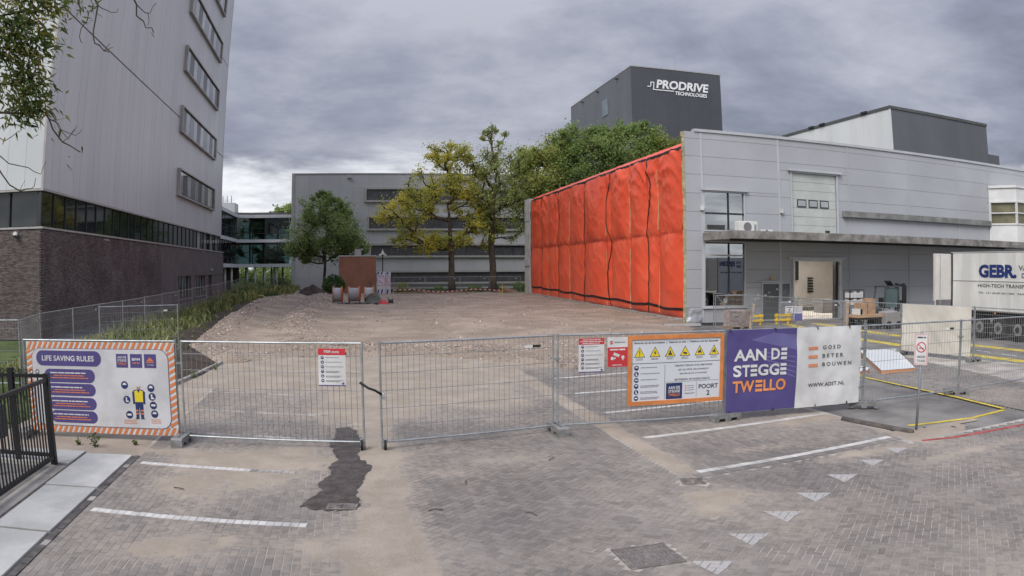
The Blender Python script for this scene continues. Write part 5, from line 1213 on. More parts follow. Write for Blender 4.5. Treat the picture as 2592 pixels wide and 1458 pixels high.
pr([(a_ * 1, b_) for a_, b_ in circ(0, 1.045, .042)], M('print_skin', (.45, .26, .18), .6), 'worker_head', -.019); pr([(-.05, 1.05), (.05, 1.05), (.045, 1.09), (0, 1.105), (-.045, 1.09)], m_wpr, 'worker_helmet', -.021)
for s_ in (-1, 1): pr([(s_ * .015, .43), (s_ * .1, .43), (s_ * .085, .46), (s_ * .02, .46)], m_blk, 'worker_boot', -.02)
b_ = MB()
for q in range(3): words(b_, U(-4.5), .40 - q * .032, .28, .012, -.018, 40 + q); words(b_, U(-3.92), .42 - q * .032, .2, .012, -.018, 50 + q)
b_.build('caption_text', m_org, lr, world=False)
# notice with personal protection rules
def notice(name, label, P0, P1, X0, X1, z0, z1, head, dz, body_only=False):
    an = math.atan2(P1[1] - P0[1], P1[0] - P0[0]); t = sign_root(name, label, 'sign', P0, P1, .05); ux = lambda X: (X - P0[0]) / math.cos(an)
    u0, u1 = ux(X0), ux(X1); w = u1 - u0
    plate(MB(), [(u0, z0), (u1, z0), (u1, z1), (u0, z1)], 0, .006).build('plate', m_wpr, t, world=False)
    flat(MB(), [(u0, z1 - dz), (u1, z1 - dz), (u1, z1), (u0, z1)], -.003).build('header', m_red, t, world=False); flat(MB(), [(u0, z0), (u1, z0), (u1, z0 + .02), (u0, z0 + .02)], -.003).build('footer', m_pur, t, world=False)
    hb_ = MB()
    if head: lettering(hb_, head, u0 + w * .22, z1 - dz * .7, w * .55, dz * .45, -.005, 1, .02)
    else:
        for q in range(3): words(hb_, u0 + w * (.15 if q != 1 else .06), z1 - dz * (.3 + .28 * q), w * (.7 if q != 1 else .88), dz * .12, -.005, q)
    hb_.build('lettering', m_wpr, t, world=False)
    ic, ig, tx = MB(), MB(), MB(); st_ = (z1 - dz - z0 - .06) / 6; pts = [(u0 + w * .15, z1 - dz - st_ * (q + .55)) for q in range(6)]; icons(ic, ig, pts, st_ * .36, -.003); ic.build('pictogram_disc', m_navy, t, world=False); ig.build('pictogram', m_wpr, t, world=False)
    for q, (a_, b0) in enumerate(pts):
        words(tx, u0 + w * .27, b0 - .004, w * (.5 + .08 * (q % 3)), .010, -.003, q)
        if q > 2: words(tx, u0 + w * .27, b0 - .022, w * .5, .010, -.003, 9 + q)
    tx.build('rule_text', m_grp, t, world=False); flat(MB(), [(u1 - .07, z0 + .03), (u1 - .03, z0 + .03), (u1 - .03, z0 + .065), (u1 - .07, z0 + .065)], -.003).build('logo', m_pur, t, world=False)
    return t
notice('safety_notice', 'white notice with red header PBM zone on the left gate leaf', off(PB, PC0, .12), PC0, -.575, -.085, 1.15, 1.82, 'PBM zone', .115)
notice('safety_notice', 'white notice with three line red header next to the red camera sign', PD, PE, 4.40, 4.92, 1.165, 1.84, None, .12)
# camera surveillance sign
cs = sign_root('camera_sign', 'red and white camera surveillance sign between notice and hazard board', 'sign', PD, PE, .05); u0, u1 = 4.99 - PD[0], 5.41 - PD[0]
plate(MB(), [(u0, 1.26), (u1, 1.26), (u1, 1.85), (u0, 1.85)], 0, .006).build('plate', m_wpr, cs, world=False); flat(MB(), [(u0, 1.26), (u1, 1.26), (u1, 1.65), (u0, 1.65)], -.003).build('red_field', m_red, cs, world=False)
a_ = MB(); lettering(a_, 'S', u0 + .05, 1.71, .06, .07, -.004, 1, .04); a_.build('logo', m_red, cs, world=False); a_ = MB(); words(a_, u0 + .14, 1.74, .22, .018, -.004, 2); a_.build('logo_text', m_grp, cs, world=False)
a_ = MB(); flat(a_, [(u0 + .11, 1.50), (u0 + .23, 1.45), (u0 + .26, 1.50), (u0 + .14, 1.55)], -.005); flat(a_, circ(u0 + .1, 1.43, .035), -.005); flat(a_, [(u0 + .12, 1.41), (u0 + .17, 1.42), (u0 + .17, 1.45), (u0 + .12, 1.45)], -.005); flat(a_, circ(u0 + .32, 1.45, .035), -.005); flat(a_, [(u0 + .3, 1.42), (u0 + .34, 1.42), (u0 + .32, 1.38)], -.005)
words(a_, u0 + .05, 1.59, .32, .028, -.005, 5); words(a_, u0 + .1, 1.29, .2, .014, -.005, 6); a_.build('pictogram', m_wpr, cs, world=False)
# hazard board
hz_ = sign_root('hazard_board', 'large white hazard board in an orange timber frame reading Poort 2', 'sign', PD, PE, .05); H0 = lambda X: X - PD[0]
m_ofr = M('orange_timber', (.56, .20, .06), .7, var=.12, vs=5)
for (a0, a1, z0, z1) in ((5.42, 7.545, .455, .535), (5.42, 7.545, 1.79, 1.87), (5.42, 5.495, .535, 1.79), (7.47, 7.545, .535, 1.79)): MB().box(H0(a0), H0(a1), -.03, .012, z0, z1).build('frame_board', m_ofr, hz_, world=False)
plate(MB(), [(H0(5.495), .535), (H0(7.47), .535), (H0(7.47), 1.79), (H0(5.495), 1.79)], -.005, .008).build('plate', M('board_white', (.58, .60, .63), .5, var=.03), hz_, world=False)
bk = MB(); flat(bk, [(H0(5.5), 1.30), (H0(7.46), 1.30), (H0(7.46), 1.31), (H0(5.5), 1.31)], -.008); flat(bk, [(H0(6.215), .56), (H0(6.222), .56), (H0(6.222), 1.26), (H0(6.215), 1.26)], -.008); flat(bk, [(H0(6.25), .90), (H0(7.45), .90), (H0(7.45), .905), (H0(6.25), .905)], -.008); flat(bk, [(H0(6.93), .56), (H0(6.935), .56), (H0(6.935), .88), (H0(6.93), .88)], -.008)
lettering(bk, 'Gevaren op de bouwplaats  |  Hazards on site  |  Gefahren auf der Baustelle', H0(5.54), 1.69, 1.88, .05, -.008, 1, .02)
for i, (s_, w_) in enumerate((('VERBODEN TOEGANG VOOR ONBEVOEGDEN', .86), ('ART. 461 WETB. VAN STRAFRECHT', .70), ('MELDEN BIJ DE UITVOERDER', .62))): lettering(bk, s_, H0(6.86) - w_ / 2, 1.215 - i * .085, w_, .034, -.008, 1, .012)
lettering(bk, 'BETREDEN OP EIGEN RISICO', H0(6.44), .925, .80, .04, -.008, 1, .012); lettering(bk, 'POORT', H0(6.985), .73, .45, .095, -.008, 1, .025); lettering(bk, '2', H0(7.17), .585, .07, .105, -.008, 1, .025); bk.build('lettering', m_blk, hz_, world=False)
gy_, gb_, gk = MB(), MB(), MB()
for i in range(6):
    x = H0(5.665 + i * .332); flat(gb_, [(x - .118, 1.43), (x + .118, 1.43), (x, 1.64)], -.008); flat(gy_, [(x - .098, 1.442), (x + .098, 1.442), (x, 1.617)], -.010)
    if i == 0: flat(gk, [(x - .012, 1.56), (x + .012, 1.56), (x + .007, 1.49), (x - .007, 1.49)], -.012); flat(gk, circ(x, 1.468, .012, 8), -.012)
    elif i == 1: flat(gk, [(x + .01, 1.57), (x - .03, 1.51), (x - .005, 1.51), (x - .015, 1.455), (x + .03, 1.52), (x + .005, 1.52)], -.012)
    elif i == 2: flat(gk, rrect(x - .045, x + .04, 1.46, 1.5, .012, 3), -.012); flat(gk, rrect(x - .02, x + .015, 1.5, 1.55, .008, 3), -.012)
    elif i == 3: flat(gk, [(x - .05, 1.48), (x + .03, 1.46), (x + .05, 1.49), (x - .03, 1.52)], -.012)
    else: flat(gk, circ(x + .01, 1.555, .013, 8), -.012); flat(gk, [(x - .04, 1.47), (x + .0, 1.49), (x + .04, 1.46), (x + .03, 1.53), (x - .01, 1.54), (x - .045, 1.51)], -.012)
    for q in range(2 + (i == 0)): words(bk, x - .07, 1.405 - q * .025, .14, .01, -.008, i * 5 + q)
tx = MB()
for i in range(6):
    for q in range(2): words(tx, H0(5.585 + i * .332), 1.398 - q * .025, .15, .011, -.008, i * 5 + q)
gb_.build('warning_triangle', m_blk, hz_, world=False); gy_.build('warning_field', m_yelp, hz_, world=False); gk.build('pictogram', m_blk, hz_, world=False)
ic, ig = MB(), MB(); pts = [(H0(5.60), 1.215 - q * .123) for q in range(6)]; icons(ic, ig, pts, .05, -.008); ic.build('pictogram_disc', m_navy, hz_, world=False); ig.build('pictogram', m_wpr, hz_, world=False)
for q, (a0, b0) in enumerate(pts):
    words(tx, a0 + .09, b0 - .002, .36 + .05 * (q % 2), .014, -.008, q)
    if q > 2: words(tx, a0 + .09, b0 - .03, .38, .014, -.008, q + 9)
for q in range(3): words(tx, H0(6.73), .80 - q * .045, .15, .012, -.008, q + 30)
words(tx, H0(6.67), .64, .22, .018, -.008, 77); tx.build('small_text', m_grp, hz_, world=False)
lo = flat(MB(), [(H0(6.25), .55), (H0(6.61), .55), (H0(6.61), .88), (H0(6.25), .88)], -.009).build('logo', m_navy, hz_, world=False)
a_ = MB(); lettering(a_, 'AAN DE', H0(6.30), .755, .26, .06, -.012, 1, .03); lettering(a_, 'STEGGE', H0(6.30), .68, .26, .06, -.012, 1, .03); a_.build('lettering', m_wpr, lo, world=False); lettering(MB(), 'TWELLO', H0(6.30), .605, .26, .06, -.012, 1, .03).build('lettering', m_org, lo, world=False)
a_ = MB()
for q in range(3): flat(a_, [(H0(6.67), .80 - q * .045), (H0(6.71), .80 - q * .045), (H0(6.71), .815 - q * .045), (H0(6.67), .815 - q * .045)], -.008)
a_.build('logo_mark', m_red, hz_, world=False)
# contractor banner
cbn = sign_root('contractor_banner', 'purple and white contractor banner with large white and orange lettering', 'banner', PE, PF); B0 = lambda X: X - PE[0]
def wv(u, z): return -.012 - .055 * abs(mnoise.noise(Vector((u * 1.1 + z * .6, z * 1.2, 8)))) - .02 * mnoise.noise(Vector((u * 3.3, z * 2.6 + u, 3)))
cloth(cbn, 'sheet_purple', B0(7.62), B0(9.36), .17, 1.925, m_pur, wv, nx=40, nz=40); cloth(cbn, 'sheet_white', B0(9.36), B0(11.16), .15, 1.925, M('banner_white', (.58, .58, .575), .6, var=.10, vs=1.3), wv, nx=40, nz=40)
def fine_poly(mb, pts, y, n=14):
    P = [Vector((p[0], p[1])) for p in pts]; b = len(mb.v)   # bilinear quad
    for j in range(n + 1):
        for i in range(n + 1): q = P[0].lerp(P[1], i / n).lerp(P[3].lerp(P[2], i / n), j / n); mb.v.append((q.x, y + wv(q.x, q.y), q.y))
    for j in range(n):
        for i in range(n): a0 = b + j * (n + 1) + i; mb.f.append((a0, a0 + 1, a0 + n + 2, a0 + n + 1))
a_ = MB(); fine_poly(a_, [(B0(8.2), 1.70), (B0(9.34), 1.45), (B0(9.34), 1.78), (B0(8.75), 1.84)], -.003)
for q in range(5): fine_poly(a_, [(B0(8.3 + .12 * q), 1.45 - q * .1), (B0(9.33), 1.28 - q * .11), (B0(9.33), 1.31 - q * .11), (B0(8.3 + .12 * q), 1.49 - q * .1)], -.003)
a_.build('building_graphic', m_pur2, cbn, world=False)
bx = lambda c: B0(7.78 + (c - 265) / 565 * 1.31)
def bars(mb, c0, c1, z0, z1):
    h_ = (z1 - z0) * .24
    for z in (z0, (z0 + z1) / 2 - h_ / 2, z1 - h_): fine_poly(mb, [(bx(c0), z), (bx(c1), z), (bx(c1), z + h_), (bx(c0), z + h_)], -.012, 3)
lw = MB(); lo_ = MB(); W_ = lambda u, z: wv(u, z)
for (s_, c0, c1, z0, z1, mb_) in (('AAN', 270, 610, 1.26, 1.51, lw), ('D', 665, 755, 1.26, 1.51, lw), ('S', 265, 350, .925, 1.175, lw), ('T', 355, 438, .925, 1.175, lw), ('GG', 525, 755, .925, 1.175, lw), ('TW', 258, 490, .59, .84, lo_), ('LLO', 588, 832, .59, .84, lo_)):
    lettering(mb_, s_, bx(c0), z0, bx(c1) - bx(c0), z1 - z0, -.012, 1, .03, warp=W_)
bars(lw, 768, 830, 1.26, 1.51); bars(lw, 446, 516, .925, 1.175); bars(lw, 768, 830, .925, 1.175); bars(lo_, 502, 576, .59, .84)
lw.build('lettering', m_wpr, cbn, world=False); lo_.build('lettering', M('banner_orange', (.72, .27, .09), .6), cbn, world=False)
a_ = MB(); b_ = MB()
for q, s_ in enumerate(('GOED', 'BETER', 'BOUWEN')):
    z = 1.43 - q * .19; fine_poly(a_, [(B0(9.67), z), (B0(9.93), z), (B0(9.93), z + .065), (B0(9.67), z + .065)], -.012, 4); lettering(b_, s_, B0(10.06), z, (.50, .58, .82)[q], .085, -.012, 1.5, .01, warp=W_)
lettering(b_, 'WWW.ADST.NL', B0(9.68), .60, 1.03, .085, -.012, 1.1, .015, warp=W_); a_.build('orange_bar', M('banner_orange2', (.66, .25, .12), .6), cbn, world=False); b_.build('lettering', m_blk, cbn, world=False)
# zip ties
a_ = MB()
for X in (7.7, 8.8, 9.9, 10.8):
    for z in (1.91, .18): a_.box(B0(X) - .006, B0(X) + .006, -.06, .06, z - .03, z + .03)
for z in (.5, .95, 1.4, 1.75): a_.box(B0(11.12), B0(11.3), -.05, -.035, z, z + .012)
a_.build('cable_ties', m_blk, cbn, world=False)
# no smoking sign
ns = thing('no_smoking_sign', 'white no smoking sign with red border on a slim grey post', 'sign', (10.75, 11.34, 0), R(-43.5))
MB().tube([(0, 0, -.05), (0, 0, 1.98)], .03, 10).build('post', M('post_grey', (.27, .30, .31), .5, .3), ns, world=False, smooth=True)
plate(MB(), rrect(-.15, .15, 1.31, 1.945, .03), -.045, .006).build('plate', M('sign_rim', (.50, .30, .32), .5), ns, world=False); flat(MB(), rrect(-.142, .142, 1.318, 1.937, .026), -.047).build('rim_white', m_wpr, ns, world=False); flat(MB(), rrect(-.128, .128, 1.332, 1.923, .02), -.049).build('rim_red', m_red, ns, world=False); flat(MB(), rrect(-.12, .12, 1.34, 1.915, .016), -.051).build('field', m_wpr, ns, world=False)
a_ = MB(); n_ = 28
for i in range(n_):
    t0, t1 = 2 * math.pi * i / n_, 2 * math.pi * (i + 1) / n_; flat(a_, [(.105 * math.cos(t0), 1.67 + .105 * math.sin(t0)), (.105 * math.cos(t1), 1.67 + .105 * math.sin(t1)), (.085 * math.cos(t1), 1.67 + .085 * math.sin(t1)), (.085 * math.cos(t0), 1.67 + .085 * math.sin(t0))], -.053)
flat(a_, [(-.068, 1.725), (-.058, 1.737), (.068, 1.615), (.058, 1.603)], -.056); a_.build('prohibition_ring', m_red, ns, world=False)
a_ = MB(); flat(a_, [(-.05, 1.645), (.05, 1.645), (.05, 1.66), (-.05, 1.66)], -.053); words(a_, -.09, 1.85, .18, .03, -.053, 4); lettering(a_, 'VERBODEN', -.09, 1.455, .18, .05, -.053, 1, .02); lettering(a_, 'TE ROKEN', -.09, 1.375, .18, .05, -.053, 1, .02); a_.build('lettering', m_blk, ns, world=False)
# small notices on the yard fence
n1 = thing('yard_notice', 'small white notice with a red emblem on the yard fence', 'sign', (15.97, 24.80, 0)); plate(MB(), [(0, 1.51), (.38, 1.51), (.38, 1.79), (0, 1.79)], 0, .006).build('plate', m_wpr, n1, world=False); flat(MB(), circ(.19, 1.65, .04), -.003).build('emblem', m_red, n1, world=False); a_ = MB(); words(a_, .05, 1.73, .28, .025, -.003, 1); words(a_, .07, 1.55, .24, .025, -.003, 2); a_.build('notice_text', m_blk, n1, world=False)
n2 = thing('yard_notice', 'small poster with pale top and purple lower half on the yard fence', 'sign', (16.4, 24.79, 0)); plate(MB(), [(0, 1.22), (.38, 1.22), (.38, 1.78), (0, 1.78)], 0, .006).build('plate', m_wpr, n2, world=False); flat(MB(), [(0, 1.22), (.38, 1.22), (.38, 1.5), (0, 1.5)], -.003).build('purple_field', m_pur2, n2, world=False); a_ = MB()
for q in range(6): words(a_, .03, 1.73 - q * .035, .32, .01, -.003, q)
a_.build('notice_text', m_grp, n2, world=False)
# ------------------------------------------------------------------ trees and shrubs
def leaf_mat(name, c1, c2, c3=None, vs=.35):
    m = bpy.data.materials.new(name); m.use_nodes = True; t = m.node_tree; n = t.nodes; b = n['Principled BSDF']; out = n['Material Output']
    b.inputs['Roughness'].default_value = .6; b.inputs['Specular IOR Level'].default_value = .25
    g_ = n.new('ShaderNodeNewGeometry'); nz = n.new('ShaderNodeTexNoise'); nz.inputs['Scale'].default_value = vs; nz.inputs['Detail'].default_value = 4; t.links.new(g_.outputs['Position'], nz.inputs['Vector'])
    at = n.new('ShaderNodeAttribute'); at.attribute_name = 'tint'
    ad = n.new('ShaderNodeMath'); ad.operation = 'MULTIPLY_ADD'; t.links.new(at.outputs['Fac'], ad.inputs[0]); ad.inputs[1].default_value = .45; ad.inputs[2].default_value = -.22
    sm = n.new('ShaderNodeMath'); t.links.new(nz.outputs['Fac'], sm.inputs[0]); t.links.new(ad.outputs[0], sm.inputs[1])
    rp = n.new('ShaderNodeValToRGB'); t.links.new(sm.outputs[0], rp.inputs[0]); e = rp.color_ramp; e.elements[0].position = .3; e.elements[0].color = (*c1, 1); e.elements[1].position = .72; e.elements[1].color = (*(c3 or c2), 1); q = e.elements.new(.5); q.color = (*c2, 1)
    t.links.new(rp.outputs[0], b.inputs['Base Color'])
    tr = n.new('ShaderNodeBsdfTranslucent'); hs = n.new('ShaderNodeHueSaturation'); hs.inputs['Value'].default_value = 1.7; hs.inputs['Saturation'].default_value = 1.05; t.links.new(rp.outputs[0], hs.inputs['Color']); t.links.new(hs.outputs[0], tr.inputs[0]); mx = n.new('ShaderNodeMixShader'); mx.inputs[0].default_value = .45; t.links.new(b.outputs[0], mx.inputs[1]); t.links.new(tr.outputs[0], mx.inputs[2]); t.links.new(mx.outputs[0], out.inputs[0])
    return m
m_bark = M('oak_bark', (.10, .075, .055), .95, var=.35, vs=4, stretch=(1, 1, .25), bump=.8, bs=14)
L_green = leaf_mat('oak_leaf_green', (.15, .21, .08), (.245, .315, .11), (.35, .40, .16))
L_yel = leaf_mat('oak_leaf_yellowing', (.28, .32, .09), (.50, .49, .11), (.66, .56, .12), .28)
L_mid = leaf_mat('oak_leaf_olive', (.19, .24, .085), (.30, .345, .115), (.46, .45, .14), .3)
L_dark = leaf_mat('oak_leaf_dark', (.12, .18, .06), (.20, .27, .085), (.30, .36, .13), .3)
def make_tree(name, label, base, tr, fork, lean, ells, leafm, nleaf, ls, seed, group=None, sparse=.0, cat='tree'):
    """ells: list of (dx,dy,z,rx,ry,rz,n clumps); clumps get limbs, twigs and leaves"""
    rg = np.random.default_rng(seed); bx_, by_, bz_ = base
    t = thing(name, label, cat, base, 0, group); wood = MB(); peak = max(e[2] + e[5] * .75 for e in ells); top = fork + .42 * (peak - fork)
    npt = 9; tp_ = []
    for i in range(npt):
        f = i / (npt - 1); h_ = f * top; tp_.append(Vector((lean * f * f + .10 * tr * 8 * mnoise.noise(Vector((seed, f * 3, 0))), .1 * tr * 8 * mnoise.noise(Vector((seed, 5, f * 3))), h_)))
    tk = MB().tube(tp_, [tr * (1.25 if i == 0 else 1) * (1 - .28 * min(1, i / (npt - 1) * top / fork)) * (1 if i / (npt - 1) * top < fork else 1 - .75 * (i / (npt - 1) * top - fork) / (top - fork)) + .02 for i in range(npt)], 10)
    def on_trunk(h_):
        f = min(.999, max(0, h_ / top)) * (npt - 1); i = int(f); return tp_[i].lerp(tp_[min(i + 1, npt - 1)], f - i), tr * .6
    Lc, Ls = [], []; cl = []
    for (dx, dy, z, rx, ry, rz, n_) in ells:
        for _ in range(n_):
            v = rg.normal(0, 1, 3); v /= np.linalg.norm(v); r_ = rg.uniform(.3, 1.0) ** .6
            cl.append((Vector((dx + v[0] * rx * r_, dy + v[1] * ry * r_, max(fork * .85, z + v[2] * rz * r_))), (rx + ry + rz) / 3))
    per = max(4, nleaf // len(cl))
    # skeleton: every clump joins the nearest limb already grown that lies below it
    nodes = [(on_trunk(h_)[0], -1) for h_ in np.linspace(fork * .92, top * .98, 9)]; chain = []
    axis = lambda p: math.hypot(p.x - lean * .4, p.y) + .35 * abs(p.z - fork - 1)
    for (c, sz) in sorted(cl, key=lambda q: axis(q[0])):
        best = min(range(len(nodes)), key=lambda i: (nodes[i][0] - c).length + 2.2 * max(0, nodes[i][0].z - c.z + .35) + .25 * axis(nodes[i][0]) * 0)
        p0 = nodes[best][0]; d = c - p0; sag_ = Vector((rg.normal(0, .10), rg.normal(0, .10), -.10)) * d.length
        prev = best; pts = [best]
        for f in (.33, .66, 1.0):
            q = p0.lerp(c, f) + sag_ * math.sin(math.pi * f) + (Vector(rg.normal(0, .05, 3)) if f < 1 else Vector()); nodes.append((q, prev)); prev = len(nodes) - 1; pts.append(prev)
        chain.append(pts)
    cnt = [0] * len(nodes)
    for pts in chain:
        i = pts[-1]
        while i >= 0: cnt[i] += 1; i = nodes[i][1]
    rad = lambda i: min(tr * .55, .020 + .034 * math.sqrt(cnt[i]) * (tr / .4) ** .5)
    for pts in chain: wood.tube([nodes[i][0] for i in pts], [min(rad(pts[1]) * 1.05, rad(pts[0]))] + [rad(i) for i in pts[1:]], 6, cap=False)
    for (c, sz) in cl:
        cr = sz * rg.uniform(.26, .40); tips = []
        for _ in range(7):
            d = rg.normal(0, 1, 3); d /= np.linalg.norm(d); q = c + Vector(d) * cr * rg.uniform(.6, 1.2); s0 = c + Vector(rg.normal(0, .1, 3))
            wood.tube([s0, s0.lerp(q, .5) + Vector(rg.normal(0, .06, 3)), q], [.026, .016, .007], 4, cap=False); tips.append((s0, q))
        k = int(per * .3) if rg.random() < sparse else int(per * rg.uniform(.7, 1.3))
        for _ in range(k):
            s0, q = tips[rg.integers(7)]; p = s0.lerp(q, rg.uniform(.3, 1.2)) + Vector(rg.normal(0, cr * .26, 3)); Lc.append(p); Ls.append(ls * rg.uniform(.6, 1.35))
    tk.build('trunk', m_bark, t, world=False, smooth=True); o = wood.build('branches', m_bark, t, world=False, smooth=True); o['kind'] = 'stuff'
    tint = np.clip(RNG.random(len(Lc)), 0, 1)
    o = link_mesh('crown', leaf_quads(np.array([tuple(p) for p in Lc]), np.array(Ls), leafm, 'crown', tint=tint), t)
    return t
make_tree('oak_tree', 'yellowing oak with a wide lopsided crown before the office block', (12.05, 89, .5), .40, 5.4, -.6,
          [(-5.2, 0, 9.6, 3.6, 2.8, 2.0, 38), (-2.4, 0, 12.6, 3.8, 2.8, 2.4, 34), (-.6, 0, 16.2, 2.9, 2.2, 2.0, 24), (2.6, 0, 8.6, 2.8, 2.2, 2.0, 18), (.6, 0, 12.2, 3.0, 2.5, 2.6, 20), (-3.6, 0, 6.0, 4.2, 2.4, 1.2, 28), (2.6, 0, 6.3, 2.6, 2.0, 1.0, 12)], L_yel, 27000, .12, 3, sparse=.22)
make_tree('oak_tree', 'tall sparse olive green oak right beside the yellowing oak', (16.78, 89, .5), .42, 7.2, .2,
          [(-.2, 0, 11.2, 3.6, 2.6, 2.6, 32), (.6, 0, 14.8, 3.9, 2.6, 2.6, 32), (.3, 0, 18.9, 1.7, 1.3, 1.6, 11), (3.4, 0, 12.5, 1.9, 1.8, 3.2, 16), (-2.9, 0, 14.3, 1.9, 1.8, 2.4, 14), (1.8, 0, 7.2, 2.8, 1.8, 1.0, 12), (-1.4, 0, 8.6, 2.2, 1.6, 1.5, 9)], L_mid, 15000, .125, 5, sparse=.45)
make_tree('oak_tree', 'bushy dark green young oak left of the brick substation', (-3.1, 94, .5), .19, 3.4, .3,
          [(.1, 0, 7.0, 4.7, 3.6, 2.9, 75), (.2, 0, 9.9, 3.4, 2.6, 1.9, 36), (-3.2, 0, 4.8, 2.2, 2.0, 1.3, 20), (3.6, 0, 5.0, 2.4, 2.0, 1.8, 24), (-.4, 0, 11.4, 1.6, 1.2, .9, 10), (1.6, 0, 10.9, 1.2, 1.0, .8, 7)], L_green, 29000, .12, 8, sparse=.12)
for i, (x, y, tz_, w, sd_, lm, lb) in enumerate(((24.0, 93, 19.5, 4.2, 21, L_mid, 'leafy oak rising behind the far end of the orange wall'), (29.3, 92, 21.3, 4.9, 22, L_dark, 'dense dark green oak, second behind the orange wall from its far end'),
        (35.6, 93, 22.6, 5.2, 23, L_dark, 'tall dense oak behind the middle of the orange wall top'), (41.2, 92, 20.6, 4.4, 24, L_yel, 'oak with yellow green crown next to the warehouse corner'))):
    h_ = tz_
    make_tree('oak_tree', lb, (x, y, .5), .42, 6.5, 0, [(0, 0, h_ - 5.0, w * 1.1, 3.6, 4.2, 58), (0, 0, h_ - 9.5, w, 3.4, 3.6, 30), (w * .4, 0, h_ - 2.2, w * .5, 2.0, 1.9, 18), (-w * .4, 0, h_ - 2.8, w * .5, 2.0, 1.9, 18)], lm if i != 3 else leaf_mat('oak_leaf_yellow_green', (.10, .14, .035), (.20, .23, .06), (.36, .33, .08), .25), 26000, .145, sd_)
# far trees behind the link and under it
for i, (x, y, h_, w, lb) in enumerate(((-24, 150, 13.6, 3, 'far tree top showing over the link roof next to the tower'), (-17.5, 152, 13.9, 2.2, 'small far tree top over the middle of the link roof'), (-13.9, 150, 14.6, 1.8, 'far tree top over the link roof, second from the office block'), (-9.6, 146, 16.0, 2.2, 'far tree rising over the link beside the office block corner'))):
    make_tree('background_tree', lb, (x, y, .4), .3, 3.5, 0, [(0, 0, h_ - w, w, 3, w, 26), (0, 0, 6, w, 3, 2.5, 10)], L_green, 4200, .34, 40 + i)
# shrubs
def shrub(x, y, rx, rz, label, lm=L_dark, n_=900, ls=.09, z=.46, name='shrub'):
    t = thing(name, label, 'shrub', (x, y, z)); a_ = MB()
    for q in range(7):
        an = q * .9; a_.tube([(0, 0, -.05), (.3 * rx * math.cos(an), .3 * rx * math.sin(an), rz * .7), (.75 * rx * math.cos(an), .75 * rx * math.sin(an), rz * 1.4)], [.03, .02, .008], 5)
    o = a_.build('stems', m_bark, t, world=False); o['kind'] = 'stuff'
    v = RNG.normal(0, 1, (n_, 3)); v /= np.linalg.norm(v, axis=1)[:, None]; v *= RNG.uniform(.4, 1.05, (n_, 1)) ** .5
    v = v * (rx, rx, rz) * (.8 + .4 * fbm(v[:, 0] * 2 + x, v[:, 1] * 2 + v[:, 2], 4))[:, None] + (0, 0, rz * .95)
    link_mesh('foliage', leaf_quads(v, RNG.uniform(.6, 1.3, n_) * ls, lm, 'foliage'), t); return t
shrub(6.3, 90, .75, .65, 'loose light shrub on the lawn nearest the striped boards', L_mid, 420); shrub(10.6, 90.5, .65, .38, 'low rounded shrub left of the yellowing oak trunk'); shrub(15.0, 90.5, .8, .42, 'low rounded shrub between the two oak trunks'); shrub(20.3, 90, .75, .62, 'upright shrub near the far end of the orange wall'); shrub(17.9, 92, .35, .5, 'narrow shrub just behind the sparse oak trunk', n_=300)
shrub(-1.7, 84, 1.3, 1.15, 'bushy green willow shrub beside the substation wall', leaf_mat('willow_leaf', (.035, .07, .02), (.06, .11, .03), (.10, .15, .05)), 2600, .10, .4)
shrub(-13.5, 97, 1.9, .75, 'clipped dark shrub under the glass link near the tower', n_=1200, ls=.13, z=.35)
for i, (x, lb) in enumerate(((-20, 'dark hedge bush under the link at the tower side'), (-15.2, 'dark hedge bush under the link behind the middle columns'), (-11, 'dark hedge bush under the link near the office block'), (-7, 'dark hedge bush at the office block corner behind the link'))): shrub(x, 134 + i, 3.2, 1.9, lb, n_=1500, ls=.25, z=.4)
# branches of a tree close to the camera, upper left
nt = thing('overhanging_tree', 'leafy branches and bare twigs hanging in at the upper left corner', 'tree', (-4.6, 4.4, 0))
L_near = leaf_mat('narrow_leaf', (0.052, 0.084, 0.025), (0.108, 0.149, 0.038), (0.263, 0.210, 0.070), 2.5)
tk = MB().tube([(0, 0, 0), (.05, 0, 1.5), (-.05, .1, 3.2), (.1, .1, 5.4), (.2, .2, 7.5)], [.2, .17, .15, .12, .07], 10); tk.build('trunk', m_bark, nt, world=False, smooth=True)
brm = MB(); lv, lt = [], []
rg = np.random.default_rng(5)
def twig(P, r0, r1, leaves=0, ls=.062):
    leaves = int(leaves * 4.2)
    P = [Vector(p) - Vector((-4.6, 4.4, 0)) for p in P]; Q = [P[0]]
    for a0, b0 in zip(P[:-1], P[1:]): Q += [a0.lerp(b0, .5) + Vector(rg.normal(0, .012, 3)), b0]
    n_ = len(Q); r0 = min(r0, .022) * .55; r1 = r1 * .8; brm.tube(Q, [r0 + (r1 - r0) * (i / (n_ - 1)) ** .8 for i in range(n_)], 6, cap=False)
    for _ in range(leaves):
        k = rg.uniform(.15, 1) * (n_ - 1); i = int(k); p = Q[i].lerp(Q[min(i + 1, n_ - 1)], k - i) + Vector(rg.normal(0, .075, 3)); d = Vector((rg.uniform(-.2, 1.0), rg.normal(0, .5), rg.uniform(-1.0, .25))).normalized(); lv.append((p, d, ls * rg.uniform(.7, 1.3)))
S6 = lambda p: p
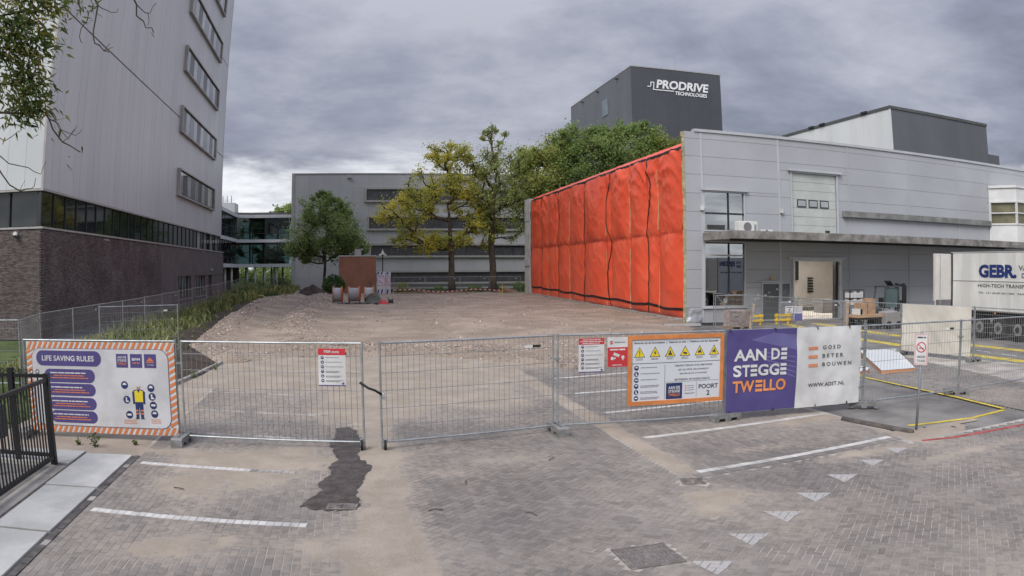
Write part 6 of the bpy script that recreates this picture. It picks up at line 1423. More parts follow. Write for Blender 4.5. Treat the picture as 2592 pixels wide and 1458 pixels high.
# main limbs from the trunk into the frame (metres)
twig([(-4.5, 4.5, 5.2), (-3.6, 4.9, 5.4), (-2.9, 5.25, 5.2), (-2.55, 5.4, 5.25)], .045, .012, 130); twig([(-4.5, 4.5, 4.6), (-3.6, 4.9, 4.95), (-2.95, 5.2, 4.95), (-2.6, 5.4, 4.9)], .04, .01, 160); twig([(-4.5, 4.5, 4.3), (-3.5, 5.0, 4.65), (-2.9, 5.25, 4.65), (-2.55, 5.42, 4.6)], .035, .01, 150); twig([(-4.5, 4.5, 4.0), (-3.4, 5.0, 4.35), (-2.8, 5.3, 4.42), (-2.5, 5.44, 4.45), (-2.42, 5.5, 4.38), (-2.3, 5.55, 4.2), (-2.15, 5.6, 4.12)], .03, .006, 6)
twig([(-2.9, 5.25, 5.2), (-2.6, 5.4, 5.05), (-2.5, 5.45, 4.95)], .012, .004, 90); twig([(-2.95, 5.2, 4.95), (-2.65, 5.38, 4.75), (-2.52, 5.45, 4.65)], .012, .004, 90); twig([(-2.8, 5.3, 4.42), (-2.6, 5.4, 4.5), (-2.47, 5.46, 4.5)], .01, .004, 100); twig([(-2.9, 5.25, 5.35), (-2.62, 5.4, 5.4), (-2.45, 5.5, 5.32)], .012, .004, 110); twig([(-3.2, 5.1, 5.1), (-2.85, 5.28, 5.1), (-2.7, 5.35, 5.05)], .012, .004, 90)
twig([(-2.42, 5.5, 4.38), (-2.34, 5.53, 4.34), (-2.25, 5.56, 4.22), (-2.2, 5.6, 4.33)], .008, .003); twig([(-2.3, 5.55, 4.2), (-2.2, 5.58, 4.3)], .006, .003); twig([(-2.5, 5.44, 4.45), (-2.38, 5.5, 4.42), (-2.33, 5.53, 4.3), (-2.2, 5.58, 4.25), (-2.15, 5.6, 4.3)], .007, .003)
# bare twigs hanging from above
twig([(-4.4, 4.6, 6.3), (-3.2, 5.1, 6.0), (-2.3, 5.5, 5.6), (-2.13, 5.6, 5.32), (-2.14, 5.6, 5.1), (-2.12, 5.62, 5.0), (-2.04, 5.65, 4.94), (-2.0, 5.66, 4.92)], .035, .005); twig([(-2.13, 5.6, 5.32), (-2.2, 5.58, 5.26), (-2.24, 5.57, 5.13), (-2.25, 5.57, 5.05), (-2.22, 5.58, 5.0)], .01, .004); twig([(-2.13, 5.6, 5.32), (-2.05, 5.64, 5.28), (-1.97, 5.67, 5.27), (-1.97, 5.67, 5.3)], .008, .003); twig([(-2.04, 5.65, 4.94), (-2.0, 5.66, 5.0)], .006, .003); twig([(-2.04, 5.65, 4.94), (-1.97, 5.67, 4.97)], .006, .003); twig([(-2.24, 5.57, 5.26), (-2.3, 5.54, 5.33), (-2.27, 5.55, 5.42)], .009, .006, 10)
twig([(-2.3, 5.5, 5.6), (-1.95, 5.68, 5.5), (-1.82, 5.72, 5.34), (-1.78, 5.73, 5.22), (-1.72, 5.75, 5.14), (-1.65, 5.77, 5.1), (-1.64, 5.77, 5.06)], .018, .004); twig([(-1.82, 5.72, 5.34), (-1.74, 5.74, 5.27), (-1.7, 5.76, 5.27), (-1.66, 5.77, 5.36)], .008, .004); twig([(-1.72, 5.75, 5.27), (-1.7, 5.76, 5.2), (-1.71, 5.75, 5.16)], .006, .003)
# lower bare twigs
twig([(-4.5, 4.5, 3.8), (-3.4, 5.0, 4.2), (-2.85, 5.28, 4.1), (-2.75, 5.33, 3.95), (-2.6, 5.4, 3.82), (-2.52, 5.45, 3.84), (-2.49, 5.46, 3.92)], .025, .004); twig([(-2.85, 5.28, 4.1), (-2.7, 5.35, 4.03), (-2.55, 5.43, 4.0), (-2.45, 5.48, 3.95), (-2.42, 5.5, 4.05)], .01, .003); twig([(-2.85, 5.28, 4.25), (-2.75, 5.33, 4.2), (-2.65, 5.37, 4.27), (-2.62, 5.39, 4.33)], .008, .003); twig([(-2.85, 5.28, 4.2), (-2.8, 5.3, 4.26), (-2.76, 5.32, 4.32)], .007, .003); twig([(-2.6, 5.4, 3.82), (-2.57, 5.42, 3.9)], .005, .002)
o = brm.build('branches', m_bark, nt, world=False, smooth=True); o['kind'] = 'stuff'
V, F = [], []
for (p, d, s_) in lv:
    w_ = d.cross(Vector(rg.normal(0, 1, 3))).normalized() * s_ * .16; b0 = len(V); V += [tuple(p), tuple(p + d * s_ * .45 + w_), tuple(p + d * s_ * 1.35), tuple(p + d * s_ * .45 - w_)]; F.append((b0, b0 + 1, b0 + 2, b0 + 3))
link_mesh('crown', np_mesh('crown', np.array(V), np.array(F), L_near, tint=rg.random(len(F))), nt)
# ------------------------------------------------------------------ vehicles, drums, pallets and small things
# articulated trailer
tr = thing('semi_trailer', 'white box trailer with blue lettering parked by the loading canopy', 'trailer', (28.2, 27.5, 0))
m_tw = M('trailer_white', (.64, .64, .62), .42, var=.10, vs=.9, stretch=(1, 1, .35)); m_tg = M('trailer_grey', (.16, .16, .16), .6); m_tbl = M('trailer_blue_letters', (.018, .035, .15), .5); m_blkm = M('chassis_black', (.02, .02, .021), .7)
MB().box(28.2, 30.75, 13.9, 27.5, 1.28, 4.05).build('body', m_tw, tr, bevel=.02)
MB().box(28.17, 28.2, 13.9, 27.42, 2.70, 2.715).build('seam', m_trim, tr); MB().box(28.18, 30.77, 13.88, 27.5, 4.05, 4.09).build('roof_rail', m_trim, tr); MB().box(28.18, 28.2, 13.9, 27.42, 1.26, 1.32).build('lower_rail', m_tg, tr)
MB().box(28.16, 28.2, 27.36, 27.54, 1.2, 4.05).build('rear_frame', m_dframe, tr); MB().box(30.72, 30.78, 27.36, 27.54, 1.2, 4.05).build('rear_frame', m_dframe, tr)
rd = MB().box(28.3, 30.6, 27.5, 27.52, 1.3, 3.98).build('rear_panel', M('trailer_rear', (.60, .62, .66), .4, var=.05), tr)
def rear_text(t_, x, z, w, h_):
    V, F = text_geo(t_, 1.0, .05); mb = MB(); mb.add([(x - a_ * w, 27.525, z + b0 * h_) for a_, b0 in V], [f[::-1] for f in F]); mb.build('lettering', m_tbl, rd)
rear_text('EIJNDEN', 29.75, 3.3, 1.4, .5); rear_text('VAN', 30.35, 3.6, .45, .2); rear_text('DEN', 30.35, 3.3, .45, .2); rear_text('HIGH-TECH TRANSPORT', 30.4, 2.85, 2.0, .12)
dr = MB().box(26.98, 28.18, 27.46, 27.53, 1.46, 4.0).build('rear_door', M('trailer_door', (.62, .60, .57), .5, var=.06, vs=1), tr); MB().box(27.0, 28.16, 27.45, 27.46, 1.46, 1.75).build('kick_plate', m_tg, dr); MB().tube([(27.3, 27.44, 1.5), (27.3, 27.44, 3.95)], .02, 6).build('lock_bar', m_alu, dr); MB().box(26.93, 27.3, 27.53, 27.6, 1.7, 4.0).build('door_seal', M('seal_cream', (.55, .52, .47), .8), dr)
MB().box(28.5, 30.5, 13.9, 27.3, .95, 1.28).build('chassis', m_blkm, tr); MB().box(28.25, 28.3, 14.5, 21.6, .45, 1.1).build('side_guard', M('guard_grey', (.10, .10, .105), .7), tr); MB().box(28.4, 30.6, 27.3, 27.45, .5, .65).build('bumper', m_dframe, tr)
for y in (25.35, 24.05, 22.72):
    for x, s_ in ((28.42, -1), (30.5, 1)):
        w_ = MB().disc((x, y, .52), .52, (1, 0, 0), .36, 28).build('wheel', m_rub, tr, smooth=False); MB().disc((x + s_ * .175, y, .52), .28, (1, 0, 0), .04, 22).build('rim', M('wheel_rim', (.40, .40, .39), .4, .6), w_); MB().disc((x + s_ * .20, y, .52), .13, (1, 0, 0), .08, 14).build('hub', m_dframe, w_)
        a_ = MB()
        for q in range(10): t_ = q * math.pi / 5; a_.disc((x + s_ * .20, y + .2 * math.cos(t_), .52 + .2 * math.sin(t_)), .022, (1, 0, 0), .03, 6)
        a_.build('wheel_nuts', m_alu, w_)
    MB().box(28.3, 28.7, y - .56, y + .56, 1.06, 1.12).build('mudguard', m_blkm, tr)
MB().tube([(28.5, 16.2, 0.02), (28.5, 16.2, 1.0)], .06, 8).build('landing_leg', m_tg, tr)
for q in range(11): MB().box(28.192, 28.2, 14.4 + q * 1.22, 14.42 + q * 1.22, 1.34, 4.02).build('panel_seam', M('seam_grey', (.56, .56, .55), .5), tr)
for q in range(6): MB().box(28.175, 28.2, 15 + q * 2.3, 15.12 + q * 2.3, 1.18, 1.25).build('marker_lamp', M('amber_plastic', (.6, .25, .03), .4), tr)
def side_text(s_, y, z, w, h_, m, bold=.02, sp=1.0):
    V, F = text_geo(s_, sp, bold); mb = MB(); mb.add([(28.185, y - a_ * w, z + b0 * h_) for a_, b0 in V], F); return mb.build('lettering', m, tr)
side_text('GEBR.', 25.45, 2.86, 2.62, .62, m_tbl, .05); side_text('VAN', 22.72, 3.22, .95, .22, m_tg, .04); side_text('DEN', 22.5, 2.88, .75, .22, m_tg, .04); side_text('EIJNDEN', 21.4, 2.86, 4.2, .62, m_tbl, .05); side_text('HIGH-TECH TRANSPORT', 25.5, 2.41, 3.9, .16, M('trailer_dark_text', (.06, .06, .07), .5), .01); side_text('TEL. +31 (0)40 2011500   FAX +31 (0)40 2015315', 25.48, 2.1, 5.2, .09, MATS['trailer_dark_text'], .01)
# air conditioner units on the canopy
for (x, w, h_, d, lb) in ((21.5, 1.28, .72, .5, 'large white air conditioner unit on the canopy roof'), (23.05, .8, .26, .4, 'small low white air conditioner box on the canopy roof')):
    t = thing('air_conditioner', lb, 'air conditioner', (x, 38.4, 5.22)); MB().box(0, w, 0, d, .06, h_).build('casing', M('ac_white', (.70, .70, .67), .5), t, world=False, bevel=.02); MB().box(.1, .2, .02, d - .02, -.0, .06).box(w - .2, w - .1, .02, d - .02, 0, .06).build('feet', m_dframe, t, world=False)
    r_ = h_ * .37; MB().disc((w * .46, -.01, h_ * .5 + .03), r_, (0, 1, 0), .03, 24).build('fan_grille', M('fan_grey', (.18, .18, .18), .6), t, world=False)
    if h_ > .5:
        a_ = MB()
        for q in range(6): a_.box(w * .82, w * .93, -.012, 0, .2 + q * .06, .225 + q * .06)
        a_.build('vents', m_dframe, t, world=False)
# forklift
fk = thing('forklift', 'dark forklift truck parked against the warehouse wall', 'forklift', (29.6, 34.2, 0))
m_fk = M('forklift_grey', (.06, .062, .065), .5); m_fo = M('forklift_silver', (.30, .29, .28), .45, .2)
MB().prism([(-1.1, -.5, .25), (.5, -.5, .25), (.5, -.5, .75), (-.3, -.5, .95), (-1.1, -.5, 1.05)], (0, 1.0, 0)).build('body', m_fo, fk, world=False, bevel=.04); MB().box(-1.35, -1.0, -.5, .5, .35, 1.1).build('counterweight', m_fk, fk, world=False, bevel=.06)
cg_ = MB()
for x, xt in ((-.95, -.75), (.42, .25)):
    for y in (-.47, .47): cg_.tube([(x, y, .9), (xt, y, 2.2)], .05, 6)
cg_.build('cab_frame', m_fk, fk, world=False); MB().box(-.85, .35, -.52, .52, 2.2, 2.28).build('cab_roof', m_fk, fk, world=False); MB().box(-.75, .25, -.45, -.44, 1.05, 2.15).build('cab_window', M('cab_glass', (.10, .14, .14), .1), fk, world=False)
MB().box(-.6, -.2, -.25, .25, 1.0, 1.15).box(-.7, -.58, -.25, .25, 1.1, 1.6).build('seat', m_blkm, fk, world=False)
ms_ = MB()
for y in (-.35, .35): ms_.box(.75, .92, y - .06, y + .06, .1, 2.42); ms_.box(.92, 1.05, y - .04, y + .04, .1, 2.3)
for z in (.5, 1.3, 2.25): ms_.box(.78, .95, -.35, .35, z, z + .12)
ms_.build('mast', m_blkm, fk, world=False)
for y in (-.28, .2): MB().box(1.08, 2.1, y, y + .1, .12, .17).box(1.05, 1.1, y, y + .1, .12, .7).build('fork', m_blkm, fk, world=False)
MB().prism([(.05, -.3, 2.28), (.12, -.3, 2.28), (-.2, -.3, 2.6), (-.25, -.3, 2.56)], (0, .6, 0)).build('roof_lamp_bar', m_fk, fk, world=False)
for x, r_ in ((-.75, .28), (.4, .33)):
    for y in (-.45, .45): w_ = MB().disc((x, y, r_), r_, (0, 1, 0), .22, 20).build('wheel', m_rub, fk, world=False); MB().disc((x, y - .115, r_), r_ * .5, (0, 1, 0), .02, 14).build('rim', m_fo, w_, world=False)
# pallets and loads
m_pal = M('pallet_wood', (.34, .23, .14), .9, var=.25, vs=5)
def pallet(name, label, x, y, an, w=1.2, d=.8):
    t = thing(name, label, 'pallet', (x, y, 0), an)
    for q in range(5): MB().box(-w / 2, w / 2, -d / 2 + q * (d - .12) / 4, -d / 2 + .12 + q * (d - .12) / 4, .12, .145).build('plank', m_pal, t, world=False)
    for q in (-1, 0, 1): MB().box(-w / 2 if q == -1 else (q * (w / 2 - .12) - .0 if q else -.06), (-w / 2 + .12) if q == -1 else (w / 2 if q else .06), -d / 2, d / 2, 0, .12).build('bearer', m_pal, t, world=False)
    return t
pallet('pallet', 'wooden pallet under the stack of bricks', 20.2, 36.3, R(5), 1.4, 1.0)
bs_ = thing('brick_stack', 'wrapped stack of pale bricks on a pallet by the corner window', 'brick stack', (20.2, 36.3, .145), R(5))
m_pb = M('pale_stock_brick', (.36, .29, .26), .9, var=.2, vs=5, tint=.25)
bme = MB().box(-.11, .11, -.055, .055, -.035, .035).mesh('brick', m_pb)
for k in range(11):
    for i in range(6):
        for j in (0, 1):
            o = link_mesh('brick', bme, bs_, (-.55 + i * .222 + .02 * (k % 2), -.42 + j * .12 + RNG.normal(0, .008), .037 + k * .078))
MB().box(-.6, .6, -.3, .45, .0, .84).build('stack_core', m_pb, bs_, world=False)
pl_ = MB().obox((20.75, 35.6, .68), (.14, .03, 1.35), 0, ('Y', .16)).build('timber_plank', M('plank_pale', (.55, .38, .25), .8, var=.1)); tag(pl_, 'pale timber plank leaning on the stack of bricks', 'plank')
for (x, y, lb) in ((22.3, 38.0, 'yellow guard rail left of the grey steel door'), (24.25, 38.0, 'yellow guard rail right of the grey steel door')):
    t = thing('guard_rail', lb, 'guard rail', (x, y, 0)); m_yr = M('yellow_enamel', (.72, .48, .03), .5, var=.08)
    for q in (-1, 1): MB().box(q * .4 - .06, q * .4 + .06, -.05, .05, 0, .62).build('post', m_yr, t, world=False)
    for z in (.26, .52): MB().box(-.58, .58, -.1, -.05, z - .06, z + .06).build('rail', m_yr, t, world=False)
hs_ = MB().tube([(21.6, 32.0, .05), (21.9, 32.2, .16), (22.4, 32.3, .2), (22.6, 32.5, .12)], .06, 8).build('yellow_hose', MATS['yellow_enamel']); tag(hs_, 'short bent yellow hose lying behind the purple banner', 'hose')
# cartons, rack, trolley
rk = thing('box_rack', 'black wire rack filled with white boxes against the warehouse wall', 'rack', (28.2, 36, 0))
a_ = MB()
for x in (-.55, .55):
    for y in (-.3, .3): a_.box(x - .02, x + .02, y - .02, y + .02, 0, 2.02)
for z in (.5, 1.1, 1.52, 2.0): a_.box(-.55, .55, -.3, .3, z, z + .025)
a_.build('frame', m_blkm, rk, world=False)
for i in range(4):
    for z in (1.13, 1.55): MB().box(-.5 + i * .26, -.27 + i * .26, -.28, .25, z, z + .3 + .06 * ((i * 3) % 2)).build('white_box', M('white_card', (.62, .62, .6), .8, var=.08), rk, world=False)
m_card = M('cardboard', (.40, .25, .15), .9, var=.15, vs=3)
tl_ = thing('flat_trolley', 'low flat trolley with timber deck in front of the loading wall', 'trolley', (26.7, 33, 0)); MB().box(-.95, .95, -.45, .45, .62, .78).build('deck', M('deck_wood', (.45, .29, .17), .8, var=.15), tl_, world=False); MB().box(-.9, .9, -.4, .4, .5, .62).build('chassis', m_blkm, tl_, world=False)
for x in (-.7, .7):
    for y in (-.35, .35): MB().disc((x, y, .25), .25, (0, 1, 0), .1, 16).build('wheel', m_rub, tl_, world=False); MB().box(x - .04, x + .04, y - .03, y + .03, .3, .52).build('strut', m_blkm, tl_, world=False)
for (x, z, w, h_, lb, m) in ((26.35, .78, .5, .62, 'brown carton standing left on the flat trolley', m_card), (26.95, .78, .55, .42, 'brown carton lying right on the flat trolley', m_card), (26.95, 1.2, .5, .42, 'upper brown carton stacked on the flat trolley', m_card), (26.1, .78, .3, .3, 'small white carton at the trolley end', MATS['white_card'])):
    o = MB().box(-w / 2, w / 2, -.3, .3, 0, h_).box(-w / 2 - .002, w / 2 + .002, -.03, .03, h_, h_ + .003).build('carton', m, world=False); o.location = (x, 33, z); tag(o, lb, 'carton')
tk_ = thing('low_truck', 'grey tow truck with rounded hood between trolley and cream cloth', 'tow truck', (28.2, 32.6, 0)); MB().prism([(-.55, -.4, .2), (.6, -.4, .2), (.6, -.4, .75), (.3, -.4, .95), (-.55, -.4, .9)], (0, .8, 0)).build('body', M('tow_grey', (.30, .28, .27), .5, var=.1), tk_, world=False, bevel=.06)
for x in (-.35, .4): MB().disc((x, -.38, .2), .2, (0, 1, 0), .14, 16).build('wheel', m_rub, tk_, world=False)
ro = MB().tube([(20.15, 26.4, 0), (20.1, 26.2, .8), (20.05, 26.1, 1.5), (20.0, 26.0, 1.86)], [.1, .1, .11, .13], 12).build('foam_roll', M('foam_tan', (.52, .38, .27), .8, var=.1)); tag(ro, 'tan foam roll standing upright behind the yard fence', 'roll')
# sandwich panels on the ground
for (pts, z0, lb) in (([(15.45, 18.15), (16.85, 18.05), (20.2, 22.9), (18.45, 23.1)], .0, 'white insulated wall panel with orange edge lying on the paving'), ([(14.0, 18.2), (15.1, 18.45), (15.5, 18.85), (15.5, 19.6), (14.0, 19.6)], .0, 'smaller white panel offcut lying at the banner end')):
    t = thing('sandwich_panel', lb, 'panel', (pts[0][0], pts[0][1], .02)); MB().prism([(x - pts[0][0], y - pts[0][1], .0) for x, y in pts], (0, 0, .10)).build('foam_core', M('foam_orange', (.52, .25, .12), .9), t, world=False)
    cxm = sum(p[0] for p in pts) / len(pts); cym = sum(p[1] for p in pts) / len(pts); k_ = 1.004
    MB().prism([((cxm + (x - cxm) * k_) - pts[0][0], (cym + (y - cym) * k_) - pts[0][1], .10) for x, y in pts], (0, 0, .012)).build('steel_skin', M('panel_skin', (.62, .64, .64), .4, var=.04), t, world=False)
    MB().prism([((cxm + (x - cxm) * k_) - pts[0][0], (cym + (y - cym) * k_) - pts[0][1], -.012) for x, y in pts], (0, 0, .011)).build('steel_skin', MATS['panel_skin'], t, world=False)
ws = MB().box(-.2, .2, -.15, .15, 0, .08).build('wood_block', m_wood, world=False); ws.location = (15.0, 19.6, .14); tag(ws, 'short wood block on the panel offcut by the banner', 'block')
# rubber kerb roll, barrier posts
kr = MB(); P = [(10.0, 13.0), (10.12, 12.4), (10.28, 11.7), (10.42, 11.1)]; kr.tube([(x, y, .01) for x, y in P], .07, 10); o = kr.build('kerb_stop', M('kerb_dark', (.11, .095, .085), .9, var=.3, vs=4, bump=.3), smooth=True); tag(o, 'dark round kerb stop at the end of the white bay lines', 'kerb stop')
# cable drums
m_dw = M('drum_wood', (.42, .20, .10), .85, var=.25, vs=3); m_do = M('drum_orange', (.62, .17, .06), .7, var=.12, vs=2)
for (x, w, mm, an, lb) in ((-1.02, .74, m_do, R(-6), 'wooden cable drum with grey cable, first from the bushes'), (.42, .92, m_do, R(-7), 'cable drum with bright orange flange in the middle of the three'), (1.72, .75, m_dw, R(-5), 'cable drum half hidden under the grey tarpaulin')):
    t = thing('cable_drum', lb, 'cable drum', (x, 66, tzf(66) + .05), an); r_ = .72
    for s_, m in ((-1, m_dw), (1, mm)):
        fl_ = MB().disc((s_ * w / 2, 0, r_), r_, (1, 0, 0), .06, 28).build('flange', m, t, world=False); MB().disc((s_ * (w / 2 + .035), 0, r_), .12, (1, 0, 0), .03, 12).build('hub_plate', m_dframe, fl_, world=False)
    MB().disc((0, 0, r_), .28, (1, 0, 0), w, 16).build('core', m_dw, t, world=False)
    cb_ = MB(); n_ = 12
    for q in range(n_):
        xx = -w / 2 + .05 + q * (w - .1) / (n_ - 1); cb_.tube([(xx, .56 * math.cos(a_), r_ + .56 * math.sin(a_)) for a_ in np.linspace(0, 2 * math.pi, 25)], .035, 6, cap=False)
    o = cb_.build('cable', M('grey_cable', (.40, .40, .415), .5, var=.15, vs=9), t, world=False); MB().disc((0, 0, r_), .53, (1, 0, 0), w - .08, 20).build('cable_core', MATS['grey_cable'], t, world=False)
# tarp over the third drum
def tarp_h(x, y):
    h_ = .85 * math.exp(-((x - 2.05) / .6) ** 4 - ((y - 65.6) / .5) ** 2); return h_ + .10 + .10 * mnoise.noise(Vector((x * 2.2, y * 2.5, 1))) + .09 * abs(mnoise.noise(Vector((x * 5, y * 4, 3))))
tm = MB(); nx_, ny_ = 70, 34
for j in range(ny_ + 1):
    for i in range(nx_ + 1):
        u, v = i / nx_, j / ny_; x = -1.0 + 3.8 * u; y0 = 63.8 + .35 * mnoise.noise(Vector((u * 5, 0, 2))) + .5 * (1 - u); y = y0 + (2.3 * (.25 + .75 * sstep(u, .3, .75))) * v
        tm.v.append((x, y, tzf(66) - .02 + tarp_h(x, y)))
for j in range(ny_):
    for i in range(nx_): a_ = j * (nx_ + 1) + i; tm.f.append((a_, a_ + 1, a_ + nx_ + 2, a_ + nx_ + 1))
o = tm.build('ground_tarpaulin', M('grey_green_tarp', (.085, .09, .078), .75, var=.2, vs=2), smooth=True); tag(o, 'crumpled grey green tarpaulin trailing over the third cable drum', 'tarpaulin')
# red cover and black hose reel
rh = MB()
for j in range(13):
    for i in range(13):
        u, v = i / 12 - .5, j / 12 - .5; r_ = math.hypot(u, v) * 2; rh.v.append((u * 1.0, v * .9, max(0, .42 * (1 - r_ ** 1.5)) + .08 * mnoise.noise(Vector((u * 7, v * 7, 1)))))
for j in range(12):
    for i in range(12): a_ = j * 13 + i; rh.f.append((a_, a_ + 1, a_ + 14, a_ + 13))
o = rh.build('red_cover', M('red_plastic', (.45, .03, .045), .5, var=.15), world=False, smooth=True); o.location = (2.85, 63.6, tzf(64) + .03); tag(o, 'small red plastic cover next to the hose reel', 'cover')
hr = thing('hose_reel', 'black reel standing beside the red cover', 'reel', (3.45, 63.8, tzf(64) + .02)); MB().disc((0, 0, .27), .16, (1, 0, 0), .3, 14).build('core', m_dframe, hr, world=False)
for s_ in (-1, 1): MB().disc((s_ * .18, 0, .27), .27, (1, 0, 0), .03, 20).build('flange', m_blkm, hr, world=False)
# striped boards and camera mast
for (x0, x1, lb) in ((3.02, 4.0, 'wide white board with blue stripes beside the substation'), (4.06, 4.56, 'narrow white board with blue stripes next to the wide one')):
    t = thing('striped_board', lb, 'barrier board', (x0, 84, tzf(84))); w = x1 - x0; z0, z1 = .0, 2.5
    plate(MB(), [(0, z0), (w, z0), (w, z1), (0, z1)], 0, .05).build('board', M('board_pale', (.60, .60, .66), .6, var=.05), t, world=False)
    a_ = MB()
    for zz0, zz1 in ((z1 - .32, z1 - .04), (z0 + .1, z0 + .55)):
        x = .04
        while x < w - .15: flat(a_, [(x, zz0), (x + .15, zz0), (min(x + .24, w), zz1), (x + .09, zz1)], -.006); x += .40
    a_.build('stripes', m_navy, t, world=False)
    rr = MB()
    for (a0, a1, b0, b1) in ((.08, w - .06, .95, .985), (.08, w - .06, 1.78, 1.81), (.08, .115, .985, 1.78), (w - .095, w - .06, .985, 1.78)): flat(rr, [(a0, b0), (a1, b0), (a1, b1), (a0, b1)], -.006)
    for (a0, a1, b0, b1) in ((w * .3, w * .36, 1.35, 1.6), (w * .25, w * .6, 1.3, 1.35), (w * .55, w * .62, 1.12, 1.35)): flat(rr, [(a0, b0), (a1, b0), (a1, b1), (a0, b1)], -.006)
    rr.build('red_emblem', m_red, t, world=False); tx = MB(); words(tx, .1, 1.95, w - .25, .09, -.006, 4); tx.build('board_text', m_grp, t, world=False)
cm = thing('camera_mast', 'slim dark mast topped by a cluster of white cameras', 'mast', (3.87, 88.4, .45)); MB().tube([(0, 0, 0), (0, 0, 4.5)], .06, 8).build('pole', m_dframe, cm, world=False)
for q in range(4): an = q * 1.57 + .4; MB().obox((.28 * math.cos(an), .28 * math.sin(an), 4.45 + .1 * (q % 2)), (.36, .18, .18), an, ('Y', .35)).build('camera', m_stick, cm, world=False)
MB().box(-.12, .12, -.12, .12, 4.5, 4.85).box(-.04, .04, -.04, .04, 4.85, 5.1).build('camera_head', m_stick, cm, world=False)
# barrier tape at the far end
tp2 = thing('barrier_tape', 'red and white barrier tape stretched low across the far end', 'tape', (4.9, 83.4, tzf(83)))
n_ = 46; mr_, mw_ = MB(), MB()
for q in range(n_):
    u0, u1 = q / n_ * 12.0, (q + 1) / n_ * 12.0; z = lambda u: .42 + .10 * math.sin(u * .9) - .12 * math.sin(math.pi * u / 12)
    (mr_ if q % 2 else mw_).poly([(u0, .05 * math.sin(u0), z(u0)), (u1, .05 * math.sin(u1), z(u1)), (u1, .05 * math.sin(u1) - .06, z(u1) + .12), (u0, .05 * math.sin(u0) - .06, z(u0) + .12)])
mr_.build('red_stripe', m_red, tp2, world=False); mw_.build('white_stripe', m_stick, tp2, world=False)
for (x, m, lb) in ((16.9, MATS['yellow_enamel'], 'thin yellow marker stake at the end of the barrier tape'), (4.8, m_wood, 'thin wooden stake at the start of the barrier tape')):
    o = MB().box(-.04, .04, -.04, .04, 0, .95).prism([(-.04, -.04, .95), (.04, -.04, .95), (0, 0, 1.05)], (0, .001, 0)).build('marker_stake', m, world=False); o.location = (x, 83.4, tzf(83)); tag(o, lb, 'stake')
yh = MB().tube([(-9.2, 70, .7), (-8.7, 70, .95), (-8.1, 70, .9), (-7.5, 70, .65), (-7.1, 70, .42)], .05, 6).build('drain_pipe', M('yellow_pipe', (.58, .45, .12), .6), smooth=True); tag(yh, 'thin yellow drain pipe arching out of the weeds', 'pipe')
# black railings on the left with control pillar
rl = thing('black_railing', 'black steel bar railing with ringed top at the lower left edge', 'railing', (-5.29, 12.0, 0)); m_bs = M('black_steel', (.018, .018, .02), .45, .2)
MB().box(-.05, .05, -.05, .05, 0, 1.55).build('post', m_bs, rl, world=False)
MB().box(-.035, .035, -6.0, -.05, 1.42, 1.48).build('rail', m_bs, rl, world=False); MB().box(-.035, .035, -6.0, -.05, .10, .16).build('rail', m_bs, rl, world=False)
for q in range(45): MB().box(-.012, .012, -.17 - q * .125, -.146 - q * .125, .16, 1.42).build('bar', m_bs, rl, world=False)
r2 = thing('black_railing', 'black steel bar railing running off behind the control pillar', 'railing', (-5.42, 12.12, 0)); MB().box(-2.4, .05, -.03, .03, 1.46, 1.52).build('rail', m_bs, r2, world=False); MB().box(-2.4, .05, -.03, .03, .10, .16).build('rail', m_bs, r2, world=False); MB().box(-.72, -.62, -.05, .05, 0, 1.62).build('post', m_bs, r2, world=False)
for q in range(18): MB().box(-.12 - q * .125, -.096 - q * .125, -.012, .012, .16, 1.46).build('bar', m_bs, r2, world=False)
rg_ = MB()
for q in range(17): rg_.tube([(-.1 - q * .125 + .035 * math.cos(a_), 0, 1.56 + .035 * math.sin(a_)) for a_ in np.linspace(0, 2 * math.pi, 9)], .008, 4, cap=False)
rg_.build('top_rings', m_bs, r2, world=False)
cp_ = thing('control_pillar', 'grey gate control pillar behind the black railing', 'control box', (-6.05, 11.2, 0)); MB().box(-.04, .04, -.04, .04, 0, .6).build('post', m_galv, cp_, world=False); MB().box(-.16, .2, -.12, .12, .6, 1.14).build('housing', M('housing_grey', (.07, .075, .08), .6), cp_, world=False, bevel=.02); MB().box(-.1, .14, -.125, -.12, .66, .76).build('label_plate', m_stick, cp_, world=False)
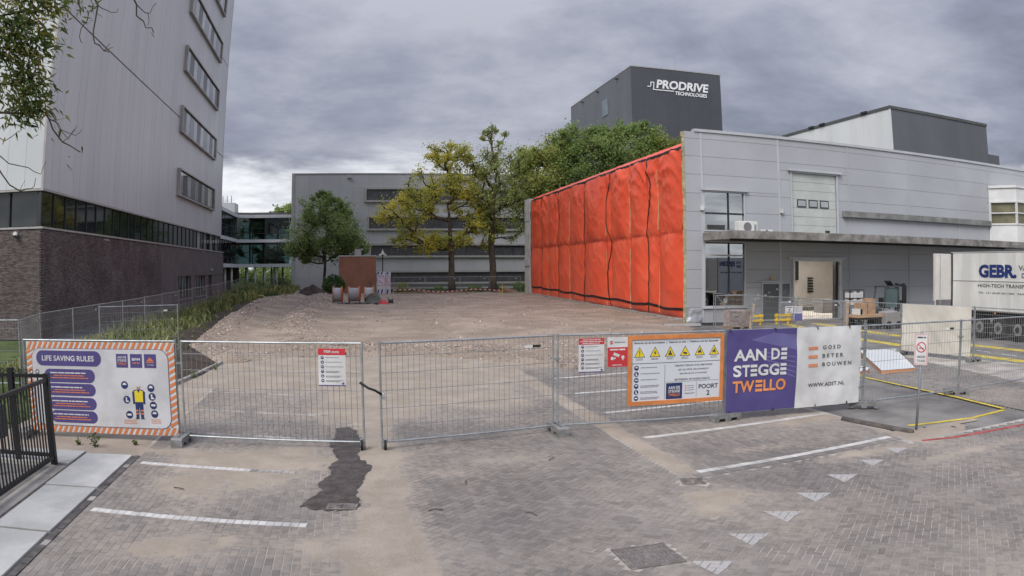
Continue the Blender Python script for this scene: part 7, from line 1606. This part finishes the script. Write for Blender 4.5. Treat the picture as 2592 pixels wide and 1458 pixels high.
# loose bits near the warehouse corner
for (x, y, an, w, m, lb) in ((18.0, 38.6, .05, 2.2, m_trim, 'pale metal strip lying at the warehouse corner'), (19.9, 39.0, -.1, 1.6, m_dframe, 'dark flat bar on the ground by the dented plinth'), (18.4, 45.2, .5, .7, m_dframe, 'dark block lying at the foot of the orange wall')):
    o = MB().box(-w / 2, w / 2, -.14, .14, 0, .12).build('loose_strip' if w > 1 else 'loose_block', m, world=False); o.location = (x, y, .02); o.rotation_euler = (0, 0, an); tag(o, lb, 'scrap')
for i, (x, y) in enumerate(((.95, 9.7), (1.65, 10.9), (-2.6, 10.8), (3.35, 12.2), (2.2, 9.4))):
    o = MB().tube([(0, 0, .015), (.09, .03, .03), (.2, .02, .015)], .008, 5).build('dropped_twig', m_bark, world=False); o.location = (x, y, 0); o.rotation_euler = (0, 0, i * 1.3)
    tag(o, ['bent twig lying on the sand right of the puddle', 'thin twig lying out on the herringbone paving', 'twig lying in the sand between the white bay lines', 'twig lying close below the right gate leaf', 'tiny twig lying on the paving nearest the camera'][i], 'twig')
# ------------------------------------------------------------------ tidy the parts: one piece, one object
EACH = {'pictogram_disc', 'pictogram', 'warning_triangle', 'warning_field', 'orange_bar', 'stripes', 'red_stripe', 'white_stripe', 'vents', 'feet', 'logo_mark', 'cab_frame', 'cable_ties', 'building_graphic', 'red_emblem', 'striped_border', 'bearer', 'top_rings'}
MASS = {'wire_mesh', 'sockets', 'wheel_nuts', 'rule_text', 'small_text', 'notice_text', 'caption_text', 'board_text', 'logo_text', 'ribs', 'lettering', 'cable', 'brickwork', 'paver_field'}
RENAME = {'stripes': 'stripe', 'vents': 'vent', 'feet': 'foot', 'cable_ties': 'cable_tie', 'cab_frame': 'cab_post', 'top_rings': 'ring', 'striped_border': 'border_stripe'}
def islands(me):
    n_ = len(me.vertices); par = list(range(n_))
    def find(i):
        while par[i] != i: par[i] = par[par[i]]; i = par[i]
        return i
    for p in me.polygons:
        v = list(p.vertices); a0 = find(v[0])
        for q in v[1:]:
            b0 = find(q)
            if a0 != b0: par[b0] = a0
    gr = {}
    for p in me.polygons: gr.setdefault(find(p.vertices[0]), []).append(tuple(p.vertices))
    return list(gr.values())
done = {}
for o in list(bpy.data.objects):
    st_ = o.name.split('.')[0]
    if o.type != 'MESH' or o.parent is None: continue
    if st_ in MASS: o['kind'] = 'stuff'
    elif st_ in EACH:
        if o.data.name not in done:
            out_ = []
            for fs in islands(o.data):
                ix = sorted({i for f in fs for i in f}); mp_ = {i: k for k, i in enumerate(ix)}
                m_n = bpy.data.meshes.new(RENAME.get(st_, st_)); m_n.from_pydata([tuple(o.data.vertices[i].co) for i in ix], [], [tuple(mp_[i] for i in f) for f in fs])
                for mt in o.data.materials: m_n.materials.append(mt)
                m_n.update(); out_.append(m_n)
            done[o.data.name] = out_
        ms_ = done[o.data.name]
        if len(ms_) < 2: continue
        par_ = o.parent; bpy.data.objects.remove(o)
        for m_n in ms_: link_mesh(RENAME.get(st_, st_), m_n, par_)
